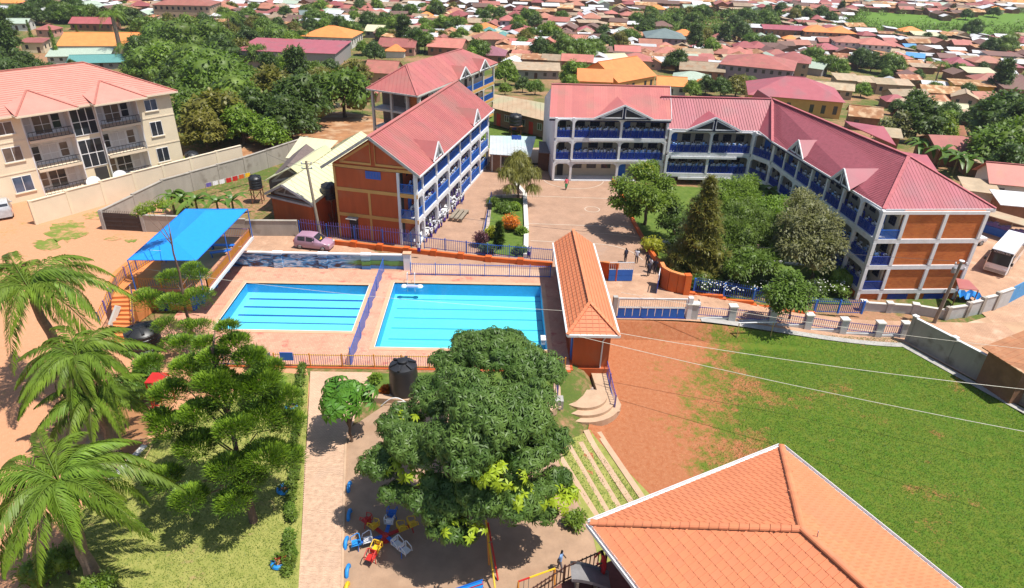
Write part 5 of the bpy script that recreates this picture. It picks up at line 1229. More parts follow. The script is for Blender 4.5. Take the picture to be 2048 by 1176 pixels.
# ================================================================ vehicles
def loft(mb, S):
 n = len(S[0]); V = [p for s in S for p in s]; F = []
 for i in range(len(S) - 1):
  for k in range(n): F.append((i * n + k, i * n + (k + 1) % n, (i + 1) * n + (k + 1) % n, (i + 1) * n + k))
 F.append(tuple(range(n - 1, -1, -1))); F.append(tuple(range((len(S) - 1) * n, len(S) * n)))
 return mb.add(V, F)
def wheel(t, x, y, r, w=0.2):
 wb = MB(); s = 1 if y > 0 else -1
 def ring(prof, seg=18):
  V = []; F = []
  for rr, yy in prof:
   for k in range(seg): a = 2 * math.pi * k / seg; V.append((x + rr * math.cos(a), y + yy * s, r + rr * math.sin(a)))
  for i in range(len(prof) - 1):
   for k in range(seg): F.append((i * seg + k, i * seg + (k + 1) % seg, (i + 1) * seg + (k + 1) % seg, (i + 1) * seg + k))
  F.append(tuple(range((len(prof) - 1) * seg, len(prof) * seg)))
  return V, F
 V, F = ring([(r * 0.6, -w / 2), (r, -w / 2 + 0.02), (r, w / 2 - 0.03), (r * 0.66, w / 2)]); wb.add(V, F); tyre = part('wheel', wb, M_['black'], t)
 rb = MB(); V, F = ring([(r * 0.64, w / 2 + 0.002), (r * 0.6, w / 2 + 0.02), (r * 0.2, w / 2 + 0.03)]); rb.add(V, F)
 o = bpy.data.objects.new('rim', rb.mesh('rim', M_['steel'])); COL.objects.link(o); o.parent = tyre
def car(name, label, cat, loc, rz, L, W, prof, paint, wr, axles, wins, ws, rear, zf=0.22, hl=(0.7,), extra=None):
 """prof: (x fraction from rear, belt z, roof z, half width factor, roof half width factor)"""
 t = thing(name, label, cat, loc, rz)
 S = []
 for fx, zb, zr, kw, kr in prof:
  x = (fx - 0.5) * L; w = W / 2 * kw; S.append([(x, -w * 0.92, zf), (x, -w, zf + 0.22), (x, -w, zb), (x, -w * kr, zr), (x, w * kr, zr), (x, w, zb), (x, w, zf + 0.22), (x, w * 0.92, zf)])
 mb = MB(); loft(mb, S); part('body', mb, paint, t, smooth=True)
 def sec(fx):
  for i in range(len(prof) - 1):
   if prof[i][0] <= fx <= prof[i + 1][0]:
    k = (fx - prof[i][0]) / max(1e-6, prof[i + 1][0] - prof[i][0]); return [prof[i][j] + (prof[i + 1][j] - prof[i][j]) * k for j in range(5)]
  return prof[-1]
 for a, b in wins:
  for sg in (-1, 1):
   Q = []
   for fx, f in ((a, 0.08), (b, 0.08), (b, 0.86), (a, 0.86)):
    _, zb, zr, kw, kr = sec(fx); y = W / 2 * kw * (1 - (1 - kr) * f); Q.append(((fx - 0.5) * L, sg * (y + 0.012), zb + (zr - zb) * f))
   mb = MB(); mb.poly(Q if sg < 0 else Q[::-1]); part('side_window', mb, M_['glass'], t)
 for nm_, (a, b) in (('windscreen', ws), ('rear_window', rear)):
  Q = []
  for fx, sg in ((a, -1), (a, 1), (b, 1), (b, -1)):
   _, zb, zr, kw, kr = sec(fx); Q.append(((fx - 0.5) * L, sg * W / 2 * kw * kr * 0.94, zr + 0.012))
  if nm_ == 'rear_window': Q = Q[::-1]
  mb = MB(); mb.poly(Q); part(nm_, mb, M_['glass'], t)
 for fx in axles:
  for sg in (-1, 1): wheel(t, (fx - 0.5) * L, sg * (W / 2 - 0.1), wr)
 for sg in (-1, 1):
  mb = MB(); mb.box(((0.985 - 0.5) * L, sg * W * 0.36, hl[0]), (0.12, W * 0.17, 0.13)); part('headlight', mb, mat('lamp_glass', (0.7, 0.7, 0.72), 0.15, spec=0.6), t)
  mb = MB(); mb.box(((0.012 - 0.5) * L, sg * W * 0.42, hl[0] + 0.15), (0.06, W * 0.1, 0.26)); part('tail_light', mb, M_['red'], t)
  _, zb, zr, kw, kr = sec(ws[0] - 0.02); mb = MB(); mb.box(((ws[0] - 0.5) * L + 0.02, sg * (W / 2 * kw + 0.1), zb + 0.08), (0.12, 0.2, 0.14)); part('mirror', mb, paint, t)
 return t
pk = mat('mauve_car_paint', (0.40, 0.24, 0.33), 0.28, 0.02, 1, coat=0.6)
p0, p1 = G(588, 497), G(661, 505)
hd = (p1 - p0); mid = p0.lerp(p1, 0.5) + Vector((0.1, 0.75, 0.03))
cprof = [(0.0, 0.75, 0.80, 0.86, 0.9), (0.03, 0.95, 1.15, 0.95, 0.82), (0.10, 0.97, 1.45, 0.99, 0.78), (0.35, 0.95, 1.52, 1.0, 0.78), (0.56, 0.93, 1.49, 1.0, 0.77), (0.78, 0.90, 0.97, 0.99, 0.86), (0.93, 0.80, 0.84, 0.93, 0.85), (1.0, 0.55, 0.60, 0.78, 0.9)]
t = car('parked_car', 'mauve hatchback car with a yellow sheet behind its windscreen, parked behind the mural wall', 'car', mid, math.atan2(hd.y, hd.x), 3.9, 1.68, cprof, pk, 0.29, (0.17, 0.82), ((0.13, 0.34), (0.37, 0.60)), (0.575, 0.765), (0.04, 0.095))
mb = MB(); mb.poly([(0.50, -0.1, 1.29), (0.85, -0.38, 1.135), (0.93, 0.0, 1.10), (0.62, 0.35, 1.265)]); part('sunshade', mb, M_['yellowp'], t)
wp = mat('white_car_paint', (0.78, 0.78, 0.80), 0.25, 0.02, 1, coat=0.6)
sprof = [(0.0, 1.0, 1.1, 0.9, 0.9), (0.03, 1.1, 1.5, 0.96, 0.82), (0.09, 1.1, 1.75, 1.0, 0.8), (0.35, 1.1, 1.82, 1.0, 0.8), (0.55, 1.1, 1.78, 1.0, 0.8), (0.70, 1.08, 1.16, 1.0, 0.88), (0.95, 0.98, 1.03, 0.95, 0.85), (1.0, 0.7, 0.75, 0.85, 0.9)]
g = G(1962, 497); t = car('parked_car', 'white off-road wagon parked by the brick end of the school', 'car', (g.x - 1.3, g.y + 1.2, g.z + 0.03), 0.25, 4.7, 1.9, sprof, wp, 0.37, (0.18, 0.8), ((0.1, 0.3), (0.33, 0.57)), (0.57, 0.69), (0.03, 0.085), zf=0.35, hl=(0.85,))
a, b = G(1967, 545), G(2004, 556)
u = (a - b).to_2d(); ang = math.atan2(u.y, u.x) + math.pi / 2
fdir = Vector((math.cos(ang), math.sin(ang))); 
if fdir.y > 0: ang += math.pi; fdir = -fdir
BL, BW, BH = 8.2, 2.25, 2.85
ctr = (a.to_2d() + b.to_2d()) / 2 - fdir * BL / 2
t = thing('school_bus', 'white school bus with a dark windscreen parked at the edge of the road yard', 'bus', (ctr.x, ctr.y, a.z + 0.02), ang)
bprof = [(0.0, 1.2, 2.7, 0.98, 0.92), (0.01, 1.2, 2.8, 1, 0.92), (0.93, 1.2, 2.85, 1, 0.92), (0.965, 1.2, 2.6, 0.99, 0.92), (0.99, 1.15, 1.3, 0.97, 0.95), (1.0, 0.8, 0.95, 0.92, 0.95)]
S = []
for fx, zb, zr, kw, kr in bprof:
 x = (fx - 0.5) * BL; w = BW / 2 * kw; S.append([(x, -w, 0.35), (x, -w, 0.6), (x, -w, zb), (x, -w * kr, zr), (x, w * kr, zr), (x, w, zb), (x, w, 0.6), (x, w, 0.35)])
mb = MB(); loft(mb, S); part('body', mb, wp, t, smooth=True)
for sg in (-1, 1):
 for k in range(6):
  a0, a1 = -BL / 2 + 0.3 + k * 1.18, -BL / 2 + 1.42 + k * 1.18
  mb = MB(); y0, y1 = BW / 2 + 0.012, BW / 2 * 0.945 + 0.012
  Q = [(a0, sg * y0, 1.45), (a1, sg * y0, 1.45), (a1, sg * y1, 2.35), (a0, sg * y1, 2.35)]
  mb.poly(Q if sg < 0 else Q[::-1]); part('side_window', mb, M_['glass'], t)
 mb = MB(); mb.box((BL / 2 + 0.1, sg * 1.25, 1.75), (0.2, 0.22, 0.34)); part('mirror', mb, M_['black'], t)
 mb = MB(); mb.box((BL / 2 - 0.02, sg * 0.85, 0.85), (0.12, 0.38, 0.14)); part('headlight', mb, MATS['lamp_glass'], t)
mb = MB(); mb.add([(BL * 0.4705, -1.0, 2.52), (BL * 0.4705, 1.0, 2.52), (BL * 0.4955, 1.02, 1.3), (BL * 0.4955, -1.02, 1.3)], [(3, 2, 1, 0)]); part('windscreen', mb, M_['glass'], t)
mb = MB(); mb.box((BL * 0.476, 0, 2.66), (0.1, 2.1, 0.3)); part('sign_board', mb, M_['black'], t)
mb = MB(); mb.box((BL / 2 - 0.01, 0, 0.55), (0.1, 2.0, 0.3)); part('bumper', mb, M_['steel'], t)
mb = MB(); mb.bb(BL / 2 - 1.7, BW / 2 - 0.05, 0.4, BL / 2 - 0.9, BW / 2 + 0.02, 2.2); part('door', mb, M_['glass'], t)
for fx in (-BL * 0.3, BL * 0.33):
 for sg in (-1, 1): wheel(t, fx, sg * (BW / 2 - 0.13), 0.42, 0.24)
fc_ = bpy.data.curves.new('bus_lettering', 'FONT'); fc_.body = 'SCHOOL BUS'; fc_.size = 0.26; fc_.align_x = 'CENTER'; fc_.align_y = 'CENTER'; fc_.extrude = 0.004
tmp = bpy.data.objects.new('tmp', fc_); COL.objects.link(tmp)
bpy.context.view_layer.update()
me = bpy.data.meshes.new_from_object(tmp.evaluated_get(bpy.context.evaluated_depsgraph_get())); bpy.data.objects.remove(tmp); me.name = 'bus_lettering'; me.materials.clear(); me.materials.append(M_['white'])
o = partmesh('bus_lettering', me, t, (BL * 0.476 + 0.055, 0, 2.66), (R_(90), 0, R_(90)))
# ================================================================ water tanks
def tank(x, y, z, r, h, label, ribs=5, legs=0.0, base=True, group=None, lidw=True, flat=False):
 t = thing('water_tank', label, 'water tank', (x, y, z), rnd.random() * 6, group)
 if legs > 0:
  for sx in (-1, 1):
   for sy in (-1, 1):
    mb = MB(); mb.beam((sx * r * 0.75, sy * r * 0.75, 0), (sx * r * 0.75, sy * r * 0.75, legs), 0.09); part('leg', mb, M_['rust'], t)
  mb = MB()
  for s in (-1, 1):
   mb.beam((-r * .75, s * r * .75, legs * .1), (r * .75, s * r * .75, legs * .9), 0.05); mb.beam((s * r * .75, -r * .75, legs * .1), (s * r * .75, r * .75, legs * .9), 0.05)
  part('brace', mb, M_['rust'], t)
  mb = MB(); mb.bb(-r, -r, legs, r, r, legs + 0.08); part('platform', mb, M_['rust'], t); z0 = legs + 0.08
 elif base:
  mb = MB(); mb.lathe([(r * 1.14, -0.1), (r * 1.12, 0.26), (r * 1.0, 0.3)], (0, 0, 0), 28); part('base', mb, M_['offwhite'], t); z0 = 0.3
 else: z0 = 0.0
 pr = [(r * 0.98, 0.0), (r * 1.0, 0.05)]; n = ribs; H = h * 0.8
 for k in range(n):
  za = H * k / n; zb = H * (k + 1) / n
  pr += [(r * 1.0, za + (zb - za) * 0.2), (r * 1.0, za + (zb - za) * 0.75), (r * 0.965, za + (zb - za) * 0.86)]
 pr += [(r, H), (r * (0.93 if flat else 0.8), h * (0.86 if flat else 0.9)), (r * 0.35, h * (0.93 if flat else 0.985))]
 mb = MB(); mb.lathe([(a, b + z0) for a, b in pr], (0, 0, 0), 32); part('barrel', mb, M_['black'], t, smooth=True)
 mb = MB(); mb.lathe([(r * 0.34, h * 0.93), (r * 0.33, h * 1.0), (r * 0.2, h * 1.02)], (0, 0, z0), 20); lid = part('lid', mb, M_['black'], t, smooth=True)
 for k in range(6):
  a = k * math.pi / 3; mb = MB(); mb.beam((r * .42 * math.cos(a), r * .42 * math.sin(a), z0 + h * (0.95 if flat else .985)), (r * .93 * math.cos(a), r * .93 * math.sin(a), z0 + h * 0.89), 0.16 * r, 0.08); part('lid_rib', mb, M_['black'], t)
 return t
tank(-6.55, 38.9, 0.0, 1.02, 2.75, 'tall black water tank on a round pale plinth at the end of the paved path', 1, flat=True)
tank(*G(293, 700, 0), 1.25, 2.3, 'wide black ribbed water tank behind the palms near the terrace steps', 6, base=False)
p = at(514, 385, 1.2); tank(p.x, p.y, 0, 0.75, 1.6, 'small black tank on rusty legs beside the cream roofed bungalow', 4, legs=1.7)
p = at(662, 398, 3.1); tank(p.x - .2, p.y + .3, 0.0, 0.85, 1.7, 'grey black tank raised on a frame between bungalow and orange block', 4, legs=3.1)
p = G(1008, 249); tank(p.x, p.y, 0, 1.15, 2.1, 'black tank on a low round slab beside the washing lines', 3)
p = G(1030, 270); tank(p.x, p.y, 0, 1.05, 1.9, 'black tank standing on a yellowish steel frame behind the canteen', 3, legs=1.4)
p = at(385, 318, 0.8); tank(p.x, p.y, 0, 0.9, 1.9, 'squat black tank behind the boundary wall near the apartment corner', 3, base=False)
# ================================================================ front tiled house
zE = 8.0; C1 = at(1180, 1046, zE); C2 = at(1563, 893, zE); P1 = at(1610, 1070, zE + 2.55)
uu = (C2 - C1).normalized(); vv = Vector((uu.y, -uu.x, 0))                  # along the hip end, and towards the viewer
WID = (C2 - C1).length; LEN = 22.0
P1 = C1 + uu * (WID / 2) + vv * 5.55 + Vector((0, 0, 2.55))
P2 = P1 + vv * 11
C4 = C1 + vv * LEN; C3 = C2 + vv * LEN
t = thing('tiled_house', 'big hip roofed house with salmon orange roof tiles and white gutters nearest the viewer', 'house', ((C1.x + C3.x) / 2, (C1.y + C3.y) / 2, -2))
for P in ([C1, C2, P1], [C1, P1, P2, C4], [C2, C3, P2, P1]):
 mb = MB(); mb.slab(P, 0.12); part('roof', mb, M_['roof_orange'], t, True)
TW, TL = 0.30, 0.40
def tile_mesh():
 mb = MB(); w, l = TW / 2, TL / 2; pr = [(-w, 0.004), (-w * 0.82, 0.034), (-w * 0.62, 0.010), (w * 0.9, 0.010), (w, 0.004)]; V = []
 for y, dz in ((-l - 0.03, 0.014), (l, 0.0)):
  for x, z in pr: V.append((x, y, z + dz))
 for x, z in pr: V.append((x, -l - 0.05, z - 0.012))
 n = 5; F = [(k, k + 1, n + k + 1, n + k) for k in range(4)] + [(2 * n + k, 2 * n + k + 1, k + 1, k) for k in range(4)]
 mb.add(V, F); return mb.mesh('roof_tile', M_['roof_orange'])
TM = tile_mesh(); tiles = []
for P, e0_, e1_ in (([C1, C2, P1], C1, C2), ([C4, C1, P1, P2], C4, C1), ([C2, C3, P2, P1], C2, C3)):
 ex = (e1_ - e0_).normalized(); nr = (P[1] - P[0]).cross(P[2] - P[0]).normalized()
 if nr.z < 0: nr = -nr
 ey = nr.cross(ex)
 if ey.z < 0: ey = -ey; ex = -ex
 o = P[0]; q2 = [((p - o).dot(ex), (p - o).dot(ey)) for p in P]
 xs = [p[0] for p in q2]; ys = [p[1] for p in q2]
 j = 0; y = TL / 2
 while y < max(ys):
  x = math.floor(min(xs) / TW) * TW + (TW / 2 if j % 2 else 0)
  while x < max(xs):
   if in_poly(x, y, q2) and in_poly(x, y - TL * 0.4, q2):
    c = o + ex * x + ey * y; px, py = proj(c)
    if py < 1215: tiles.append((abs((c - Vector((0, 0, CAM_H))).length), c, ex, ey, nr))
   x += TW
  y += TL; j += 1
tiles.sort(key=lambda a: a[0])
inview = [a for a in tiles if 0 <= proj(a[1])[0] <= 2048 and proj(a[1])[1] <= 1176]; rest = [a for a in tiles if a not in inview]
off = worldloc(t)
for i, (d_, c, ex, ey, nr) in enumerate(inview[:300]):
 ob = bpy.data.objects.new('roof_tile', TM); COL.objects.link(ob); ob.parent = t
 jx = nr * rnd.uniform(0, 0.004)
 mt = Matrix((ex, ey, nr)).transposed().to_4x4(); mt.translation = c - off + jx; ob.matrix_local = mt
mb = MB()
for (d_, c, ex, ey, nr) in inview[300:] + rest:
 jx = nr * rnd.uniform(0, 0.004)
 mb.add([c + ex * v.co.x + ey * v.co.y + nr * v.co.z + jx for v in TM.vertices], [tuple(p.vertices) for p in TM.polygons])
part('roof_tiles', mb, M_['roof_orange'], t, True, kind='stuff')
for a, b in ((C1, P1), (C2, P1), (P1, P2)):
 n = int((b - a).length / 0.36)
 for k in range(n):
  p, q = a.lerp(b, k / n), a.lerp(b, (k + 1.08) / n); mb = MB(); up = Vector((0, 0, 1))
  d = (q - p).normalized(); s = d.cross(up).normalized()
  V = []
  for pt, r in ((p, 0.17), (q, 0.15)):
   for th in range(7): an = math.pi * th / 6; V.append(pt + s * (r * math.cos(an)) + Vector((0, 0, r * 0.75 * math.sin(an) + 0.02 + (0.02 if pt is p else 0))))
  mb.add(V, [(i, i + 1, 8 + i, 7 + i) for i in range(6)] + [tuple(range(6, -1, -1))]); part('ridge_tile', mb, M_['roof_orange'], t, True)
for a, b in ((C1, C2), (C2, C3), (C4, C1)):
 d = (b - a).normalized(); o_ = d.cross(Vector((0, 0, 1))); mid = (C1 + C3) / 2
 if o_.dot(a - mid) < 0: o_ = -o_
 mb = MB()
 pr = [(0.0, -0.16), (0.2, -0.16), (0.2, 0.02), (0.17, 0.02), (0.17, -0.11), (0.03, -0.11), (0.03, 0.0), (0.0, 0.0)]
 V = []
 for pt in (a - d * 0.0, b + d * 0.0):
  for w_, z in pr: V.append(pt + o_ * w_ + Vector((0, 0, z + 0.02)))
 n = len(pr); mb.add(V, [(k, (k + 1) % n, n + (k + 1) % n, n + k) for k in range(n)] + [tuple(range(n - 1, -1, -1)), tuple(range(n, 2 * n))])
 part('gutter', mb, M_['white'], t, True)
ins = lambda p, k: p + ((C1 + C3) / 2 - p).normalized() * k
w_ = [C1 + uu * 1.0 + vv * 1.0, C2 - uu * 1.0 + vv * 1.0, C3 - uu * 1.0, C4 + uu * 1.0]
mb = MB(); mb.prism([(C1 + uu * 2.4 + vv * 0.9).to_2d(), (C2 - uu * 0.9 + vv * 0.9).to_2d(), (C3 - uu * 0.9).to_2d(), (C4 + uu * 2.4).to_2d()], -2.4, zE - 0.15); part('wall', mb, M_['terra'], t, True)
BZ = 5.6
rl = [at(1050, 1184, BZ + 1), at(1130, 1132, BZ + 1), at(1215, 1095, BZ + 1)]
fl = [rl[2] + uu * .8, rl[2], rl[1], rl[0], rl[0] + vv * 6, rl[2] + vv * 8 + uu]
mb = MB(); mb.prism([(p.x, p.y) for p in fl], BZ - 0.25, BZ); part('balcony_floor', mb, mat('red_oxide_floor', (0.22, 0.07, 0.05), 0.6), t, True)
mb = MB(); mb.tube([at(1632, 1083, 10.35), at(1637, 1062, 11.0)], 0.02, 5); part('aerial_mast', mb, M_['steel'], t, True)
rl = [Vector((p.x, p.y, BZ)) for p in rl]
brn = mat('brown_iron', (0.085, 0.035, 0.025), 0.5); M_['brown'] = brn
fence('balcony_railing', [tuple(p) for p in rl], 1.0, '', barm='brown', railm='brown', sp=0.22, bw=0.04, parent=t, post_every=3)
# sheet slide stored on the balcony
t = thing('metal_chute', 'grey curved sheet metal chute lying on the balcony beside the tiled roof', 'chute', at(1150, 1160, BZ + .4) - Vector((.3, 0, .4)))
mb = MB()
for k in range(8):
 a = k / 8; x0_, x1_ = 0.1 + a * 1.7, 0.1 + (k + 1) / 8 * 1.7; z0_, z1_ = 0.75 * math.cos(a * 1.4), 0.75 * math.cos((k + 1) / 8 * 1.4)
 mb.add([(x0_, -0.45, z0_ + .1), (x1_, -0.45, z1_ + .1), (x1_, 0.45, z1_ + .1), (x0_, 0.45, z0_ + .1)], [(0, 1, 2, 3)])
 mb.add([(x0_, 0.45, z0_ + .1), (x1_, 0.45, z1_ + .1), (x1_, 0.45, z1_ + .28), (x0_, 0.45, z0_ + .28)], [(0, 1, 2, 3)]); mb.add([(x0_, -0.45, z0_ + .1), (x1_, -0.45, z1_ + .1), (x1_, -0.45, z1_ + .28), (x0_, -0.45, z0_ + .28)], [(3, 2, 1, 0)])
part('sheet', mb, mat('dull_sheet', (0.22, 0.21, 0.21), 0.6), t)
mb = MB()
for x in (0.3, 1.1): mb.bb(x, -0.46, 0.02, x + 0.1, 0.46, 0.75 * math.cos(x / 1.7 * 1.4) + 0.06)
part('frame', mb, M_['wood'], t)
# ================================================================ steps and terraces down to the field
cst = mat('sandy_concrete', (0.52, 0.35, 0.23), 0.9, 0.1, 1.2, 0.008, 9)
def strip(P0, P1, w, label, h=0.3):
 a, b = Vector(P0), Vector(P1); d = (b - a).normalized(); s = Vector((-d.y, d.x)) * w / 2; mb = MB(); N = 12
 for i in range(N):
  p, q = a.lerp(b, i / N), a.lerp(b, (i + 1) / N)
  mb.add([(p.x + s.x, p.y + s.y, hbase(p.x, p.y) - .3), (p.x - s.x, p.y - s.y, hbase(p.x, p.y) - .3), (q.x - s.x, q.y - s.y, hbase(q.x, q.y) - .3), (q.x + s.x, q.y + s.y, hbase(q.x, q.y) - .3),
 (p.x + s.x, p.y + s.y, hbase(p.x, p.y) + h), (p.x - s.x, p.y - s.y, hbase(p.x, p.y) + h), (q.x - s.x, q.y - s.y, hbase(q.x, q.y) + h), (q.x + s.x, q.y + s.y, hbase(q.x, q.y) + h)],
 [(4, 5, 6, 7), (0, 1, 5, 4), (2, 3, 7, 6), (1, 2, 6, 5), (3, 0, 4, 7)] if True else [])
 return single('terrace_kerb', mb, cst, label, 'kerb', 'concrete terrace kerbs stepping down to the field')
for (x0_, y0_, x1_, y1_), lb in (((1104, 890, 1200, 1046), 'highest concrete terrace kerb, closest to the mango tree'), ((1136, 892, 1222, 1040), 'second concrete terrace kerb down from the mango tree'), ((1160, 886, 1245, 1030), 'middle concrete terrace kerb between two grass strips'), ((1172, 862, 1268, 1015), 'fourth concrete terrace kerb, starting at the landing'), ((1197, 866, 1290, 1005), 'lowest concrete terrace kerb beside the red field')):
 strip(G(x0_, y0_).to_2d(), G(x1_, y1_).to_2d(), 0.42, lb, 0.1)
t = thing('stone_stairs', 'stone walled stairs with curved sandy steps below the orange changing house', 'steps', (6.3, 40.5, -1.6))
for i, (z, r) in enumerate(((-0.62, 1.9), (-0.86, 2.5), (-1.1, 3.0))):
 c = (6.6, 40.3); pts = [(c[0] + r * math.cos(R_(a)), c[1] + r * math.sin(R_(a)) * 0.95) for a in range(195, 346, 10)] + [(c[0] + r * 0.9, c[1] + 0.4), (c[0] - r * 0.9, c[1] + 0.4)]
 mb = MB(); mb.prism(pts, -2.2, z - 0.002 * i); part('step', mb, cst, t, True)
mb = MB(); mb.beam((4.7, 42.2, -0.1), (4.6, 38.2, -0.9), 0.4, 0.9); part('stair_wall', mb, M_['rock'], t, True)
mb = MB(); mb.beam((4.7, 42.2, 0.38), (4.6, 38.2, -0.42), 0.5, 0.1); part('coping', mb, cst, t, True)
mb = MB(); mb.beam((8.2, 43.0, -1.2), (8.6, 38.8, -1.6), 1.1, 0.8); part('ramp_wall', mb, M_['rock'], t, True)
mb = MB(); mb.beam((8.2, 43.2, -0.76), (8.7, 38.7, -1.16), 1.2, 0.1); part('coping', mb, cst, t, True)
mb = MB(); mb.bb(4.4, 38.3, -1.2, 5.0, 39.0, 0.1); part('pier', mb, M_['concrete'], t, True)
mb = MB(); mb.prism([(2.6, 37.2), (4.3, 38.3), (4.5, 37.6), (3.2, 36.4)], -0.5, 0.1); part('plinth', mb, cst, t, True)
rng = random.Random(3); rocks = []
for i in range(4):
 me = bpy.data.meshes.new('stone'); bm = bmesh.new(); bmesh.ops.create_icosphere(bm, subdivisions=1, radius=0.2)
 for v in bm.verts: v.co *= rng.uniform(0.75, 1.2); v.co.z *= 0.55
 bm.to_mesh(me); bm.free(); me.materials.append(M_['rock']); rocks.append(me)
bed = MB(); bed.slab([(5.3, 43.0, -1.75), (8.0, 43.0, -1.75), (7.4, 40.4, -0.72), (5.3, 40.4, -0.72)], 0.2); bed_o = part('stone_bed', bed, cst, t, True)
off = worldloc(t)
for i in range(9):
 for j in range(9):
  x, y = 5.4 + i * 0.27 + rng.uniform(-.07, .07), 40.5 + j * 0.29 + rng.uniform(-.07, .07); z = -0.70 - (y - 40.4) / 2.6 * 1.03
  partmesh('stone', rng.choice(rocks), t, (x - off.x, y - off.y, z - off.z), (0, 0.38 if False else 0, rng.random() * 6), (rng.uniform(.6, .85),) * 3)
fence('stair_railing', [(4.65, 42.2, 0.05), (4.6, 39.0, 0.05)], 1.0, '', barm='purple', railm='blue_d', sp=0.3, parent=t, post_every=2)
fence('stair_railing', [(8.75, 46.5, -0.5), (8.95, 39.2, -1.1)], 1.1, 'slanting dark blue railing along the ramp behind the changing house', cat='railing', barm='purple', railm='blue_d', sp=0.3, post_every=2.4)
mb = MB(); mb.prism([(0.6, 39.0), (5.6, 42.2), (5.7, 42.3), (5.7, 39.6), (2.6, 37.0)], -0.3, 0.02)
# kerb along path and low garden wall by the tank
mb = MB(); 
for (xa, ya), (xb, yb) in (((684, 1300), (686, 1100)), ((686, 1100), (689, 960)), ((689, 960), (692, 880))):
 a, b = G(xa, ya), G(xb, yb); mb.beam(a + Vector((0, 0, .04)), b + Vector((0, 0, .04)), 0.14, 0.14)
single('path_kerb', mb, cst, 'narrow pale kerb along the play area side of the paved path', 'kerb')
a, b = G(736, 800), G(833, 806); mb = MB(); mb.beam(a + Vector((0, 0, .16)), b + Vector((0, 0, .16)), 0.5, 0.5)
single('garden_wall', mb, cst, 'low sandy wall in front of the tall black tank', 'wall')
a = G(762, 812); b = G(822, 812); mb = MB(); n = 12
mb.tube([(a.x + (b.x - a.x) * i / n, a.y, 0.0 + 0.75 * math.sin(math.pi * i / n)) for i in range(n + 1)], 0.035, 6)
single('arch_bar', mb, M_['white'], 'white bent tube arch standing on the paving by the mango tree', 'bar')
# ================================================================ playground
def half_tyre(px, py, m, label):
 g = G(px, py); mb = MB(); R0, r0 = 0.30, 0.13; N, K = 14, 8; V = []; F = []
 for i in range(N + 1):
  a = math.pi * (-0.06 + 1.12 * i / N)
  for k in range(K):
   b = 2 * math.pi * k / K; rr = R0 + r0 * math.cos(b); V.append((g.x + r0 * 0.85 * math.sin(b), g.y + rr * math.cos(a) * 1.05, g.z + rr * math.sin(a)))
 for i in range(N):
  for k in range(K): F.append((i * K + k, i * K + (k + 1) % K, (i + 1) * K + (k + 1) % K, (i + 1) * K + k))
 mb.add(V, F); mb.f = [tuple(reversed(f)) for f in mb.f]
 single('painted_tyre', mb, m, label, 'tyre', 'half buried tyres along the path', smooth=True)
tb = mat('sky_blue_tyre', (0.02, 0.26, 0.68), 0.5, 0.1, 4)
for (x, y), lb in zip(((699, 976), (699, 1032), (693, 1088), (696, 1144)), ('farthest blue half buried tyre along the paved path', 'second farthest blue half buried tyre beside the path', 'blue half buried tyre level with the merry-go-round', 'nearest blue half buried tyre below the merry-go-round')): half_tyre(x, y, tb, lb)
half_tyre(694, 1180, M_['yellowp'], 'yellow half buried tyre at the bottom edge of the play area')
hedge_leaf = None
def tyre_planter(px, py, label, m2):
 g = G(px, py); t = thing('tyre_planter', label, 'planter', g, rnd.random() * 0.6 - 0.3)
 for h, m in ((0, m2), (1, tb)):
  mb = MB(); K, N = 8, 12; V = []; F = []
  for i in range(N + 1):
   a = math.pi * (i / N + h)
   for k in range(K): b = 2 * math.pi * k / K; rr = 0.36 + 0.13 * math.cos(b); V.append((rr * math.cos(a), rr * math.sin(a), 0.14 + 0.14 * math.sin(b)))
  for i in range(N):
   for k in range(K): F.append((i * K + k, (i + 1) * K + k, (i + 1) * K + (k + 1) % K, i * K + (k + 1) % K))
  mb.add(V, F); part('tyre_half', mb, m, t, smooth=True)
 mb = MB(); mb.lathe([(0.3, 0.0), (0.3, 0.12), (0.05, 0.16)], (0, 0, 0), 12); part('soil', mb, M_['dirt'], t)
 return t
PLANTERS = [tyre_planter(584, 816, 'farthest blue tyre planter on the lawn, with yellow green leaves', M_['purple']), tyre_planter(570, 981, 'middle blue tyre planter on the lawn with low leaves', tb), tyre_planter(560, 1128, 'nearest tyre planter, half blue and half red, with a small shrub', M_['red'])]
g = G(772, 1082); t = thing('merry_go_round', 'six armed children\'s roundabout with blue, red, yellow and white seats under the mango tree', 'roundabout', g)
mb = MB(); mb.lathe([(0.22, 0), (0.2, 0.45), (0.1, 0.6)], (0, 0, 0), 10); part('hub', mb, M_['red'], t)
arms = [(200, 'blue', 'white', tb), (250, 'red', 'yellowp', M_['red']), (-40, 'blue', 'white', M_['white']), (30, 'red', 'yellowp', M_['yellowp']), (85, 'blue', 'white', M_['blue']), (140, 'red', 'yellowp', M_['red'])]
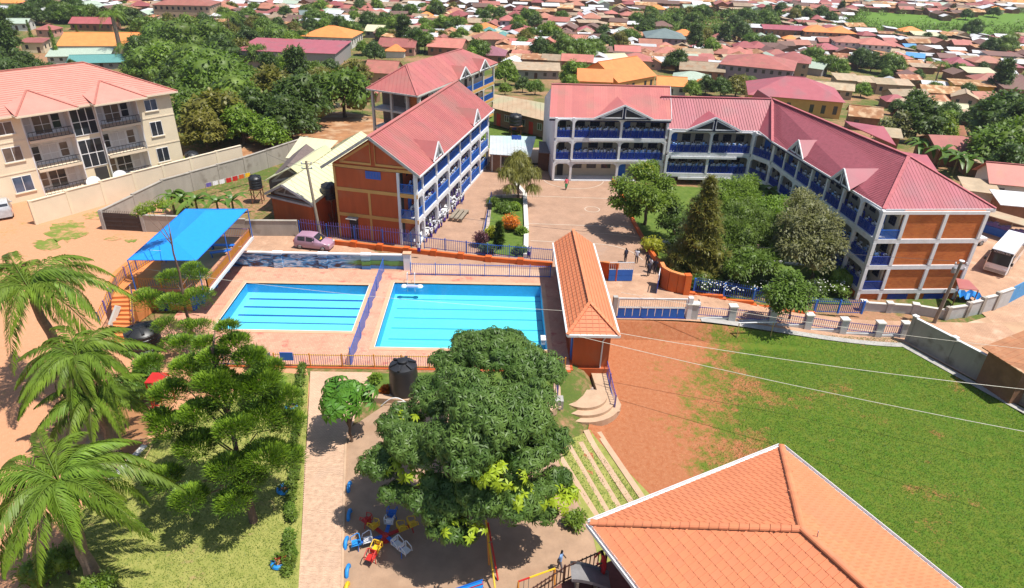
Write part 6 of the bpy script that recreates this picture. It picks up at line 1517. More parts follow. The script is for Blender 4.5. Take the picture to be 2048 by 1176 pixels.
for ang, m1, m2, m3 in arms:
 mt = Matrix.Rotation(R_(ang), 4, 'Z')
 mb = MB(); mb.beam(mt @ Vector((0.15, 0, 0.42)), mt @ Vector((1.75, 0, 0.42)), 0.2, 0.07); part('arm', mb, M_[m1], t)
 for r0_, mm in ((0.75, M_[m2]), (1.38, m3)):
  mb = MB(); Q = lambda x, y, z: mt @ Vector((x, y, z))
  def bx(x0, y0, z0, x1, y1, z1):
   mb.add([Q(*p) for p in ((x0, y0, z0), (x1, y0, z0), (x1, y1, z0), (x0, y1, z0), (x0, y0, z1), (x1, y0, z1), (x1, y1, z1), (x0, y1, z1))], [(3, 2, 1, 0), (4, 5, 6, 7), (0, 1, 5, 4), (1, 2, 6, 5), (2, 3, 7, 6), (3, 0, 4, 7)])
  bx(r0_, -0.22, 0.46, r0_ + 0.45, 0.22, 0.5)
  for y in (-0.24, 0.24):
   mb.tube([Q(r0_, y, 0.48), Q(r0_, y, 0.85), Q(r0_ + 0.1, y, 0.92), Q(r0_ + 0.45, y, 0.75), Q(r0_ + 0.5, y, 0.48)], 0.028, 5)
  mb.tube([Q(r0_, -.24, 0.85), Q(r0_, .24, 0.85)], 0.028, 5); bx(r0_ - 0.02, -0.15, 0.6, r0_ + 0.02, 0.15, 0.8)
  part('seat', mb, mm, t)
 mb = MB(); mb.beam(mt @ Vector((1.5, -.2, 0.4)), mt @ Vector((1.55, -.25, 0.0)), 0.04); mb.beam(mt @ Vector((1.5, .2, 0.4)), mt @ Vector((1.55, .25, 0.0)), 0.04); part('leg', mb, M_[m1], t)
# swing frames
g = G(985, 1120); t = thing('swing_frame', 'orange and red painted swing frame leg leaning beside the mango trunk', 'swing', g)
for a, b, m in (((974, 1045, 2.2), (978, 1130, 0.1), 'bar_o'), ((976, 1045, 2.2), (996, 1160, 0.1), 'red'), ((972, 1040, 2.25), (990, 1176, 0.4), 'yellowp')):
 mb = MB(); p, q = at(*a), at(*b); mb.tube([p, p.lerp(q, .33)], 0.05, 6); mb.tube([p.lerp(q, .35), q], 0.05, 6); part('frame_leg', mb, M_[m], t, True)
g = G(1045, 1176); t = thing('swing_frame', 'yellow and red crossbar swing frame at the bottom edge near the walking boy', 'swing', g)
p, q = at(1037, 1163, 1.9), at(1110, 1137, 1.9); mb = MB(); mb.tube([p, p.lerp(q, .3)], 0.05, 6); part('crossbar', mb, M_['red'], t, True)
mb = MB(); mb.tube([p.lerp(q, .3), q], 0.05, 6); part('crossbar', mb, M_['yellowp'], t, True)
for pt in (p, q):
 for dy in (-0.8, 0.8): mb = MB(); mb.tube([pt, (pt.x, pt.y + dy, 0)], 0.045, 6); part('frame_leg', mb, M_['bar_o'], t, True)
for f in (.15, .28):
 mb = MB(); c_ = p.lerp(q, f); mb.tube([c_, (c_.x, c_.y, 0.5)], 0.015, 4); part('chain', mb, M_['steel'], t, True)
g = G(950, 1180); t = thing('slide', 'blue playground slide with a red edge at the bottom edge of the picture', 'slide', g)
p, q = at(910, 1178, 1.0), at(965, 1160, 1.6); d = (q - p); s = Vector((0.1, -1, 0)).normalized() * 0.55
for nm_, k0, k1, m in (('chute', 0, 1, tb), ('edge', 0.38, 0.48, M_['red']), ('edge', -0.06, 0.08, M_['blue'])):
 mb = MB(); mb.slab([p + s * k0 + Vector((0, 0, .03 if nm_ == 'edge' else 0)), q + s * k0 + Vector((0, 0, .03 if nm_ == 'edge' else 0)), q + s * k1 + Vector((0, 0, .03 if nm_ == 'edge' else 0)), p + s * k1 + Vector((0, 0, .03 if nm_ == 'edge' else 0))], 0.05); part(nm_, mb, m, t, True)
mb = MB(); mb.beam(q + s * .2, (q.x, q.y, 0), 0.06); mb.beam(q + s * .8, (q.x + s.x, q.y + s.y, 0), 0.06); part('leg', mb, M_['red'], t, True)
# ladder tower
g = G(318, 832); t = thing('climbing_frame', 'red ladder climbing frame half hidden behind the conifer', 'climbing frame', g)
for dx in (-0.25, 0.25): mb = MB(); mb.beam((dx, 0, 0), (dx, 0.7, 2.3), 0.06); part('rail', mb, M_['red'], t)
mb = MB()
for k in range(7): mb.beam((-.25, .7 * k / 7, .15 + 2.1 * k / 7), (.25, .7 * k / 7, .15 + 2.1 * k / 7), 0.05)
part('rung', mb, M_['red'], t)
mb = MB(); mb.bb(-.8, .7, 2.2, .3, 1.9, 2.28); part('platform', mb, M_['red'], t)
for x, y in ((-.8, 1.8), (.25, 1.8), (-.8, .75)): mb = MB(); mb.bb(x, y, 0, x + .08, y + .08, 2.2); part('post', mb, M_['red'], t)
a, b = G(290, 893), G(222, 962); mb = MB(); mb.beam(a + Vector((0, 0, .08)), b + Vector((0, 0, .08)), 0.35, 0.12); single('concrete_slab', mb, M_['offwhite'], 'long pale concrete strip lying on the red earth', 'slab')
a, b = G(305, 893), G(266, 962); mb = MB(); mb.tube([a + Vector((0, 0, .12)), b + Vector((0, 0, .08))], 0.05, 6); single('wooden_pole', mb, mat('pale_pole', (0.5, 0.36, 0.15), 0.8), 'yellowish wooden pole lying on the grass beside the concrete strip', 'pole')
# ================================================================ vegetation
NR = np.random.default_rng(11)
def leafmat(name, c, c2=None, var=0.16, trans=0.22, rough=0.5, sc=1.2):
 return mat(name, c, rough, 0.2, sc, col2=c2 or tuple(x * 0.6 for x in c), rnd_obj=var, trans=trans, detail=2, spec=0.35)
LM = dict(
 dark=leafmat('dark_tree_leaf', (0.082, 0.135, 0.024)), mid=leafmat('mid_tree_leaf', (0.13, 0.205, 0.026)), lite=leafmat('bright_tree_leaf', (0.18, 0.28, 0.028)),
 olive=leafmat('olive_tree_leaf', (0.19, 0.18, 0.032)), grey=leafmat('grey_tree_leaf', (0.20, 0.205, 0.085)), yellow=leafmat('yellow_leaf', (0.40, 0.40, 0.025)),
 mango=leafmat('mango_leaf', (0.105, 0.175, 0.032), (0.045, 0.095, 0.014), 0.06, 0.12, 0.5, 0.7), flush=leafmat('young_mango_leaf', (0.36, 0.46, 0.022), (0.26, 0.36, 0.02), 0.05),
 conif=leafmat('conifer_needle', (0.115, 0.21, 0.024), (0.065, 0.13, 0.015), 0.06), conif_l=leafmat('conifer_tip', (0.25, 0.38, 0.032), (0.16, 0.27, 0.022), 0.06),
 palm=leafmat('palm_leaflet', (0.19, 0.29, 0.026), (0.10, 0.17, 0.016), 0.16, 0.22, 0.5, 0.35), banana=leafmat('banana_leaf', (0.12, 0.20, 0.03), (0.07, 0.135, 0.02), 0.15, 0.2, 0.4, 0.8),
 umbrella=leafmat('umbrella_tree_leaf', (0.11, 0.26, 0.026), (0.07, 0.18, 0.018), 0.05, 0.2, 0.38), croton=leafmat('croton_leaf', (0.62, 0.22, 0.015), (0.45, 0.10, 0.01), 0.06), plum=leafmat('purple_leaf', (0.13, 0.045, 0.055), (0.08, 0.03, 0.04), 0.06))
def fastmesh(name, V, F, mats, mi=None):
 V = np.asarray(V, dtype=np.float32); F = np.asarray(F, dtype=np.int32); k = F.shape[1]
 me = bpy.data.meshes.new(name); me.vertices.add(len(V)); me.vertices.foreach_set('co', V.ravel())
 me.loops.add(F.size); me.loops.foreach_set('vertex_index', F.ravel()); me.polygons.add(len(F))
 me.polygons.foreach_set('loop_start', np.arange(0, F.size, k, dtype=np.int32)); 
 for m in (mats if isinstance(mats, (list, tuple)) else [mats]): me.materials.append(m)
 if mi is not None: me.polygons.foreach_set('material_index', np.asarray(mi, dtype=np.int32))
 me.update(calc_edges=True); return me
def unit(a): return a / np.maximum(1e-9, np.linalg.norm(a, axis=-1, keepdims=True))
def leaves(P, D, L, W, up=None, fold=0.25):
 """a bent pointed leaf (two quads) at each P along direction D"""
 n = len(P); up = np.tile((0, 0, 1.0), (n, 1)) if up is None else up
 S = np.cross(D, up); S = unit(np.where(np.linalg.norm(S, axis=1, keepdims=True) < 1e-3, np.array([[1, 0, 0.]]), S)); U = np.cross(S, D)
 L = np.broadcast_to(np.asarray(L), (n,))[:, None]; W = np.broadcast_to(np.asarray(W), (n,))[:, None]
 M = P + D * L * 0.5 + U * L * 0.06; T = P + D * L - U * L * fold
 V = np.stack([P, M + S * W * 0.5 - U * W * 0.12, M - S * W * 0.5 - U * W * 0.12, T], 1).reshape(-1, 3)
 i = np.arange(n)[:, None] * 4
 return V, np.concatenate([i + 0, i + 1, i + 3, i + 2], 1)
def sph(n): return unit(NR.normal(size=(n, 3)))
def join(parts):
 V, F, o = [], [], 0
 for v, f in parts: V.append(v); F.append(f + o); o += len(v)
 return np.concatenate(V), np.concatenate(F)
def clump(c, r, n, L, W, squash=0.8, droop=0.25, inner=0.72):
 """leaves over a leafy clump: mostly on its upper shell, pointing outwards and drooping"""
 d = sph(n); d[:, 2] = np.where(d[:, 2] < -0.35, -d[:, 2] * 0.6, d[:, 2]); rr = r * NR.uniform(inner, 1.06, (n, 1))
 P = np.asarray(c) + d * rr * np.array([1, 1, squash]); D = unit(d + sph(n) * 0.75 - np.array([0, 0, droop]))
 return leaves(P, D, L * NR.uniform(0.7, 1.25, n), W * NR.uniform(0.75, 1.2, n))
def rosettes(c, r, n, k, L, W, squash=0.8):
 d = sph(n); d[:, 2] = np.where(d[:, 2] < -0.25, -d[:, 2] * 0.7, d[:, 2]); P0 = np.asarray(c) + d * r * NR.uniform(0.68, 1.1, (n, 1)) * np.array([1, 1, squash])
 ax = unit(d + np.array([0, 0, 0.55])); a = np.cross(ax, np.array([0.3, 0.9, 0.1])); a = unit(a); b = np.cross(ax, a); out = []
 for j in range(k):
  th = 2 * np.pi * (j + NR.uniform(-.25, .25, n)) / k; el = NR.uniform(-0.45, 0.25, n)[:, None]
  D = unit(a * np.cos(th)[:, None] + b * np.sin(th)[:, None] + ax * el - np.array([0, 0, 0.25])); out.append(leaves(P0, D, L * NR.uniform(0.8, 1.15, n), W, ax, 0.3))
 return join(out)
def core(clumps, k=0.8):
 """dark leafy mass inside the clumps"""
 V, F, o = [], [], 0; bm = bmesh.new(); bmesh.ops.create_icosphere(bm, subdivisions=2, radius=1.0); bv = np.array([v.co[:] for v in bm.verts]); bf = np.array([[v.index for v in f.verts] for f in bm.faces]); bm.free()
 for c, r, s in clumps:
  V.append(np.asarray(c) + bv * (r * k * np.array([1, 1, s])) * NR.uniform(0.8, 1.08, (len(bv), 1))); F.append(bf + o); o += len(bv)
 V = np.concatenate(V); F = np.concatenate(F); return V, np.concatenate([F, F[:, 2:3]], 1)
def add_core(V, F, clumps, k=0.8):
 cv, cf = core(clumps, k); 
 return V, F, cv, cf
def crown_obj(parts, m, parent, clumps=None, k=0.8, name='crown'):
 V, F = join(parts); o = bpy.data.objects.new(name, fastmesh(name, V, F, m)); COL.objects.link(o); o.parent = parent
 if clumps:
  cv, cf = core(clumps, k); c = bpy.data.objects.new('inner_foliage', fastmesh('inner_foliage', cv, cf[:, :3], m)); COL.objects.link(c); c.parent = o
 return o
def trunk_part(parent, H, r0, r1, limbs=(), lean=(0, 0), m=None, name='trunk'):
 mb = MB(); n = 6; mb.tube([(lean[0] * (i / n) ** 1.5 + 0.06 * math.sin(i * 2.1), lean[1] * (i / n) ** 1.5 + 0.05 * math.cos(i * 1.7), H * i / n - (0.2 if i == 0 else 0)) for i in range(n + 1)], [r0 * (1.25 if i == 0 else 1) + (r1 - r0) * i / n for i in range(n + 1)], 8)
 for (z, tx, ty, tz) in limbs:
  f = z / H; mb.tube([(lean[0] * f ** 1.5, lean[1] * f ** 1.5, z), (lean[0] * f + tx * 0.45, lean[1] * f + ty * 0.45, z + (tz - z) * 0.6), (tx, ty, tz)], [r1 * 0.9, r1 * 0.6, r1 * 0.25], 6)
 return part(name, mb, m or M_['bark'], parent, smooth=True)
PROTO = {}
def proto_tree(kind):
 """one unparented-from-view master of each kind; copies share its meshes"""
 cfg = dict(round=('mid', 7, 4.4, 14), dense=('dark', 8, 4.8, 16), bright=('lite', 7, 4.2, 14), olive=('olive', 7, 4.2, 13), tall=('dark', 10, 3.4, 14), wide=('mid', 7, 5.8, 19), grey=('grey', 5, 2.4, 8))[kind.split('_')[0]]
 lm, H, Rr, n = cfg; t = thing('tree', '', 'tree'); cl = []
 for i in range(n):
  a = i * 2.399 + NR.uniform(-.3, .3); q = math.sqrt((i + 0.5) / n); rad = Rr * 0.72 * q
  z = H * 0.80 - q * q * H * 0.46 + NR.uniform(-.4, .4) * Rr * 0.3
  if kind[:4] == 'tall': z = H * (0.35 + 0.58 * i / n); rad = Rr * 0.55 * (1.05 - i / n) ** 0.6
  cl.append(((rad * math.cos(a), rad * math.sin(a), z), Rr * NR.uniform(0.30, 0.46), 0.85))
 dens = 150 if kind[:4] != 'grey' else 90
 crown_obj([clump(c, r, dens, 0.62, 0.36, s) for c, r, s in cl], LM[lm], t, cl, 0.83)
 trunk_part(t, H * 0.68, 0.24, 0.13, [(H * 0.4, c[0] * 0.8, c[1] * 0.8, c[2]) for c, r, s in cl[1::3]])
 return t
def cypress(H, r, m='mid'):
 t = thing('cypress_tree', '', 'tree'); parts = []; cl = []; n = 9
 for i in range(n):
  f = i / (n - 1); rr = r * (1 - 0.75 * f) * (0.8 if i == 0 else 1); c = (NR.uniform(-.1, .1), NR.uniform(-.1, .1), H * (0.12 + 0.84 * f)); parts.append(clump(c, rr, 90, 0.4, 0.16, 1.2 * H / n / max(rr, .3) * 0.6 + .5, -0.8)); cl.append((c, rr, 1.1))
 crown_obj(parts, LM[m], t, cl, 0.8); trunk_part(t, H * 0.8, 0.12, 0.05); return t
def frond_mesh(L, droop, nl, leafL, leafW, m, lift=0.5, plume=0.6, seed=0, name='frond'):
 """a feather palm frond along +x: arching rachis with leaflets hanging on both sides"""
 g = np.random.default_rng(seed); s = np.linspace(0.08, 1, nl); 
 def pos(u): return np.stack([L * (u - 0.10 * u ** 3), np.zeros_like(u), L * (lift * u - (lift + droop) * u ** 2.1)], 1)
 P = pos(s); T = unit(pos(s + 0.01) - pos(s)); parts = []
 for sg in (-1, 1):
  ang = g.uniform(0.55, 1.05, nl); hang = g.uniform(0.1, plume, nl) + 0.35 * s
  D = unit(T * np.cos(ang)[:, None] + np.array([[0, sg, 0]]) * np.sin(ang)[:, None] - np.array([[0, 0, 1]]) * hang[:, None])
  ll = leafL * (np.sin(np.clip(s, 0.05, 0.97) * np.pi) ** 0.55) * g.uniform(0.85, 1.1, nl); parts.append(leaves(P, D, ll, leafW, None, 0.3))
 V, F = join(parts); R = 0.02 * L / 3; rv, rf = [], []
 u = np.linspace(0, 1, 9); Q = pos(u)
 for i, q in enumerate(Q):
  w = R * (1.6 - 1.3 * u[i]); rv += [q + (0, w, 0), q + (0, -w, 0), q + (0, 0, w)]
 for i in range(8):
  for k in range(3): rf.append((i * 3 + k, i * 3 + (k + 1) % 3, i * 3 + 3 + (k + 1) % 3, i * 3 + 3 + k))
 V, F = join([(V, F), (np.array(rv), np.array(rf))]); return fastmesh(name, V, F, m)
def palm(base, H, nf, L, label, group=None, lean=(0, 0), m='palm', shaft=True, droop=0.45, r0=0.34, seedoff=0, fm=None, dense=92):
 t = thing('palm_tree', label, 'palm tree', base, 0, group)
 trunk_part(t, H, r0, r0 * 0.62, (), lean, mat('palm_trunk', (0.27, 0.19, 0.14), 0.9, 0.18, 3, 0.01, 8, stretch=(1, 1, 3)))
 top = Vector((lean[0], lean[1], H))
 if shaft: mb = MB(); mb.tube([top, top + Vector((0.02, 0, 0.9))], [r0 * 0.62, r0 * 0.42], 10); part('crownshaft', mb, mat('palm_shaft', (0.16, 0.20, 0.05), 0.5), t, smooth=True); top = top + Vector((0, 0, 0.85))
 fm = fm or [frond_mesh(L * (0.85 + 0.15 * i), droop * (0.7 + 0.25 * i), dense, L * 0.25, 0.072, LM[m], 0.8 - 0.18 * i, 0.6, 31 * i + seedoff) for i in range(3)]
 for k in range(nf):
  a = k * 2.399963 + NR.uniform(-.15, .15); f = k / nf; el = 1.05 - 1.25 * f
  o = partmesh('frond', fm[k % 3], t, top + Vector((0, 0, 0.05)), (NR.uniform(-.3, .3), -el * 0.62 + 0.12, a), (NR.uniform(0.88, 1.1),) * 3)
 return t, fm
def banana(base, H, n, label, group=None, sc=1.0, m='banana'):
 t = thing('banana_plant', label, 'banana plant', base, 0, group)
 mb = MB(); mb.tube([(0, 0, -.1), (0, 0, H * 0.6)], [0.16 * sc, 0.10 * sc], 7); part('stem', mb, mat('banana_stem', (0.20, 0.19, 0.07), 0.7), t, smooth=True)
 for k in range(n):
  a = k * 2.399 + NR.uniform(-.2, .2); L = H * NR.uniform(0.55, 0.8); W = L * 0.30; el = 1.15 - 0.85 * k / n; N = 7; V, F = [], []
  for i in range(N + 1):
   u = i / N; x = L * (math.cos(el) * u + 0.25 * u * u); z = L * (math.sin(el) * u - 0.75 * u ** 2.3); w = W * (math.sin(math.pi * min(0.98, max(0.04, u * 0.94 + 0.06))) ** 0.6) * 0.5 * NR.uniform(0.8, 1.05)
   for y, dz in ((-w, 0.10 * w), (0, -0.16 * w), (w, 0.10 * w)): V.append((x * math.cos(a) - y * math.sin(a), x * math.sin(a) + y * math.cos(a), H * 0.58 + z + dz))
  for i in range(N):
   for q in range(2): F.append((i * 3 + q, i * 3 + 3 + q, i * 3 + 4 + q, i * 3 + 1 + q))
  o = bpy.data.objects.new('leaf', fastmesh('leaf', V, F, LM[m])); COL.objects.link(o); o.parent = t
 return t
def shrub(base, r, h, m, label, name='shrub', cat='shrub', n=5, L=0.22, W=0.12, group=None, per=130, droop=0.1):
 t = thing(name, label, cat, base, 0, group); cl = []
 for i in range(n):
  a = i * 2.4; q = r * 0.5 * math.sqrt(i / n); cl.append(((q * math.cos(a), q * math.sin(a), h * NR.uniform(0.42, 0.62)), min(r * 0.62, h * 0.55) * NR.uniform(0.8, 1.1), 0.9 * min(1.6, h / max(r, .1) / 1.1)))
 crown_obj([clump(c, q, per, L, W, s, droop) for c, q, s in cl], LM[m] if m in LM else m, t, cl, 0.8, 'foliage')
 mb = MB()
 for k in range(3): mb.tube([(0, 0, -.05), (0.25 * r * math.cos(k * 2.1), 0.25 * r * math.sin(k * 2.1), h * 0.5)], [0.04, 0.02], 5)
 part('stem', mb, M_['bark'], t); return t
# ---- mango tree: lobes of rosettes
base = G(965, 985); t = thing('mango_tree', 'great spreading mango tree shading the children\'s playground', 'tree', base)
lob = [(985, 715, 8.6, 2.0), (1060, 745, 8.0, 1.9), (915, 735, 7.6, 1.7), (860, 800, 6.6, 1.6), (790, 850, 5.4, 1.55), (960, 800, 9.0, 2.1), (1050, 830, 8.4, 2.0), (770, 930, 4.4, 1.35), (845, 900, 6.2, 1.8), (930, 890, 7.8, 2.0), (1025, 920, 7.0, 1.9), (1090, 880, 6.2, 1.5), (800, 985, 3.9, 1.0), (880, 990, 4.8, 1.5), (960, 1000, 5.2, 1.6), (905, 1055, 3.6, 1.2), (1040, 1000, 5.2, 1.6), (1100, 965, 4.8, 1.1), (1085, 1030, 4.0, .9), (1105, 745, 6.6, 1.1), (940, 690, 7.0, 1.2), (880, 1010, 4.2, 1.3), (1000, 860, 8.8, 1.9), (1020, 690, 7.6, 1.2)]
cl = []
for px, py, z, r in lob:
 p = at(px, py, z) - base
 for q in range(4):
  d = Vector(sph(1)[0]); d.z = abs(d.z) * .8 - .1; rr = r * NR.uniform(.46, .68); cl.append((tuple(p + d * (r - rr * .7)), rr, NR.uniform(.75, .95)))
 cl.append((tuple(p), r * .72, .8))
crown_obj([rosettes(c, r, int(88 * r * r + 10), 8, 0.34, 0.09, s) for c, r, s in cl], LM['mango'], t, cl, 0.6)
fl_ = [rosettes(tuple(at(px, py, z) - base), r, n, 8, 0.36, 0.13, 0.8) for px, py, z, r, n in ((1005, 945, 7.2, 1.3, 30), (1035, 985, 6.0, 1.1, 24), (1115, 1000, 4.6, 0.9, 34), (1140, 985, 4.4, .5, 14), (800, 935, 5.0, .8, 14), (830, 950, 5.4, 0.7, 10), (930, 1065, 3.9, 1.2, 10), (825, 840, 5.8, 1.2, 9), (980, 960, 6.8, 0.9, 14), (1075, 1000, 5.2, .6, 8))]
crown_obj(fl_, LM['flush'], t, None, name='young_leaves')
trunk_part(t, 4.6, 0.42, 0.26, [(2.2 + 0.1 * (i % 5), c[0] * .8, c[1] * .8, c[2] - .3) for i, (c, r, s) in enumerate(cl[4::10])])
# ---- umbrella tree by the path: each leaf whorl is a part
base = G(703, 884); t = thing('umbrella_tree', 'small umbrella tree with star shaped glossy leaf whorls casting a round shadow on the path', 'tree', base)
W3 = []
for s in range(3):
 th = np.arange(9) * 2 * np.pi / 9 + s; D = unit(np.stack([np.cos(th), np.sin(th), -0.25 - 0.25 * NR.random(9)], 1)); V, F = leaves(D * 0.05, D, 0.62 * NR.uniform(.85, 1.1, 9), 0.2, None, 0.35); W3.append(fastmesh('leaf_whorl', V, F, LM['umbrella']))
ctr = at(690, 798, 3.2) - base
for k in range(105):
 d = sph(1)[0]; d[2] = abs(d[2]) if d[2] < -0.45 else d[2]; p = Vector(d) * 1.0; w_ = 1 + .22 * math.sin(3 * math.atan2(p.y, p.x) + 1) * (p.z < .6); p = Vector((p.x * 1.8 * w_, p.y * 1.8 * w_, p.z * 1.25)) * NR.uniform(0.66, 1.08) + ctr
 tl = Vector((d[0], d[1], 0.9)).to_track_quat('Z', 'Y').to_euler(); partmesh('leaf_whorl', W3[k % 3], t, p, tl, (NR.uniform(.8, 1.2),) * 3)
trunk_part(t, 2.4, 0.10, 0.07, [(1.2, ctr.x + 0.9 * math.cos(a), ctr.y + 0.9 * math.sin(a), 3.3) for a in (0, 1.3, 2.5, 3.8, 5)])
# ---- conifers: whorled boughs of bright-tipped foliage pads
def pads(t, specs, base, per=1250):
 g_, l_ = [], []; cl = []
 for c, r in specs:
  n = int(per * r * r); d = sph(n); d[:, 2] = np.abs(d[:, 2]) * np.where(NR.random(n) < 0.85, 1, -1); P = np.asarray(c) + d * np.array([r, r, r * 0.5]) * NR.uniform(0.45, 1.05, (n, 1))
  D = unit(d * np.array([1, 1, .6]) + np.array([0, 0, 0.8]) + sph(n) * 0.5); V = leaves(P, D, 0.36 * NR.uniform(.6, 1.3, n), 0.055, None, 0.1)
  g_.append(V); m = int(n * 0.6); up = d[:m].copy(); up[:, 2] = np.abs(up[:, 2]) + 0.35; up = unit(up); P = np.asarray(c) + up * np.array([r, r, r * 0.55]) * NR.uniform(0.88, 1.1, (m, 1)); l_.append(leaves(P, unit(up + sph(m) * 0.4 + np.array([0, 0, .6])), 0.26 * NR.uniform(.7, 1.2, m), 0.06, None, 0.1)); cl.append((c, r, 0.55))
 crown_obj(g_, LM['conif'], t, None, 0.6, 'foliage'); crown_obj(l_, LM['conif_l'], t, None, name='foliage_tips')
base = G(507, 1046); t = thing('conifer_tree', 'tall dark conifer with layered bright tipped boughs standing on the lawn', 'tree', base)
sp_ = []
for px, py, z, r in ((470, 690, 10.4, 0.8), (500, 720, 9.6, .9), (430, 720, 9.4, .9), (455, 660, 11.2, .6), (380, 740, 8.2, 1.1), (340, 790, 7.0, 1.1), (430, 770, 8.6, 1.2), (520, 770, 8.2, 1.2), (560, 800, 7.0, 1.1), (470, 790, 8.0, 1.3), (400, 830, 7.2, 1.1), (345, 860, 5.6, 1.2), (520, 840, 6.6, 1.3), (575, 850, 5.6, 1.0), (470, 860, 6.8, 1.1), (395, 895, 5.2, 1.2), (330, 960, 3.4, 1.0), (380, 1000, 3.2, 1.0), (455, 940, 4.6, 1.1), (530, 920, 4.6, 1.4), (575, 920, 3.8, 1.0), (470, 1005, 3.2, 1.0), (500, 960, 3.9, .9), (540, 740, 8.4, .8), (320, 840, 6.0, .8), (410, 690, 9.6, .6), (300, 730, 7.4, .8), (365, 690, 8.4, .7)):
 sp_.append((tuple(at(px, py, z) - base), r * .9))
pads(t, sp_, base)
lean = (at(425, 700, 10) - base); trunk_part(t, 10.2, 0.2, 0.06, [(max(0.8, c[2] - 0.5 - 0.25 * math.hypot(c[0] - lean.x * c[2] / 10, c[1])), c[0], c[1], c[2] - 0.1) for c, r in sp_], (lean.x, lean.y), mat('conifer_bark', (0.20, 0.12, 0.09), 0.95, 0.2, 4, 0.01, 12))
base = G(389, 690); t = thing('slender_conifer', 'thin bare trunked conifer with a yellow green tuft on top, before the canopy', 'tree', base)
sp_ = []; tp = []
for px, py, z, r in ((345, 560, 5.0, .75), (400, 555, 5.2, .6), (300, 605, 3.9, .8), (345, 610, 4.0, .8), (395, 600, 4.0, .9), (385, 540, 5.6, .55), (330, 655, 2.8, .6), (375, 655, 2.6, .5), (350, 690, 1.6, .7), (400, 660, 2.4, .7), (290, 595, 4.0, .6), (405, 700, 1.4, .5)): sp_.append((tuple(at(px, py, z) - base), r * 1.45))
for px, py, z, r in ((300, 418, 9.2, .65), (325, 412, 9.3, .6), (285, 425, 9.0, .5)): tp.append((tuple(at(px, py, z) - base), r * 1.35))
pads(t, sp_, base, 480)
crown_obj([clump(c, r, 200, 0.34, 0.07, 0.5, -0.6) for c, r in tp], leafmat('pale_tuft', (0.23, 0.33, 0.02)), t, [(c, r, .5) for c, r in tp], 0.6, 'top_tuft')
trunk_part(t, 9.7, 0.15, 0.05, [(max(.6, c[2] - 0.3), c[0], c[1], c[2]) for c, r in sp_ + tp], (0.15, 0.1), MATS['conifer_bark'])
# ---- palms on the left
b = at(78, 580, 8.4); b.z = 0; p, fm = palm(b, 7.6, 28, 5.2, 'tallest royal palm on the dirt yard at the left edge', lean=(-0.5, -0.1), r0=0.42)
b = at(168, 715, 7); b.z = 0; palm(b, 6.0, 28, 3.8, 'royal palm with brownish tips between the tank and the red earth', lean=(-0.4, 0.1), seedoff=5)
b = at(112, 975, 6.2); b.z = 0; p3, fm3 = palm(b, 5.4, 30, 4.1, 'nearest royal palm at the lower left with an orange fruit cluster', lean=(0.1, 0.2), seedoff=9)
mb = MB()
for k in range(26):
 q = Vector((0.25 + NR.normal() * .13, -0.35 + NR.normal() * .12, 5.0 - NR.random() * 0.9)); mb.lathe([(0.02, -.05), (0.06, 0), (0.02, .05)], q, 5)
part('fruit_cluster', mb, M_['bar_o'], p3)
b = at(192, 800, 4.7); b.z = 0; palm(b, 3.9, 22, 3.3, 'short royal palm with yellowish fronds in front of the ladder frame', lean=(.1, 0), seedoff=17)
t = thing('fan_palm', 'low fan palm with pale radiating leaves behind the conifer near the pool railing', 'palm tree', G(535, 800)); fanm = []
for s in range(2):
 th = np.linspace(-2.3, 2.3, 22); D = unit(np.stack([np.cos(th), np.sin(th), -0.15 - 0.1 * np.abs(th)], 1)); V, F = leaves(np.zeros((22, 3)), D, 0.75 * NR.uniform(.9, 1.1, 22), 0.13, None, 0.25); fanm.append(fastmesh('fan_leaf', V, F, LM['palm']))
mb = MB()
for k in range(16):
 a = k * 2.4; el = 1.2 - k * 0.07; e = Vector((math.cos(a) * math.cos(el), math.sin(a) * math.cos(el), math.sin(el))) * 1.25 + Vector((0, 0, 1.0)); mb.tube([(0, 0, 0.9), e], 0.02, 4); partmesh('fan_leaf', fanm[k % 2], t, e, (0, 0.3 - el * 0.4, a))
mb.tube([(0, 0, -.1), (0, 0, 1.0)], 0.16, 7); part('stems', mb, M_['bark'], t)
# ---- court, yard and garden trees
def lobed(name, label, bpx, lobes, m, per=150, L=0.34, W=0.2, H=4, r0=0.2, extra=None, droop=0.25, cat='tree'):
 base = G(*bpx); t = thing(name, label, cat, base); cl = [(tuple(at(px, py, z) - base), r * (1.16 if 'garden' in name else 1), 0.85) for px, py, z, r in lobes]
 crown_obj([clump(c, r, int(1.5 * per * r * r + 40), L, W, s, droop, .6) for c, r, s in cl], LM[m], t, cl, 0.66); trunk_part(t, H, r0, r0 * 0.6, [(H * 0.55, c[0] * .85, c[1] * .85, c[2]) for c, r, s in cl[::2]]); return t, base
t, b = lobed('shade_tree', 'round bright green shade tree throwing its shadow over the ball court', (1289, 450), ((1285, 350, 6.0, 1.7), (1245, 375, 5.2, 1.4), (1325, 370, 5.4, 1.4), (1260, 410, 4.0, 1.2), (1310, 410, 4.2, 1.4), (1235, 405, 3.8, 1.0), (1335, 400, 4.4, 1.1), (1285, 390, 5.4, 1.7), (1300, 335, 6.4, 1.0), (1265, 425, 3.2, .8)), 'lite', 190, 0.36, 0.2)
crown_obj([clump(tuple(at(1290, 338, 6.8) - b), 0.9, 60, .3, .18)], LM['yellow'], t, None, name='yellow_leaves')
lobed('garden_tree', 'dark bushy tree between the court shade tree and the olive conifer', (1345, 480), ((1345, 420, 3.2, 1.1), (1335, 445, 2.2, 1.1), (1360, 450, 2.4, 1.2), (1350, 480, 1.2, .9)), 'dark', 190, 0.32, 0.15)
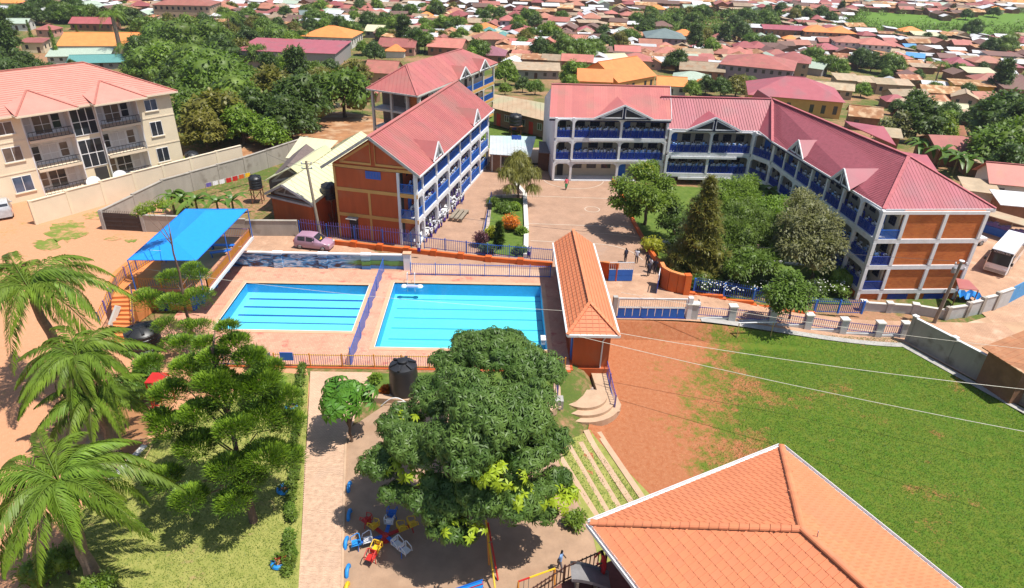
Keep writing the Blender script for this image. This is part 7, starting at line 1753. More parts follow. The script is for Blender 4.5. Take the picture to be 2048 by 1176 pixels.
lobed('garden_tree', 'low green tree spreading behind the white flecked hedge', (1500, 560), ((1500, 520, 2.4, 1.3), (1530, 530, 2.0, 1.3), (1475, 540, 1.8, 1.2), (1550, 510, 2.2, 1.0)), 'mid', 190, 0.32, 0.13)
lobed('garden_tree', 'low bright tree between the pointed conifer and the inner corner', (1545, 470), ((1540, 420, 3.0, 1.5), (1560, 440, 2.6, 1.4), (1530, 450, 2.2, 1.4), (1565, 410, 3.0, 1.1)), 'lite', 190, 0.36, 0.15)
lobed('garden_tree', 'bushy bright green tree at the garden centre behind the conifer', (1440, 520), ((1430, 440, 3.2, 1.3), (1450, 470, 2.8, 1.5), (1440, 500, 2.0, 1.5), (1470, 525, 1.4, 1.2)), 'mid', 190, 0.34, 0.13)
t, b = lobed('weeping_tree', 'feathery olive weeping tree growing from the stone planter in the yard', (1036, 398), ((1035, 325, 4.6, 1.5), (1015, 345, 3.9, 1.1), (1060, 345, 4.0, 1.2), (1040, 355, 3.4, 1.2), (1020, 375, 2.4, .7), (1065, 375, 2.4, .8), (1040, 310, 5.2, .9)), 'olive', 330, 0.8, 0.07, 3.0, 0.14, droop=1.5)
base = G(1388, 548); t = thing('garden_conifer', 'tall pointed olive conifer with feathery boughs in the school garden', 'tree', base); parts = []; cl = []
Hc = 10.2
for i in range(80):
 f = i / 79; z = 0.8 + f * (Hc - 1.0); R_c = (3.5 * (1 - f) ** 0.8 + 0.12) * NR.uniform(.62, 1.12); a = i * 2.399; c = (R_c * 0.66 * math.cos(a), R_c * 0.66 * math.sin(a), z); r = max(0.3, R_c * 0.36); parts.append(clump(c, r, int(150 * r + 30), 0.5, 0.085, 0.6, -0.35)); cl.append((c, r, 0.7))
crown_obj(parts, LM['olive'], t, cl, 0.62); trunk_part(t, 9, 0.2, 0.05, m=M_['bark'])
lobed('garden_tree', 'grey olive round tree in front of the right wing balconies', (1622, 562), ((1610, 420, 5.6, 1.8), (1640, 450, 5.0, 1.8), (1590, 450, 5.0, 1.6), (1620, 490, 3.6, 1.9), (1590, 500, 3.4, 1.5), (1660, 490, 3.8, 1.4), (1605, 395, 6.2, 1.0), (1575, 480, 3.6, 1.1), (1630, 520, 2.4, 1.5)), 'grey', 180, 0.34, 0.16)
lobed('garden_tree', 'wide bright green tree beneath the middle balconies of the school', (1455, 440), ((1440, 385, 3.4, 1.7), (1475, 380, 3.6, 1.6), (1495, 400, 3.0, 1.5), (1460, 410, 2.8, 1.7), (1500, 365, 3.4, 1.0)), 'lite', 190, 0.36, 0.13)
lobed('garden_tree', 'spreading feathery green tree over the white garden edging', (1500, 500), ((1490, 430, 4.0, 1.7), (1520, 450, 3.4, 1.7), (1465, 460, 3.2, 1.5), (1490, 470, 3.0, 1.8), (1525, 480, 2.4, 1.4), (1455, 490, 2.2, 1.3), (1480, 505, 1.8, 1.4)), 'mid', 200, 0.36, 0.11)
lobed('garden_tree', 'leafy dark green tree on the driveway verge behind the goal', (1577, 640), ((1575, 575, 3.0, 1.2), (1550, 590, 2.6, 1.0), (1605, 585, 2.6, 1.0), (1575, 600, 2.2, 1.2), (1600, 610, 1.7, .8), (1555, 612, 1.6, .8), (1580, 555, 3.6, .8)), 'mid', 190, 0.32, 0.17, 2.4, 0.12)
for px, py, n, lb in ((1530, 425, 11, 'big leaved banana plant in the shade of the inner school corner'), (1552, 435, 9, 'dark banana plant against the inner corner balconies'), (1512, 420, 8, 'small banana plant beside the bright garden tree')): banana(G(px, py), 4.2, n, lb, 'banana plants in the garden', 1.2)
for (px, py, r, h, m, lb) in ((1303, 505, 1.2, 1.6, 'yellow', 'yellow green bush at the court gateway'), (963, 492, 0.9, 1.5, 'plum', 'rounded purple leaved bush beside the yard fence'), (984, 478, 0.9, 1.4, 'yellow', 'yellow green bush behind the purple bush'), (1020, 462, 1.15, 1.9, 'croton', 'bright orange croton bush in the yard planter'), (1008, 425, 1.2, 1.3, 'mid', 'dark green bush in the upper planter bed'), (1030, 420, .8, 1.0, 'lite', 'low pale bush by the planter wall'), (1043, 470, .7, .9, 'lite', 'small green bush beside the croton'), (975, 507, 1.1, 1.1, 'dark', 'bluish green bush against the planter fence'), (1040, 508, 0.9, .9, 'mid', 'low bush at the near corner of the planter'), (988, 412, .9, 1.0, 'mid', 'green bush beside the blue painted yard rail'), (1560, 480, 1.2, 1.2, 'plum', 'reddish brown shrub on the garden lawn'), (1640, 560, 1.7, 2.4, 'mid', 'leafy shrub at the foot of the right wing'), (1675, 575, 1.6, 2.2, 'lite', 'pale shrub near the brick end of the school'), (1520, 545, 1.8, 1.5, 'dark', 'dark clipped shrub on the garden slope'), (1350, 560, 1.0, 1.3, 'olive', 'straggly shrub behind the curved gateway wall'), (1200, 790, .1, .1, 'mid', '')):
 if lb: shrub(G(px, py), r, h, m, lb, n=6)
t = cypress(2.9, 0.5, 'dark'); t.location = G(998, 497); tag(t, 'slim dark cypress bush beside the orange croton', 'shrub')
for i in range(7):
 px = 1400 + i * 46; shrub(G(px, 578 + i * 2.3), 1.45, 1.5, ('mid', 'dark')[i % 2], 'white flecked hedge shrub behind the blue garden fence', 'hedge_shrub', 'shrub', 5, 0.26, 0.14, 'hedge shrubs along the garden fence')
wf = mat('white_blossom', (0.75, 0.75, 0.7), 0.7); mb = MB()
for i in range(150):
 g = G(1400 + rnd.random() * 300, 560 + rnd.random() * 22, 1.5); mb.add([g + Vector((-.07, 0, 0)), g + Vector((.07, 0, .02)), g + Vector((0, .1, .06))], [(0, 1, 2)])
o = struct('hedge_blossom', mb, wf, kind='stuff')
# planter beds and stone edge in the yard
sheet('planter_bed', [(-1.3, 63.2), (-0.7, 79.2), (3.1, 79.4), (3.1, 72), (2.7, 62.2)], M_['garden'], 0.12)
kerbwall([(2.95, 62.2), (3.25, 70), (3.35, 80.5), (2.2, 84.5)], 'rough whitewashed stone kerb between the planter and the ball court', M_['offwhite'], 0.45, 0.5)
kerbwall([(-1.3, 63.2), (-0.9, 79.3), (3.2, 80.0)], 'low stone kerb round the yard side of the planter', M_['rock'], 0.4, 0.35)
# ---- lawn edge hedge and near shrubs
hp = [(612, 735), (606, 790), (601, 850), (596, 905), (592, 960), (588, 1020), (586, 1075), (584, 1130), (580, 1172)]
k = 0
for i in range(len(hp) - 1):
 for f in (0, .33, .66):
  px, py = hp[i][0] + (hp[i + 1][0] - hp[i][0]) * f, hp[i][1] + (hp[i + 1][1] - hp[i][1]) * f
  if rnd.random() < 0.86: shrub(G(px - 3 + rnd.uniform(-4, 4), py), rnd.uniform(.32, .55), rnd.uniform(.4, .75), M_['hedge'], 'low yellow green hedge plant along the paved path', 'hedge_shrub', 'shrub', 3, 0.17, 0.08, 'hedge plants along the path', 60)
for px, py, r, h, lb in ((92, 1168, 1.0, 1.9, 'bright green bush at the foot of the nearest palm'), (140, 1150, .9, 2.1, 'bright green bush touching the nearest palm trunk'), (205, 1190, .9, 1.2, 'pale green bush at the bottom left of the lawn'), (1150, 1050, .7, .8, 'grassy tuft beside the terrace grass edge'), (772, 790, .35, .75, 'small orange yellow bush in front of the black tank'), (752, 765, .5, .7, 'dark low bush beside the tall black tank')):
 shrub(G(px, py), r, h, 'lite' if 'orange' not in lb else 'croton', lb, n=5, per=150, L=0.2, W=0.09)
for P_, h in zip(PLANTERS, (.4, .4, .7)):
 V, F = clump((0, 0, 0.25), 0.26, 60, 0.28, 0.1, h * 1.6, -0.5); o = bpy.data.objects.new('plant', fastmesh('plant', V, F, M_['hedge'])); COL.objects.link(o); o.parent = P_
b = G(300, 900); 
for px, py, r, h in ((300, 760, 1.2, 1.9), (270, 800, 1.3, 1.6), (420, 770, 1.3, 2.0), (520, 735, .8, 1.2)): shrub(G(px, py), r, h, 'conif', 'dark shrub among the trees near the terrace steps', n=6, L=.3, W=.1, group='dark shrubs near the steps')
# ---- banana clump behind the canopy
for i, (px, py, n) in enumerate(((372, 432, 8), (398, 436, 9), (440, 440, 8), (470, 436, 7), (350, 428, 6))): banana(G(px, py), 3.6, n, 'banana plant behind the blue canopy by the boundary wall', 'banana plants behind the canopy')
# ---- grass blades on the lawn and the field edge
def tufts(poly, n, m, h=0.09, ramp=False):
 xs = [p[0] for p in poly]; ys = [p[1] for p in poly]; P = []
 while len(P) < n:
  x, y = rnd.uniform(min(xs), max(xs)), rnd.uniform(min(ys), max(ys))
  if in_poly(x, y, poly) and (not ramp or rnd.random() < (x - (3.2 + .3 * y)) / 5 + rnd.uniform(-.25, .25)): P.append((x, y, hbase(x, y) + 0.03))
 P = np.array(P); D = unit(sph(n) * 0.7 + np.array([0, 0, 1.0])); V, F = leaves(P, D, h * NR.uniform(.6, 1.5, n), 0.035, None, 0.2)
 o = bpy.data.objects.new('grass_blades', fastmesh('grass_blades', V, F, m)); COL.objects.link(o); o['kind'] = 'stuff'
gm1 = leafmat('lawn_blade', (0.20, 0.25, 0.045), (0.12, 0.17, 0.03), 0, 0.2, sc=0.6); gm2 = leafmat('field_blade', (0.105, 0.20, 0.018), (0.055, 0.13, 0.010), 0, 0.2, sc=0.5)
tufts([tuple(p) for p in gp((618, 752), (560, 745), (430, 800), (352, 850), (262, 915), (180, 1000), (120, 1090), (60, 1190), (592, 1190))], 26000, gm1)
tufts([tuple(p) for p in gp((1330, 668), (1790, 675), (2048, 830), (2060, 1180), (1870, 1176), (1570, 900), (1420, 980), (1350, 830))], 60000, gm2, 0.09, True)
tufts([tuple(p) for p in gp((1104, 890), (1165, 868), (1290, 1005), (1250, 1030), (1200, 1050))], 2600, gm2, 0.12)
# ---- background trees: (pixel x, pixel y of the foot, height in m, kind)
for k_ in ('round_1', 'round_2', 'dense_1', 'dense_2', 'bright_1', 'olive_1', 'tall_1', 'wide_1', 'wide_2', 'grey_1'): PROTO[k_] = proto_tree(k_)
BT = [(395, 185, 13, 'wide_1'), (330, 150, 11, 'round_1'), (440, 215, 11, 'wide_2'), (350, 200, 8, 'dense_1'), (500, 225, 9, 'round_2'), (560, 235, 9, 'olive_1'), (600, 260, 9, 'dense_2'), (640, 240, 7, 'tall_1'), (690, 235, 9, 'round_1'), (650, 215, 8, 'olive_1'), (520, 265, 7, 'dense_1'), (440, 285, 8, 'olive_1'), (490, 290, 6, 'bright_1'), (545, 300, 4.5, 'bright_1'), (400, 255, 7, 'round_2'), (585, 285, 7, 'dense_2'), (475, 250, 8, 'wide_1'), (415, 300, 6, 'olive_1'),
 (270, 60, 9, 'dense_1'), (300, 85, 11, 'round_2'), (330, 110, 12, 'wide_2'), (365, 120, 13, 'wide_1'), (400, 110, 11, 'round_1'), (430, 110, 12, 'wide_1'), (380, 80, 10, 'bright_1'), (345, 70, 9, 'olive_1'), (415, 75, 10, 'dense_2'), (450, 140, 11, 'dense_1'), (485, 130, 9, 'olive_1'), (515, 135, 8, 'round_1'), (290, 130, 10, 'dense_2'), (310, 165, 11, 'wide_2'), (350, 165, 12, 'bright_1'), (545, 190, 10, 'tall_1'), (600, 200, 11, 'tall_1'), (575, 185, 10, 'bright_1'), (480, 190, 10, 'dense_1'), (625, 185, 9, 'round_1'), (660, 175, 8, 'dense_2'), (15, 120, 16, 'tall_1'), (-20, 110, 14, 'dense_1'), (35, 190, 10, 'dense_2'), (85, 180, 8, 'dense_1'),
 (20, 150, 15, 'tall_1'), (60, 165, 9, 'dense_1'), (110, 165, 6, 'dense_2'), (0, 180, 12, 'dense_2'), (150, 150, 5, 'dense_1'),
 (560, 105, 10, 'wide_2'), (590, 110, 8, 'bright_1'), (610, 95, 7, 'round_1'), (500, 95, 8, 'dense_1'), (480, 60, 8, 'dense_2'), (530, 70, 8, 'round_2'), (545, 120, 6, 'dense_1'),
 (680, 75, 9, 'dense_2'), (705, 80, 8, 'round_1'), (740, 65, 9, 'dense_1'), (765, 70, 8, 'round_2'), (790, 75, 8, 'bright_1'), (810, 95, 11, 'tall_1'), (830, 105, 8, 'dense_1'), (850, 105, 8, 'round_1'), (750, 125, 7, 'dense_2'), (725, 110, 5, 'bright_1'), (868, 80, 5, 'round_2'), (710, 175, 8, 'olive_1'),
 (960, 125, 8, 'round_1'), (942, 130, 6, 'bright_1'), (970, 55, 8, 'dense_2'), (1000, 50, 8, 'dense_1'), (925, 85, 6, 'bright_1'), (1010, 170, 7, 'bright_1'), (1035, 70, 8, 'bright_1'), (1060, 55, 9, 'round_1'), (1050, 95, 7, 'olive_1'), (1085, 75, 6, 'round_2'), (1100, 90, 9, 'bright_1'), (1115, 100, 7, 'dense_1'), (1080, 120, 8, 'dense_2'), (1045, 100, 5, 'round_1'), (1130, 125, 9, 'wide_1'), (1160, 125, 8, 'wide_2'), (1185, 120, 8, 'round_1'), (1210, 110, 8, 'dense_2'), (1235, 105, 9, 'olive_1'), (1260, 90, 8, 'round_2'), (1205, 80, 7, 'dense_1'), (1190, 110, 6, 'bright_1'), (1165, 165, 6, 'round_1'), (1145, 170, 7, 'bright_1'), (1070, 190, 4, 'round_1'), (1045, 185, 4, 'dense_1'), (1140, 190, 5, 'lite' and 'bright_1'), (1010, 190, 3, 'bright_1'),
 (1300, 55, 7, 'dense_1'), (1330, 60, 7, 'round_1'), (1350, 145, 8, 'dense_1'), (1370, 65, 6, 'dense_2'), (1385, 110, 12, 'tall_1'), (1400, 100, 10, 'olive_1'), (1420, 115, 8, 'bright_1'), (1430, 75, 7, 'round_2'), (1445, 95, 10, 'tall_1'), (1480, 85, 10, 'dense_2'), (1500, 95, 7, 'round_1'), (1535, 100, 8, 'round_2'), (1410, 190, 6, 'dense_1'), (1440, 195, 6, 'dense_2'), (1470, 195, 7, 'olive_1'), (1380, 195, 5, 'bright_1'), (1350, 185, 4, 'bright_1'), (1560, 30, 7, 'dense_1'), (1590, 35, 7, 'dense_2'), (1610, 45, 8, 'dense_1'), (1640, 40, 8, 'dense_2'), (1660, 50, 7, 'dense_1'), (1680, 30, 7, 'tall_1'), (1530, 45, 7, 'round_1'), (1500, 50, 7, 'dense_2'), (1475, 60, 7, 'dense_1'),
 (1620, 140, 9, 'wide_1'), (1650, 150, 8, 'round_1'), (1675, 155, 7, 'bright_1'), (1715, 140, 9, 'dense_2'), (1740, 145, 8, 'dense_1'), (1775, 150, 9, 'wide_2'), (1790, 145, 7, 'olive_1'), (1770, 165, 5, 'bright_1'), (1830, 165, 5, 'dense_1'), (1810, 270, 9, 'tall_1'), (1825, 285, 9, 'dense_1'), (1790, 285, 6, 'grey_1'), (1760, 290, 5, 'grey_1'), (1720, 195, 5, 'bright_1'), (1990, 290, 11, 'dense_1'), (1965, 270, 9, 'dense_2'), (2020, 300, 10, 'dense_1'), (2035, 340, 9, 'round_1'), (1980, 340, 8, 'round_2'), (2000, 360, 6, 'dense_2'), (1940, 75, 9, 'dense_1'), (1990, 195, 12, 'tall_1'), (1975, 110, 8, 'dense_2'), (2005, 110, 9, 'wide_1'), (1870, 290, 6, 'yellow'), (1890, 260, 5, 'bright_1'), (1930, 40, 6, 'dense_1'), (1985, 35, 6, 'dense_2'), (1850, 85, 5, 'dense_1'), (1880, 90, 5, 'dense_2')]
for i in range(20): BT.append((rnd.uniform(30, 260), rnd.uniform(22, 50), rnd.uniform(6, 9), rnd.choice(('dense_1', 'dense_2', 'round_1'))))
for i in range(30): BT.append((rnd.uniform(420, 1000), rnd.uniform(18, 70), rnd.uniform(5, 8), rnd.choice(('dense_1', 'dense_2', 'round_1', 'bright_1'))))
for i in range(26): BT.append((rnd.uniform(1260, 1620), rnd.uniform(30, 70), rnd.uniform(5, 8), rnd.choice(('dense_1', 'dense_2', 'round_1', 'olive_1'))))
for i in range(70): BT.append((rnd.uniform(430, 1130), rnd.uniform(24, 92), rnd.uniform(4, 7), rnd.choice(('dense_1', 'dense_2', 'round_1', 'bright_1', 'olive_1'))))
for i in range(26): BT.append((rnd.uniform(1780, 2048), rnd.uniform(90, 250), rnd.uniform(3, 6), rnd.choice(('dense_1', 'bright_1', 'round_1', 'olive_1'))))
for i in range(12): BT.append((rnd.uniform(1650, 2040), rnd.uniform(40, 90), rnd.uniform(1.5, 4), rnd.choice(('dense_1', 'bright_1', 'round_1'))))
TREE_POS = []
LMK = []          # landmarks for labels, filled in by the town
KT = dict(round='rounded green tree', dense='dark evergreen tree', bright='bright green tree', olive='olive green tree', tall='tall dark tree', wide='broad crowned green tree', grey='dry greyish tree', yellow='yellow green feathery tree')
used_proto = set(); TREES = []
PROTO['yellow'] = PROTO['bright_1']
for (px, py, H, kind) in BT:
 g = G(px, py); o = PROTO[kind]; pk_ = kind
 h0 = dict(round=7.2, dense=8, bright=7.2, olive=7.2, tall=9, wide=7.6, grey=5, yellow=7)[kind.split('_')[0]]
 s = H / h0
 if kind == 'yellow':
  c = copy_tree(o, g, 1.0, s); 
  for ch in c.children:
   if 'crown' in ch.name: ch.data = ch.data.copy(); ch.data.materials[0] = leafmat('lime_leaf', (0.25, 0.32, 0.03))
 elif pk_ not in used_proto: used_proto.add(pk_); c = o; c.location = g; c.scale = (s, s, s); c.rotation_euler = (0, 0, rnd.random() * 6)
 else: c = copy_tree(o, g, rnd.random() * 6.28, (s * rnd.uniform(.9, 1.15), s * rnd.uniform(.9, 1.15), s))
 TREES.append((c, px, py, KT[kind.split('_')[0]])); TREE_POS.append((g.x, g.y, 1.6 * s * 1.5))
for nm_ in list(PROTO):
 if nm_ not in used_proto and nm_ != 'yellow':
  o = PROTO[nm_]
  def rm(x):
   for ch in list(x.children): rm(ch)
   bpy.data.objects.remove(x)
  rm(o)
for px, py, h, r, lb in ((118, 118, 11, 1.3, 'thick green cypress column behind the orange roofed house'), (66, 82, 8, 1.0, 'slim cypress column at the far left of the orange roof'), (163, 92, 8, .9, 'narrow cypress column standing before the orange roof')):
 t = cypress(h, r, 'lite'); t.location = G(px, py + 4); tag(t, lb, 'tree')
for px, py, H, L, lb in ((246, 120, 15, 4.2, 'tall ivy wrapped palm rising through the orange roof line'), (262, 130, 6, 4.2, 'bushy feather palm behind the apartment roof'), (463, 85, 10, 4.5, 'large coconut palm above the maroon warehouse roof'), (1870, 165, 7, 3.2, 'coconut palm among the town roofs near the yellow wall'), (1525, 195, 4, 2.6, 'short palm beside the pink roofed apartment house'), (1490, 190, 5, 2.4, 'palm behind the crimson school roof'), (1498, 155, 4, 2.0, 'thin palm by the house with a coral roof')):
 palm(G(px, py), H, 22, L * 1.25, lb, r0=0.3 if 'ivy' not in lb else .9, shaft=False, dense=28, seedoff=int(px))
for px, py, n, lb in ((1875, 335, 9, 'banana plant with dark ribs in front of the coral roof'), (1830, 318, 8, 'banana plant behind the school roof edge'), (1850, 322, 8, 'banana plant beside the coral roofed shed'), (1905, 348, 9, 'banana plant below the coral roof'), (1930, 352, 8, 'banana plant at the foot of the dark tree'), (2000, 380, 7, 'banana plant beside the white walled house')): banana(G(px, py), 4.5, n, lb)
# ================================================================ the town
WC = dict(cream=M_['cream'], white=M_['offwhite'], brown=mat('mud_brick', (0.30, 0.15, 0.085), 0.9, 0.15, 1), pink=mat('pink_wall', (0.60, 0.33, 0.26), 0.85), grey=mat('grey_block_wall', (0.33, 0.31, 0.30), 0.9), lilac=mat('mauve_wall', (0.30, 0.235, 0.27), 0.85), ochre=M_['yellow'], tan=mat('tan_wall', (0.48, 0.34, 0.22), 0.9), yellow=mat('yellow_shop_wall', (0.72, 0.38, 0.02), 0.6))
RC = dict(coral=mat('coral_town_roof', (0.46, 0.165, 0.125), 0.6, 0.12, 0.4, rnd_obj=0.25, mix2=((0.34, 0.15, 0.10), 0.45, 0.55, 0.12)), maroon=mat('maroon_town_roof', (0.33, 0.085, 0.095), 0.6, 0.1, 0.4, rnd_obj=0.18), orange=mat('orange_town_roof', (0.70, 0.235, 0.065), 0.65, 0.08, 0.6, rnd_obj=0.1), tan=mat('tan_town_roof', (0.43, 0.325, 0.215), 0.75, 0.14, 0.5, rnd_obj=0.2, mix2=((0.36, 0.19, 0.10), 0.4, 0.55, 0.15)),
 rust=mat('rusty_town_roof', (0.42, 0.19, 0.09), 0.85, 0.16, 0.6, rnd_obj=0.22, mix2=((0.55, 0.36, 0.22), 0.5, 0.5, 0.12)), white=mat('bright_sheet_roof', (0.64, 0.64, 0.65), 0.5, 0.1, 0.5, rnd_obj=0.22, mix2=((0.42, 0.33, 0.27), 0.5, 0.58, 0.12)), grey=mat('slate_green_roof', (0.16, 0.205, 0.20), 0.6, 0.08, 0.5), teal=mat('teal_roof', (0.12, 0.31, 0.29), 0.6), pale=mat('pale_green_roof', (0.42, 0.50, 0.40), 0.6), blue=mat('blue_sheet_roof', (0.11, 0.32, 0.62), 0.5), brown=mat('brown_town_roof', (0.20, 0.11, 0.09), 0.8, rnd_obj=0.2), cream=M_['roof_cream'], mag=M_['roof_mag'], purple=mat('plum_roof', (0.30, 0.12, 0.15), 0.6))
def house_parts(t, L, W, H, rh, kind, rm, wm, win=0, storeys=1, lean=0, ov=0.5):
 mb = MB(); mb.bb(-L / 2, -W / 2, -2.0, L / 2, W / 2, H)
 if kind == 'gable':
  for s in (-1, 1): mb.add([(s * L / 2, -W / 2, H), (s * L / 2, W / 2, H), (s * L / 2, 0, H + rh)], [(0, 1, 2) if s > 0 else (2, 1, 0)])
 part('wall', mb, wm, t)
 l, w = L / 2 + ov, W / 2 + ov; e = H - 0.12; faces = []
 if kind == 'gable': faces = [[(-l, -w, e), (l, -w, e), (l, 0, H + rh), (-l, 0, H + rh)], [(l, w, e), (-l, w, e), (-l, 0, H + rh), (l, 0, H + rh)]]
 elif kind == 'hip':
  k = max(0.0, l - w); faces = [[(-l, -w, e), (l, -w, e), (k, 0, H + rh), (-k, 0, H + rh)], [(l, w, e), (-l, w, e), (-k, 0, H + rh), (k, 0, H + rh)], [(l, -w, e), (l, w, e), (k, 0, H + rh)], [(-l, w, e), (-l, -w, e), (-k, 0, H + rh)]]
 else: faces = [[(-l, -w, H + 0.05), (l, -w, H + 0.05), (l, w, H + rh), (-l, w, H + rh)]]
 mb = MB()
 for f in faces: mb.slab([Vector(p) for p in f], 0.09)
 r = part('roof', mb, rm, t)
 if kind in ('gable', 'hip') and win > 0:
  k = l if kind == 'gable' else max(0.05, l - w); mb = MB(); mb.beam((-k, 0, H + rh + .04), (k, 0, H + rh + .04), 0.3, 0.08); o = bpy.data.objects.new('ridge_cap', mb.mesh('ridge_cap', rm)); COL.objects.link(o); o.parent = r
 if win:
  for sgn, horiz, Ln in ((-1, True, L), (1, False, W), (-1, False, W)):
   n = max(1, int(Ln / 2.6)) if horiz else max(1, int(Ln / 3.2))
   for k in range(n):
    for s in range(storeys):
     a = -Ln / 2 + Ln * (k + 0.5) / n; z = H / storeys * s + H / storeys * 0.38; hh = H / storeys * 0.38; mb = MB()
     door = horiz and s == 0 and k == n // 2
     z0_, z1_ = (0, 2.0) if door else (z, z + hh)
     if horiz: mb.bb(a - 0.5, -W / 2 - 0.04, z0_, a + 0.5, -W / 2 + 0.02, z1_)
     else: mb.bb(sgn * L / 2 - 0.03, a - 0.5, z0_, sgn * L / 2 + 0.03, a + 0.5, z1_)
     part('door' if door else 'window', mb, M_['brown'] if door else M_['glass'], t)
 return t
BUILT = []                                   # footprints already used: (x, y, radius)
for o in (Af, Bb, Wf, Bf): 
 for a in range(0, int(o.L) + 1, 4): q = o.p(a, 6, 0); BUILT.append((q[0], q[1], 10))
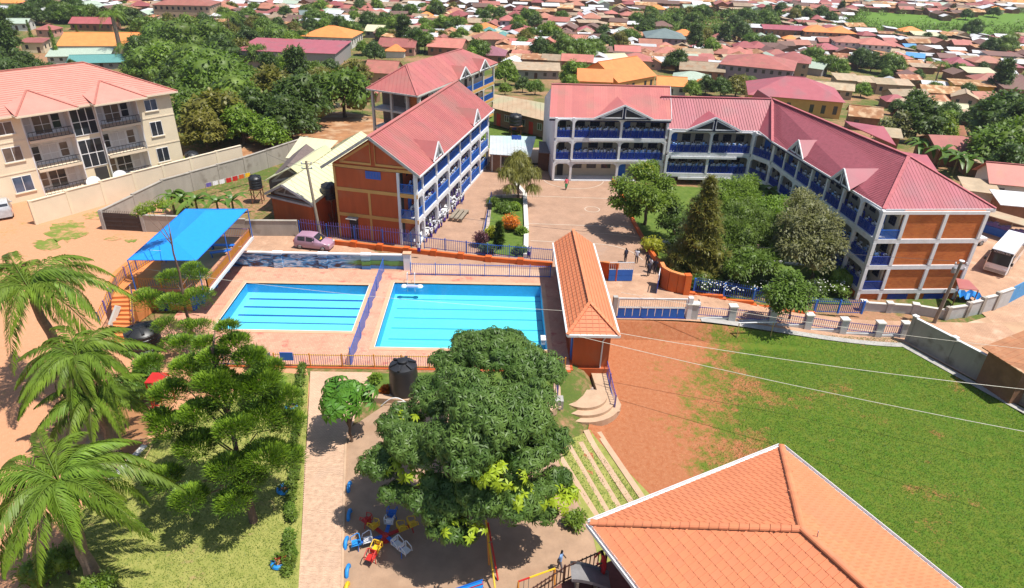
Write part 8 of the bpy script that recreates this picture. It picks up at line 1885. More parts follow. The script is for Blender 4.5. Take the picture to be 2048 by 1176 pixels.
HOUSES = [  # px centre, py of the wall foot, px width, depth ratio, wall height, roof rise, kind, roof, wall, turn, label
 (66, 106, 44, .6, 3.6, .6, 'mono', 'coral', 'cream', 8, 'pale yellow gabled building beneath the cypress columns', 1), (192, 112, 160, .5, 3.4, 2.6, 'gable', 'orange', 'grey', 10, 'long orange tiled house with a grey gable wall behind the apartment block', 1),
 (150, 128, 120, .5, 2.6, 1.2, 'gable', 'pale', 'white', 14, 'grey green sheet roofed shed behind the apartment block', 1), (185, 140, 110, .5, 2.4, 1.2, 'gable', 'teal', 'grey', 16, 'teal roofed shed with a blue edge directly behind the apartment roof', 1),
 (182, 62, 84, .4, 3, 1.6, 'gable', 'maroon', 'brown', 6, 'long maroon roofed house beyond the slim cypresses', 1), (92, 74, 36, .7, 2.8, 1.3, 'hip', 'coral', 'pink', 0, 'small coral house between two cypress columns', 1), (32, 62, 44, .6, 3, 1.2, 'gable', 'pale', 'white', 10, 'pale green roofed house at the far left edge', 1),
 (365, 42, 118, .5, 7.0, 2.2, 'hip', 'coral', 'tan', 4, 'three storey tan block with a wide pink roof in the trees', 3), (478, 96, 34, .6, 3, 1, 'hip', 'orange', 'cream', 0, 'little orange roof beside the coconut palm', 1), (577, 138, 216, .42, 5.2, .9, 'mono', 'mag', 'grey', -3, 'big maroon roofed warehouse with grey end walls among the trees', 0),
 (658, 98, 108, .6, 4.4, 2.4, 'hip', 'orange', 'white', -4, 'large orange hip roofed villa above the maroon warehouse', 1), (612, 46, 30, .8, 3, 2, 'gable', 'grey', 'brown', 20, 'dark grey gabled house beyond the orange villa', 1), (636, 34, 28, .7, 3, 1.2, 'hip', 'maroon', 'brown', 0, 'small maroon hip house beyond the orange villa', 0), (760, 76, 58, .6, 2.8, 1.5, 'gable', 'cream', 'grey', -8, 'cream gabled house between two dark trees', 1),
 (796, 112, 78, .5, 3.2, 1.8, 'gable', 'coral', 'pink', -6, 'long pink house with a coral roof behind the rear classroom block', 1), (790, 116, 40, 1, 2.4, 1.4, 'hip', 'orange', 'white', 0, 'little orange pyramid roof in front of the long pink house', 0), (765, 168, 66, .7, 3.6, 2.2, 'gable', 'coral', 'tan', -8, 'coral roofed house with white bargeboards beside the rear classroom block', 1), (735, 205, 40, .8, 2.4, .8, 'mono', 'coral', 'brown', 0, 'low coral sheet roof beside the rear classroom block', 0),
 (895, 112, 74, .7, 3, 1.8, 'gable', 'coral', 'brown', -10, 'double coral roofed house with a brown gable', 1), (900, 86, 62, .5, 2.6, 1, 'gable', 'rust', 'cream', -4, 'tan and rust roofed row house', 1), (970, 72, 48, .7, 3, 1.8, 'hip', 'orange', 'cream', 0, 'orange and red hip roofed house above the teal roofs', 1), (978, 78, 26, .8, 3, 1.4, 'hip', 'teal', 'white', 0, 'small teal hip roof below the orange one', 0), (1006, 92, 44, .8, 2.6, 2, 'hip', 'teal', 'grey', 0, 'wide teal hip roof beside the bright trees', 0), (1014, 66, 30, .9, 5.6, 1.6, 'hip', 'coral', 'lilac', 0, 'two storey house with a red hip roof and mauve walls', 2),
 (822, 28, 54, .3, 3, .6, 'mono', 'white', 'white', 0, 'long blue white building in the far town', 0), (852, 42, 28, .7, 2.6, 1.2, 'hip', 'orange', 'cream', 0, 'small orange roof near the long white building', 0), (982, 130, 62, .8, 3.2, 1.8, 'hip', 'purple', 'brown', -4, 'plum coloured hip roof touching the rear classroom block', 1), (1072, 158, 100, .35, 2.8, .9, 'mono', 'tan', 'grey', -2, 'long low shop row with grey walls behind the school lawn', 1), (1090, 130, 50, .7, 2.4, .8, 'mono', 'rust', 'brown', -6, 'rust striped roof above the long shop row', 0), (1042, 132, 46, .7, 2.4, .8, 'gable', 'tan', 'brown', 5, 'sandy roofed house left of the rust striped roof', 0), (1070, 112, 42, .7, 2.4, 1, 'gable', 'white', 'tan', -12, 'whitish gable roof behind the rust striped one', 0), (1142, 132, 44, .7, 2.4, 1, 'gable', 'tan', 'brown', -8, 'tan gabled house beside the orange school annexe', 0), (1040, 100, 42, .6, 2.6, 1, 'gable', 'coral', 'tan', 0, 'coral gabled house above the shop row', 0), (1010, 112, 40, .6, 2.4, .8, 'gable', 'rust', 'brown', 12, 'rusty gable near the plum hip roof', 0), (1150, 118, 40, .6, 2.4, .8, 'gable', 'brown', 'brown', 10, 'brown roofed house near the dark tree clump', 0),
 (1238, 186, 128, .62, 4.4, 3.4, 'gable', 'orange', 'ochre', 42, 'tall orange tiled annexe with an ochre gable behind the school', 1), (1190, 186, 70, .6, 3.6, 2, 'gable', 'orange', 'ochre', -4, 'lower orange tiled wing of the annexe behind the school', 0), (1345, 190, 60, .6, 3, 1.6, 'gable', 'orange', 'white', -8, 'small orange tiled house behind the crimson school roof', 1), (1334, 102, 84, .75, 5.6, 2.4, 'hip', 'grey', 'lilac', -6, 'mauve two storey house with a dark slate green hip roof', 2), (1256, 122, 52, .7, 3, 1.8, 'gable', 'coral', 'tan', -4, 'coral gabled house before the mauve two storey house', 1), (1222, 136, 66, .7, 2.6, 1.2, 'gable', 'cream', 'brown', 18, 'cream striped roof before the coral gabled house', 1), (1312, 132, 60, .7, 2.6, 1.2, 'gable', 'rust', 'brown', -10, 'rust streaked roof in front of the mauve two storey house', 0), (1308, 140, 30, .9, 2.4, 1.2, 'gable', 'rust', 'pink', 80, 'pink fronted house with a small rusty gable', 1), (1412, 160, 92, .7, 3.2, 1.4, 'gable', 'tan', 'brown', -14, 'wide sandy hall roof between pale green and crimson roofs', 1), (1388, 178, 76, .6, 3, 1.4, 'hip', 'pale', 'white', -16, 'pale mint green roof behind the crimson school roof', 0), (1408, 184, 34, .8, 2.4, 1.2, 'hip', 'orange', 'white', 0, 'tiny orange hip roof beside the mint green roof', 0), (1325, 66, 44, .6, 3, 1.6, 'hip', 'brown', 'tan', -5, 'brown hip roof behind the mauve two storey house', 0), (1223, 40, 26, .7, 3, 1.2, 'hip', 'coral', 'brown', 0, 'coral hip roof in the central tree belt', 0), (1256, 44, 30, .7, 3, 1.4, 'hip', 'coral', 'brown', 0, 'second coral hip roof in the central tree belt', 0),
 (1532, 172, 150, .62, 6.2, 2.2, 'hip', 'coral', 'lilac', -24, 'big unfinished two storey house with bright pink hip roofs', 2), (1592, 158, 74, .8, 6.2, 2.2, 'hip', 'coral', 'tan', -24, 'projecting pink roofed wing with scaffolded balconies', 2), (1475, 122, 66, .6, 3, 1, 'gable', 'coral', 'tan', -10, 'faded coral roofs before the round dark tree', 0), (1520, 74, 50, .6, 4, .5, 'mono', 'white', 'brown', -8, 'white flat roofed building left of the maroon hall', 1), (1574, 78, 98, .35, 4, 1.2, 'gable', 'maroon', 'brown', -8, 'long maroon roofed hall in front of the wooded hill', 1), (1640, 86, 60, .8, 4.6, 2, 'hip', 'orange', 'brown', -10, 'orange hip roofed house left of its twin', 2), (1686, 88, 54, .8, 4.6, 2, 'hip', 'orange', 'brown', -10, 'orange hip roofed house right of its twin', 2), (1702, 108, 58, .8, 4.8, 1.8, 'hip', 'coral', 'white', -12, 'coral hip roofed house with white walls, left of a pair', 2), (1754, 114, 62, .8, 5, 1.8, 'hip', 'coral', 'white', -12, 'coral hip roofed house with white walls, right of a pair', 2), (1636, 152, 40, .7, 3, 1.4, 'gable', 'pale', 'grey', -40, 'grey green gable beside the pink scaffolded house', 0), (1836, 128, 34, .8, 2.6, .8, 'mono', 'blue', 'brown', -30, 'bright blue sheet roof among the red roofs', 0), (1820, 106, 26, .8, 2.6, .8, 'gable', 'blue', 'brown', 0, 'small blue roof among the red roofs', 0),
 (1604, 232, 190, .55, 5.6, 3.0, 'hip', 'mag', 'ochre', -16, 'magenta roofed hall with ochre walls right behind the school', 1), (1664, 196, 92, .35, 3, 1.2, 'gable', 'tan', 'tan', -22, 'long tan gabled row beyond the magenta hall', 1), (1696, 182, 46, .7, 3.6, .8, 'mono', 'tan', 'tan', -8, 'first stepped tan row house past the gabled row', 1), (1734, 186, 40, .7, 3.6, .8, 'mono', 'tan', 'tan', -8, 'second stepped tan row house', 1), (1770, 190, 38, .7, 3.6, .8, 'mono', 'tan', 'tan', -8, 'third stepped tan row house', 1), (1804, 192, 38, .7, 3.6, .8, 'mono', 'tan', 'tan', -8, 'last stepped tan row house near the dark tree', 1), (1946, 196, 78, .4, 4.2, .6, 'mono', 'rust', 'yellow', -10, 'shop with a long yellow front wall', 0), (1962, 164, 58, .5, 3.4, .8, 'mono', 'cream', 'white', -8, 'cream flat roof above the yellow shop', 1), (1888, 204, 74, .6, 3, 1.2, 'gable', 'rust', 'brown', -16, 'rust streaked gable beside the yellow shop', 0), (1936, 214, 54, .6, 3, 1.2, 'gable', 'tan', 'pink', 60, 'pink walled house with a tan gable roof', 1), (1900, 246, 90, .7, 3.2, 1.4, 'gable', 'cream', 'brown', -20, 'large cream roofed house before the lime green tree', 1), (1896, 292, 54, .6, 2.8, 1, 'gable', 'rust', 'brown', -10, 'rusty house behind the lime green tree', 0), (1922, 334, 108, .62, 3, 1.2, 'gable', 'coral', 'brown', -4, 'wide coral roofed house behind the banana plants', 0), (1778, 300, 34, .7, 2.6, .6, 'mono', 'tan', 'brown', -20, 'small tan shed behind the school roof', 0), (1732, 262, 60, .6, 3.6, 1.4, 'gable', 'rust', 'brown', -20, 'rust red gabled house beside the magenta hall', 1), (2020, 412, 84, .7, 3.2, 1.6, 'gable', 'coral', 'white', -14, 'white walled house with a coral roof at the right edge', 1), (2030, 452, 70, .5, 2.8, .6, 'mono', 'white', 'brown', -12, 'galvanised shop roof above the blue stall at the right edge', 0), (1955, 352, 44, .5, 2.2, .5, 'mono', 'tan', 'brown', -15, 'small low tan roof beneath the dark tree', 0), (1962, 420, 44, .8, 2.6, .4, 'mono', 'tan', 'white', -20, 'pale flat roofed store behind the brick end wall', 0), (2030, 205, 50, .7, 4.5, .8, 'mono', 'brown', 'brown', -10, 'dark brown building at the right edge past the tall tree', 1), (2036, 260, 46, .7, 3, 1.2, 'gable', 'orange', 'brown', -10, 'orange roofed house at the right edge beside the dark trees', 0), (2010, 128, 70, .4, 3.2, .6, 'mono', 'brown', 'grey', -8, 'long dark roofed hall at the right edge', 0), (1860, 86, 62, .4, 3, .8, 'mono', 'cream', 'brown', -12, 'cream shed roof beside the green valley', 0)]
LMK = [(1334, 80, 'the mauve two storey house'), (658, 70, 'the orange villa'), (577, 105, 'the maroon warehouse'), (192, 80, 'the long orange tiled house'), (365, 15, 'the pink roofed block'), (1006, 75, 'the teal roofs'), (1574, 55, 'the maroon hall'), (1663, 65, 'the twin orange roofs'), (1728, 90, 'the coral pair'), (1540, 130, 'the pink scaffolded house'), (1836, 115, 'the bright blue roof'), (1946, 175, 'the yellow shop'), (1850, 60, 'the green valley'), (1072, 135, 'the long shop row'), (1238, 150, 'the orange annexe'), (895, 95, 'the rear classroom block'), (1700, 240, 'the magenta hall'), (1922, 305, 'the wide coral roof'), (440, 230, 'the leafy compound'), (822, 22, 'the long white building')]
for (px, py, wpx, dr, H, rh, kind, rc, wc, rot, lb, win) in HOUSES:
 g = G(px, py); depth = (ROT.transposed() @ (g - Vector((0, 0, CAM_H)))).z; L = max(3.5, wpx * depth / F_PX * 0.92); W = L * min(1.15, dr * 1.45)
 c = g + Vector((math.sin(R_(-rot)) * 0, W * 0.5, 0)); rh *= 1.25; t = thing('house', lb, 'house', (c.x, c.y, gz(c.x, c.y)), R_(rot))
 house_parts(t, L, W, H, rh, kind, RC[rc], WC[wc], win, 2 if (H > 4.3 and win > 1) else 1)
 BUILT.append((c.x, c.y, max(L, W) * 0.52))
# ---- many small town houses: a few masters, then copies
masters = []
for rc, kind, L, W, H, rh, wc in (('coral', 'gable', 8, 6, 2.7, 1.5, 'brown'), ('rust', 'gable', 8, 5.5, 2.6, 1.2, 'brown'), ('tan', 'gable', 9, 6, 2.7, 1.3, 'tan'), ('white', 'gable', 7.5, 5.5, 2.6, 1.1, 'brown'), ('maroon', 'hip', 8.5, 7, 2.9, 1.8, 'brown'), ('coral', 'hip', 9, 7.5, 3, 1.9, 'tan'), ('tan', 'mono', 8, 5, 2.5, .7, 'brown'), ('white', 'mono', 6.5, 5, 2.5, .6, 'pink'), ('rust', 'mono', 7, 5, 2.5, .6, 'brown'), ('brown', 'gable', 8, 6, 2.7, 1.3, 'brown'), ('orange', 'hip', 8.5, 7, 2.9, 1.9, 'cream'), ('coral', 'mono', 7, 5, 2.5, .6, 'brown'), ('pale', 'gable', 8, 6, 2.6, 1.3, 'white')):
 t = thing('small_house', '', 'house', (0, 0, 0)); house_parts(t, L, W, H, rh, kind, RC[rc], WC[wc], 0); masters.append((t, rc, kind))
CW = dict(coral='coral red', rust='rusty brown', tan='sandy tan', white='bright whitish', maroon='dark maroon', brown='dull brown', orange='vivid orange', pale='pale green'); KW = dict(gable='gabled', hip='hip roofed', mono='lean-to roofed')
wts = [3, 4, 3.5, 6, 2.5, 2, 3, 5, 4, 4, .4, 2.5, .8]
def near_label(px, py, what):
 d, lx, ly, nm_ = min((math.hypot(px - x, (py - y) * 2.2), x, y, n) for x, y, n in LMK)
 far = 'far beyond ' if ly - py > 45 else 'just beyond ' if ly - py > 12 else 'below ' if py - ly > 12 else 'beside '
 return what + ' ' + far + nm_
def free(x, y, r, k=0.8):
 for a, b, q in BUILT:
  if abs(a - x) < r + q and (a - x) ** 2 + (b - y) ** 2 < ((r + q) * k) ** 2: return False
 return True
spots = []; tries = 0
while len(spots) < 1500 and tries < 40000:
 tries += 1
 px, py = rnd.uniform(-40, 2088), rnd.uniform(-6, 135) if rnd.random() < .5 else rnd.uniform(-6, 45)
 if py > 52 and px < 760: continue
 if px < 300 and 26 < py: continue
 if 24 < py < 78 and 1270 < px < 1570: continue
 if 20 < py < 90 and 430 < px < 1130 and rnd.random() < .6: continue
 if py < 130 and rnd.random() < .12: continue
 if py > 150 - 60 * (px < 1000): continue
 g = G(px, py + 4)
 if in_poly(g.x, g.y, MEADOW): continue
 r = 4.2
 if not free(g.x, g.y, r, 0.80): continue
 if any((a - g.x) ** 2 + (b - g.y) ** 2 < (q * 0.55) ** 2 for a, b, q in TREE_POS): continue
 BUILT.append((g.x, g.y, r)); spots.append((px, py, g))
for i in range(26):                         # more roofs in the dense quarter on the right
 for _ in range(30):
  px, py = rnd.uniform(1780, 2048), rnd.uniform(95, 260); g = G(px, py)
  if free(g.x, g.y, 4.0, 0.8): BUILT.append((g.x, g.y, 4)); spots.append((px, py, g)); break
spots.sort(key=lambda s: s[2].y); mass = {}; HL = []; used_m = set()
for i, (px, py, g) in enumerate(spots):
 k = rnd.choices(range(len(masters)), wts)[0]; t, rc, kind = masters[k]; rz = R_(rnd.choice((-14, -10, -6, 0, 8, 76, 82, 90)) + rnd.uniform(-6, 6)); s = rnd.uniform(0.8, 1.2); sc = (s * rnd.uniform(.85, 1.25), s, s)
 if i < 296 or k not in used_m:
  if k not in used_m: used_m.add(k); c = t; c.location = g; c.rotation_euler = (0, 0, rz); c.scale = sc
  else: c = copy_tree(t, g, rz, sc)
  HL.append((c, near_label(px, py, ('small ' if s < 1 else 'larger ') + CW[rc] + ' ' + KW[kind] + ' house'), px))
 else: mass.setdefault(k, []).append((g, rz, sc))
for k, L in mass.items():
 for ch in masters[k][0].children:
  mb = MB()
  for g, rz, sc in L:
   mt = Matrix.Translation(g) @ Matrix.Rotation(rz, 4, 'Z') @ Matrix.Diagonal((*sc, 1)); mb.add([mt @ v.co for v in ch.data.vertices], [tuple(p.vertices) for p in ch.data.polygons])
  o = struct('far_houses', mb, ch.data.materials[0], kind='stuff')
for t, rc, kind in masters:
 if masters.index((t, rc, kind)) not in used_m:
  for ch in list(t.children): bpy.data.objects.remove(ch)
  bpy.data.objects.remove(t)
for c, px, py, kn in TREES:
 H_ = c.scale[2]; HL.append((c, near_label(px, py - 25, ('small ' if H_ < .65 else 'big ' if H_ > .95 else 'medium ') + kn), px))
# distant woods and scrub too many to count
mb_tree = masters and None
V0, F0 = [], []
for q in range(1500):
 z_ = rnd.random()
 if z_ < .45: px, py = rnd.uniform(1260, 1730), rnd.uniform(26, 72)
 elif z_ < .62: px, py = rnd.uniform(0, 280), rnd.uniform(14, 46)
 elif z_ < .75: px, py = rnd.uniform(420, 900), rnd.uniform(20, 60)
 elif z_ < .9: px, py = rnd.uniform(1640, 2048), rnd.uniform(52, 84)
 else: px, py = rnd.uniform(0, 2048), rnd.uniform(-4, 40)
 g = G(px, py); s = rnd.uniform(1.0, 2.6)
 if not free(g.x, g.y, s, .62): continue
 V, F = clump((g.x, g.y, g.z + s * .8), s, 26, 1.1, 0.7, 1.0); V0.append(V); F0.append(F)
V, F = join(list(zip(V0, F0))); o = bpy.data.objects.new('scrub_woodland', fastmesh('scrub_woodland', V, F, LM['mid'])); COL.objects.link(o); o['kind'] = 'stuff'
ORD = 'first second third fourth fifth sixth seventh eighth ninth tenth eleventh twelfth thirteenth fourteenth fifteenth sixteenth seventeenth eighteenth nineteenth twentieth twenty-first twenty-second twenty-third twenty-fourth'.split()
def number_off(L, group_fmt, sfx=' from the left'):
 by = {}
 for o, lb, px in L: by.setdefault(lb, []).append((px, o))
 for lb, v in by.items():
  v.sort(key=lambda a: a[0])
  for i, (px, o) in enumerate(v):
   ord_ = '' if len(v) == 1 else (', left one' if i == 0 else ', right one') if len(v) == 2 else ', ' + ORD[min(i, 23)] + sfx if i < 24 else ', among the rest'
   o['label'] = lb + ord_
   if len(v) > 1: o['group'] = group_fmt % lb
   else: o['group'] = group_fmt.replace(' %s', '').replace('%s', '').strip() or 'town'
number_off(HL, 'town %s')
# ================================================================ people
def figure(name, J, E_, rad, cols, sub=1):
 """one continuous skinned body: joints J, bones E_, radii; cols(face centre, normal) -> material index"""
 me = bpy.data.meshes.new(name); me.from_pydata(J, E_, []); o = bpy.data.objects.new(name, me); COL.objects.link(o)
 o.modifiers.new('skin', 'SKIN'); sk = me.skin_vertices[0].data
 for i, r in enumerate(rad): sk[i].radius = (r, r) if not isinstance(r, tuple) else r
 sk[0].use_root = True
 if sub: s = o.modifiers.new('sub', 'SUBSURF'); s.levels = sub
 dg = bpy.context.evaluated_depsgraph_get(); dg.update(); m2 = bpy.data.meshes.new_from_object(o.evaluated_get(dg)); bpy.data.objects.remove(o); m2.name = name
 return m2
SH = dict(white=mat('white_shirt', (0.72, 0.74, 0.80), 0.8), blue=mat('royal_blue_cloth', (0.03, 0.05, 0.36), 0.8), purple=mat('violet_uniform', (0.10, 0.045, 0.36), 0.8), sky=mat('light_blue_shirt', (0.28, 0.48, 0.85), 0.8), red=mat('red_dress', (0.62, 0.03, 0.03), 0.8), pinkc=mat('pink_top', (0.75, 0.12, 0.16), 0.8), green=mat('green_skirt', (0.04, 0.30, 0.12), 0.8), dark=mat('dark_suit', (0.03, 0.028, 0.05), 0.8), grey=mat('grey_trousers', (0.20, 0.17, 0.19), 0.8), hair=mat('black_hair', (0.012, 0.01, 0.01), 0.9))
def person_mesh(name, top, bottom, pose='stand', skirt=False, kid=0.82, sleeve=True):
 """y is the facing direction"""
 st = pose == 'walk'; ln = pose == 'lean'
 J = [(0, 0, .95), (0, .01, 1.12), (0, .02 + .05 * ln, 1.36), (0, .03 + .08 * ln, 1.5), (0, .05 + .12 * ln, 1.60), (0, .05 + .12 * ln, 1.70)]
 E = [(0, 1), (1, 2), (2, 3), (3, 4), (4, 5)]; r = [(.16, .12), (.145, .11), (.17, .115), .052, .085, .075]
 for s in (-1, 1):
  n = len(J); f = s * .16 * st
  J += [(.09 * s, 0, .88), (.10 * s, f * .6 + .02, .50), (.10 * s, f, .09), (.10 * s, f + .11, .03)]; E += [(0, n), (n, n + 1), (n + 1, n + 2), (n + 2, n + 3)]; r += [.095, .07, .045, .035]
  if skirt: r[-4:-2] = [.13, .12]
  n = len(J); e = ((.25 * s, .10 + .12, 1.18), (.16 * s, .36, 1.12)) if ln else ((.24 * s, -.03 - f * .4, 1.14), (.25 * s, .06 - f, .92))
  J += [(.19 * s, .02 + .05 * ln, 1.40), e[0], e[1], (e[1][0] * .96, e[1][1] + .05, e[1][2] - .06 * (not ln))]; E += [(2, n), (n, n + 1), (n + 1, n + 2), (n + 2, n + 3)]; r += [.06, .045, .036, .034]
 me = figure(name, J, E, r, None)
 for m in (top, bottom, M_['skin'], SH['hair']): me.materials.append(m)
 for p in me.polygons:
  c = p.center; z = c.z
  k = 0
  if z > 1.49: k = 3 if (z > 1.655 or c.y < .03 + .12 * ln) else 2
  elif z < .93 and abs(c.x) < .21: k = 1 if z > (.45 if skirt else .10) else 2
  elif abs(c.x) > .205 and (z < 1.25 or c.y > .2): k = 2
  p.material_index = k; p.use_smooth = True
 for v in me.vertices: v.co *= kid
 return me
def person(me, loc, rz, label, group=None, sc=1.0):
 o = bpy.data.objects.new('person', me); COL.objects.link(o); o.location = loc; o.rotation_euler = (0, 0, rz); o.scale = (sc,) * 3
 return tag(o, label, 'person', group)
PM = [person_mesh('pupil', SH['white'], SH['blue'], 'lean', True), person_mesh('pupil', SH['white'], SH['purple'], 'lean', False), person_mesh('pupil', SH['sky'], SH['blue'], 'lean', True), person_mesh('pupil', SH['blue'], SH['blue'], 'lean', False)]
PS = [person_mesh('pupil', SH['white'], SH['purple'], 'stand', True), person_mesh('pupil', SH['white'], SH['purple'], 'stand', False), person_mesh('pupil', SH['white'], SH['blue'], 'walk', False)]
FL = ('lowest', 'middle', 'top'); cand = []
BN = ('first', 'second', 'third', 'fourth', 'fifth', 'sixth', 'seventh', 'eighth')
for fc, a0, a1, z0, (text, i, k, nb), d0, dens in BAYS:
 if dens <= 0 or (i == 0 and 'right school' in text and k < 3): continue
 n = int((a1 - a0) * 2.3 * dens)
 for q in range(n):
  row = 0 if q % 3 else 1; a = a0 + 0.2 + (a1 - a0 - .4) * (q + .5) / max(1, n) + rnd.uniform(-.08, .08); p = fc.p(a, d0 + 0.22 + row * 0.42 + rnd.uniform(0, .1), z0 + 0.002); cand.append((p, fc, 'pupil at %s railing of %s, %s bay' % (FL[i], text, BN[min(7, k)]), 'pupils on the school balconies'))
for q in range(58):                         # the crowd spilling out of the ground floor of the orange ended block
 a = rnd.uniform(0.4, 14.5); p = Bf.p(a, rnd.uniform(-0.75, 0.9), 0.0); p = (p[0], p[1], -0.13 if p[2] == 0 else 0)
 if all(abs(a - c_) > .3 for c_ in cols[:6]) or True: cand.append(((p[0], p[1], 0.30 if (Vector(p[:2]) - Bf.o).dot(Bf.n) > -0.05 else -0.13), Bf, None, 'pupils standing under the orange ended block'))
cand.sort(key=lambda c: (Vector(c[0]) - Vector((0, 0, CAM_H))).length)
lowV = MB(); PL = []
prof = [(.10, .0), (.14, .35), (.13, .75), (.11, .8), (.17, 1.12), (.05, 1.2), (.085, 1.3), (.08, 1.4), (.02, 1.46)]
for i, (p, fc, lb, gr) in enumerate(cand):
 ang = math.atan2(-fc.n.y, -fc.n.x) - math.pi / 2 + rnd.uniform(-.3, .3)
 if i < 292:
  o = person(rnd.choice(PM) if lb else rnd.choice(PS), p, ang, lb or 'pupil in white and violet standing in the crowd under the orange ended block', gr, rnd.uniform(.9, 1.08)); PL.append((o, lb, proj(p)[0])) if lb else None
 else:
  s = rnd.uniform(.9, 1.1); o = len(lowV.v)
  for zi, (r, z) in enumerate(prof):
   for t_ in range(6): a = t_ * math.pi / 3; lowV.v.append((p[0] + r * s * math.cos(a), p[1] + r * s * .8 * math.sin(a), p[2] + z * s))
  kind = rnd.random()
  for zi in range(len(prof) - 1):
   for t_ in range(6): lowV.f.append((o + zi * 6 + t_, o + zi * 6 + (t_ + 1) % 6, o + zi * 6 + 6 + (t_ + 1) % 6, o + zi * 6 + 6 + t_)); lowV.m.append((0 if kind < .7 else 3) if 3 <= zi < 5 else 1 if zi < 3 else 2)
if lowV.f:
 me = lowV.mesh('pupil_crowd', [SH['white'], SH['blue'], M_['skin'], SH['sky']]); o = bpy.data.objects.new('pupil_crowd', me); COL.objects.link(o); o['kind'] = 'stuff'
number_off(PL, '%s', ' from left')
boy = person_mesh('boy', SH['sky'], SH['grey'], 'walk', False, .95); p = G(1119, 1141); person(boy, p, R_(-110), 'boy in a light blue shirt walking across the play area', sc=.98)
woman = person_mesh('woman', SH['red'], SH['red'], 'lean', True, .98); q = at(1207, 1128, BZ + .8); person(woman, (q.x, q.y, BZ), R_(100), 'woman in a red dress leaning on the balcony under the tiled roof')
suit = person_mesh('man', SH['dark'], SH['dark'], 'stand', False, .98); sw = person_mesh('man', SH['white'], SH['dark'], 'stand', False, .98)
person(suit, G(1250, 525), R_(30), 'man in dark clothes standing alone on the ball court near the inner gate'); person(sw, G(1272, 527), R_(-20), 'man in a white shirt and dark trousers beside the orange kerb'); 
for k, (px, py, lb) in enumerate(((1293, 535, 'person in dark clothes nearest the bush in the gateway group'), (1300, 545, 'person in dark clothes in the middle of the gateway group'), (1296, 553, 'person in dark violet at the front of the gateway group'), (1309, 548, 'person in a dark suit against the curved orange wall'))): person((suit, sw, suit, suit)[k], G(px, py), rnd.random() * 6, lb, 'people in the shade of the gateway')
person(PS[2], G(1393, 628), R_(150), 'pupil in a white shirt and violet shorts walking past the field fence', sc=1.1); person(PS[0], (-8.0, 61.6, .5), R_(180), 'pupil in white standing behind the spiked fence by the orange block'); person(PS[0], (3.2, 61.2, .5), R_(160), 'pupil in white by the fence corner of the planter')
gl = person_mesh('woman', SH['pinkc'], SH['green'], 'walk', True, 1.0); person(gl, G(1132, 380), R_(20), 'woman in a pink top and green skirt crossing the court')
# ================================================================ poles, wires and small things
def pole(base, top, r, label, arms=True):
 t = thing('utility_pole', label, 'utility pole', base); mb = MB(); mb.tube([base, top], [r * 1.2, r * .8], 8); part('shaft', mb, M_['wood'], t, True, smooth=True)
 if arms:
  for dz in (.3, .8):
   mb = MB(); q = Vector(top) - Vector((0, 0, dz)); mb.beam(q - Vector((.55, 0, 0)), q + Vector((.55, 0, 0)), .08); part('crossarm', mb, M_['steel'], t, True)
   for dx in (-.5, .5): mb = MB(); mb.lathe([(.03, 0), (.07, .06), (.07, .16), (.03, .2)], q + Vector((dx, 0, .04)), 8); part('insulator', mb, M_['white'], t, True)
 return t
pb, pt = at(641, 474, .2), at(612, 322, 8.4); pole(pb, pt, .15, 'tall leaning wooden utility pole between the bungalow and the orange block')
b2 = G(1868, 646); t2 = Vector((b2.x + .35, b2.y, b2.z + 6.6)); tpo = pole(b2, t2, .15, 'wooden utility pole with a transformer in front of the brick end wall')
mb = MB(); mb.lathe([(.18, 0), (.2, .05), (.2, .5), (.12, .6)], t2 + Vector((-.5, -.1, -1.1)), 10); part('transformer', mb, M_['steel'], tpo, True); mb = MB(); mb.lathe([(.22, 0), (.24, .1), (.05, .16)], t2, 10); part('cap', mb, M_['white'], tpo, True)
def wire(a, b, sagm, r, m, label):
 mb = MB(); a, b = Vector(a), Vector(b); mb.tube([a.lerp(b, i / 14) - Vector((0, 0, sagm * 4 * (i / 14) * (1 - i / 14))) for i in range(15)], r, 4); single('overhead_wire', mb, m, label, 'wire', 'overhead wires')
wl = mat('pale_wire', (.66, .62, .52), .6); wd = mat('dark_wire', (.05, .05, .05), .6)
wire((5.6, 43.0, 2.9), at(2140, 880, 4.5), .3, .022, wl, 'pale wire from the near changing house corner across the playing field'); wire((9.4, 43.1, 3.0), at(2140, 788, 4.2), .35, .022, wl, 'pale wire from the right changing house eave over the field edge'); wire((-30.6, 49.6, 4.6), (5.5, 46.0, 3.2), .5, .014, wl, 'thin pale wire from the canopy over both pools'); wire(at(895, 433, 1.6), t2, .4, .016, wd, 'dark wire from the orange block across the court to the transformer pole'); wire(pt, (-8.6, 64.7, 8.0), .25, .015, wd, 'dark wire from the tall pole to the orange block eave'); wire(pt - Vector((0, 0, .6)), at(520, 300, 7), .3, .015, wd, 'dark wire from the tall pole to the trees behind'); wire(at(300, 500, 6.2), (-24.2, 57.5, 2.9), .3, .014, wl, 'pale wire running beneath the shade canopy'); wire((10.9, 50.9, 2.3), at(2120, 705, 2.5), .4, .016, wl, 'pale wire above the sliding gate and the field fence')
# small goal on the field
g0, g1 = G(1473, 676), G(1541, 674); t = thing('football_goal', 'small white football goal with thin wooden posts near the field fence', 'goal', g0)
for g, nm_ in ((g0, 0), (g1, 1)): mb = MB(); mb.tube([g, g + Vector((0, 0.1, 1.5))], .045, 6); part('post', mb, MATS['pale_pole'], t, True)
mb = MB(); mb.tube([g0 + Vector((-.1, .1, 1.5)), g1 + Vector((.3, .1, 1.5))], .05, 6); part('crossbar', mb, M_['white'], t, True)
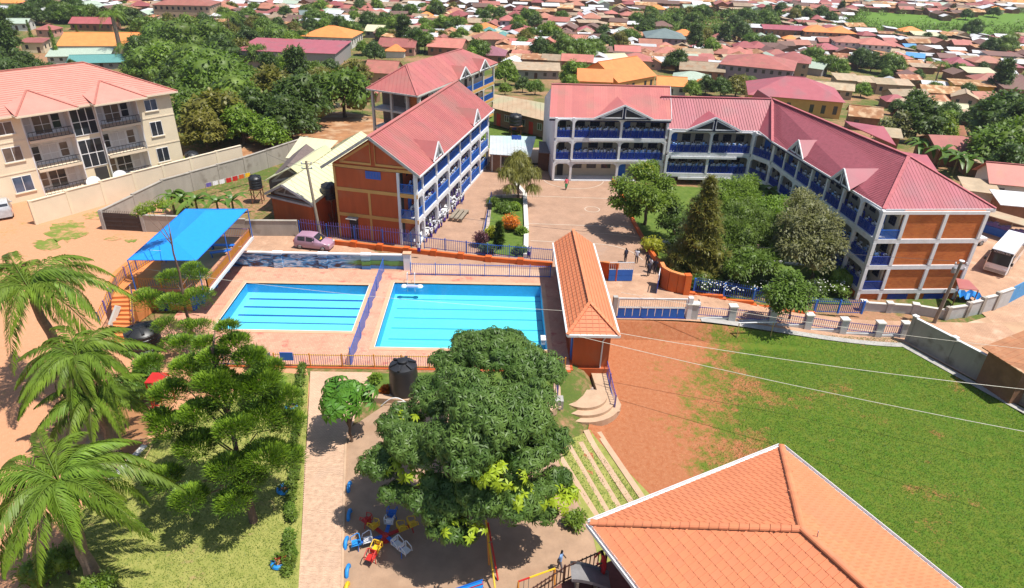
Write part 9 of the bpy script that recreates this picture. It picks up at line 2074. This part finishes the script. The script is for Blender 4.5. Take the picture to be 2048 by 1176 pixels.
# loudspeaker, timber benches, painted rail in the yard
g = G(979, 440); t = thing('loudspeaker', 'black loudspeaker on a tripod stand in the school yard', 'loudspeaker', g); mb = MB(); mb.bb(-.25, -.2, 1.35, .25, .2, 2.1); part('cabinet', mb, M_['black'], t); mb = MB(); mb.tube([(0, 0, .3), (0, 0, 1.35)], .03, 6); part('pole', mb, M_['steel'], t)
for a in (0, 2.1, 4.2): mb = MB(); mb.tube([(0, 0, .6), (.45 * math.cos(a), .45 * math.sin(a), 0)], .02, 5); part('leg', mb, M_['steel'], t)
p0 = G(908, 440)
for k, lb in enumerate(('timber bench of three in the yard, closest to the crowd', 'middle timber bench of three in the yard', 'timber bench of three in the yard, farthest from the crowd')):
 o = bench(p0.x + k * .55, p0.y + .9 - k * .15, 0.03, 3.0, math.atan2(.971, .239), lb, 'wood'); o['group'] = 'timber benches in the yard'
fence('yard_rail', [(-1.7, 64.5), (-1.25, 72.5), (-.9, 79.0)], .95, 'blue and white painted rail along the yard side of the planter', cat='railing', barm='blue', railm='blue', bar2='purple', sp=.3, bw=.05, post_every=3)
# washing lines
WCOL = ('red', 'yellowp', 'white', 'red', 'blue', 'white', 'orange', 'purple')
CN = dict(red='red', yellowp='yellow', white='white', blue='blue', orange='orange', purple='violet')
def washing(P, Q, zt, n, where, h=1.1):
 t = thing('washing_line', 'washing line ' + where, 'washing line', P)
 for e in (P, Q): mb = MB(); mb.tube([e, e + Vector((0, 0, zt))], .03, 5); part('post', mb, M_['wood'], t, True)
 mb = MB(); mb.tube([P + Vector((0, 0, zt)), Q + Vector((0, 0, zt))], .008, 4); part('cord', mb, M_['white'], t, True)
 for k in range(n):
  a, b = P.lerp(Q, (k + .12) / n), P.lerp(Q, (k + .88) / n); c = WCOL[(k * 3 + n) % 8]; hh = h * rnd.uniform(.7, 1.0); mb = MB(); V = []
  for i in range(5):
   x = a.lerp(b, i / 4); w_ = .05 * math.sin(i * 2.1)
   for j in range(3): V.append(x + Vector((0, w_ * j * .5 - .02 * j, zt + .01 - hh * j / 2)))
  mb.add(V, [(i * 3 + j, i * 3 + 3 + j, i * 3 + 4 + j, i * 3 + 1 + j) for i in range(4) for j in range(2)]); single('hanging_cloth', mb, M_[c], '%s cloth hung out %s, %s along the line' % (CN[c], where, BN[min(7, k)]), 'laundry', 'laundry hung out ' + where)
washing(G(1054, 258), G(1108, 262), 1.5, 6, 'beside the long dormitory', 1.3); washing(G(1040, 246), G(1098, 250), 1.5, 7, 'close to the black tanks', .9); washing(G(415, 392), G(505, 368), 1.6, 7, 'behind the boundary wall', .7); washing(G(672, 222), G(726, 232), 1.6, 5, 'under the shade tree', .8)
# satellite dishes, far-left car, small canopy and stall by the bus yard, rusty roof at the right edge
for px, py, lb in ((240, 350, 'white satellite dish by the apartment entrance'), (187, 362, 'white satellite dish by the lower left balcony')):
 p = at(px, py, 1.6); t = thing('satellite_dish', lb, 'satellite dish', (p.x, p.y, 0)); mb = MB(); mb.tube([(0, 0, 0), (0, 0, 1.3)], .04, 6); part('mast', mb, M_['steel'], t); mb = MB(); mb.lathe([(.05, 0), (.4, .06), (.75, .24), (.77, .25), (.4, .1)], (0, 0, 0), 20); o = part('dish', mb, M_['white'], t, smooth=True); o.location = (0, 0, 1.4); o.rotation_euler = (.7, 0, .4); mb = MB(); mb.tube([(0, .2, 1.5), (0, -.5, 1.9)], .02, 5); part('feed_arm', mb, M_['steel'], t)
g = G(8, 428); car('parked_car', 'silver van cut by the left edge below the apartment building', 'car', (g.x, g.y, .03), 2.2, 4.6, 1.8, sprof, mat('silver_paint', (.5, .52, .55), .3, coat=.5), .35, (.18, .8), ((.1, .3), (.33, .57)), (.57, .69), (.03, .085), zf=.3, hl=(.8,))
c_ = [at(x, y, .2) for x, y in ((1918, 577), (1957, 580), (1938, 560), (1912, 556))]; t = thing('lean_to_canopy', 'small pink sheet canopy on posts outside the brick end wall', 'canopy', (c_[0].x, c_[0].y, -2.4)); roofface(t, c_, M_['roof_red'], .06)
for p in c_[:2]: mb = MB(); mb.tube([(p.x, p.y, -2.4), (p.x, p.y, .16)], .05, 6); part('post', mb, M_['rust'], t, True)
mb = MB(); g = G(1930, 600); n = 8
for i in range(n):
 for j in range(4): mb.v.append((g.x - 1.1 + 2.2 * i / (n - 1), g.y - .6 + 1.4 * j / 3, g.z + .75 + .28 * math.sin(i * 1.9 + j) - .12 * abs(j - 1.5)))
mb.f = [(i * 4 + j, i * 4 + 4 + j, i * 4 + 5 + j, i * 4 + 1 + j) for i in range(n - 1) for j in range(3)]; mb.m = [0] * len(mb.f); single('tarpaulin', mb, MATS['sky_blue_tyre'], 'crumpled blue tarpaulin heaped under the pink canopy', 'tarpaulin')
t = thing('market_stall', 'long blue fronted stall with violet goods at the edge of the bus yard', 'stall', G(1962, 470)); fa, fb = G(1958, 462), G(2075, 498); fs = Face(fa, fb, (1, 1)); zs = fa.z; mb = MB(); fs.box(mb, 0, fs.L, 0, .8, zs, zs + 1.0); part('counter', mb, M_['blue'], t, True)
for k in range(14): mb = MB(); a = .2 + k * fs.L / 14; fs.box(mb, a, a + .5, .1, .6, zs + 1.004, zs + 1.3 + .15 * (k % 3)); part('goods', mb, M_['purple'], t, True)
mb = MB(); fs.box(mb, 0, fs.L, -1.0, 1.6, zs + 2.5, zs + 2.58); part('roof', mb, M_['roof_tan'], t, True)
for a in (.1, fs.L * .5, fs.L - .2): mb = MB(); fs.box(mb, a, a + .1, -.9, -.8, zs, zs + 2.5); part('post', mb, M_['wood'], t, True)
q = [at(x, y, 1.0) for x, y in ((1964, 694), (2100, 640), (2130, 740), (2050, 748))]; t = thing('shed', 'rust orange corrugated shed roof behind the concrete wall at the right edge', 'shed', (q[0].x, q[0].y, -2.4)); roofface(t, q, RC['rust'], .08, .5, None, ribs_down=q[0] - q[1]); qc = (q[0] + q[2]) / 2; mb = MB(); mb.prism([tuple(qc.to_2d().lerp(p.to_2d(), .8)) for p in q], -2.6, .85); part('wall', mb, WC['brown'], t, True)
p0_, p1_ = at(2020, 692, 1), at(2047, 645, 4.5); 
o = number_off([(x, x['label'], proj(x.location)[0]) for x in bpy.data.objects if not x.parent and x.get('label') and (x.get('group') or '').startswith(('hedge shrubs', 'banana', 'dark shrubs'))], 'row of %s')
number_off([(x, x['label'], proj(x.location)[1]) for x in bpy.data.objects if x.get('label', '').startswith('low yellow green hedge')], 'row of %s', ' from the pool')
# ================================================================ thin haze over the valley
hm = bpy.data.materials.new('valley_haze'); hm.use_nodes = True; N = hm.node_tree.nodes; L = hm.node_tree.links
for n in list(N):
 if n.type != 'OUTPUT_MATERIAL': N.remove(n)
pv = N.new('ShaderNodeVolumePrincipled'); pv.inputs['Color'].default_value = (0.80, 0.86, 0.95, 1); pv.inputs['Density'].default_value = HAZE; pv.inputs['Anisotropy'].default_value = 0.2
L.new(pv.outputs[0], N['Material Output'].inputs['Volume'])
mb = MB(); mb.bb(-1150, -100, -22, 1150, 950, 44); struct('haze', mb, hm, kind='stuff')
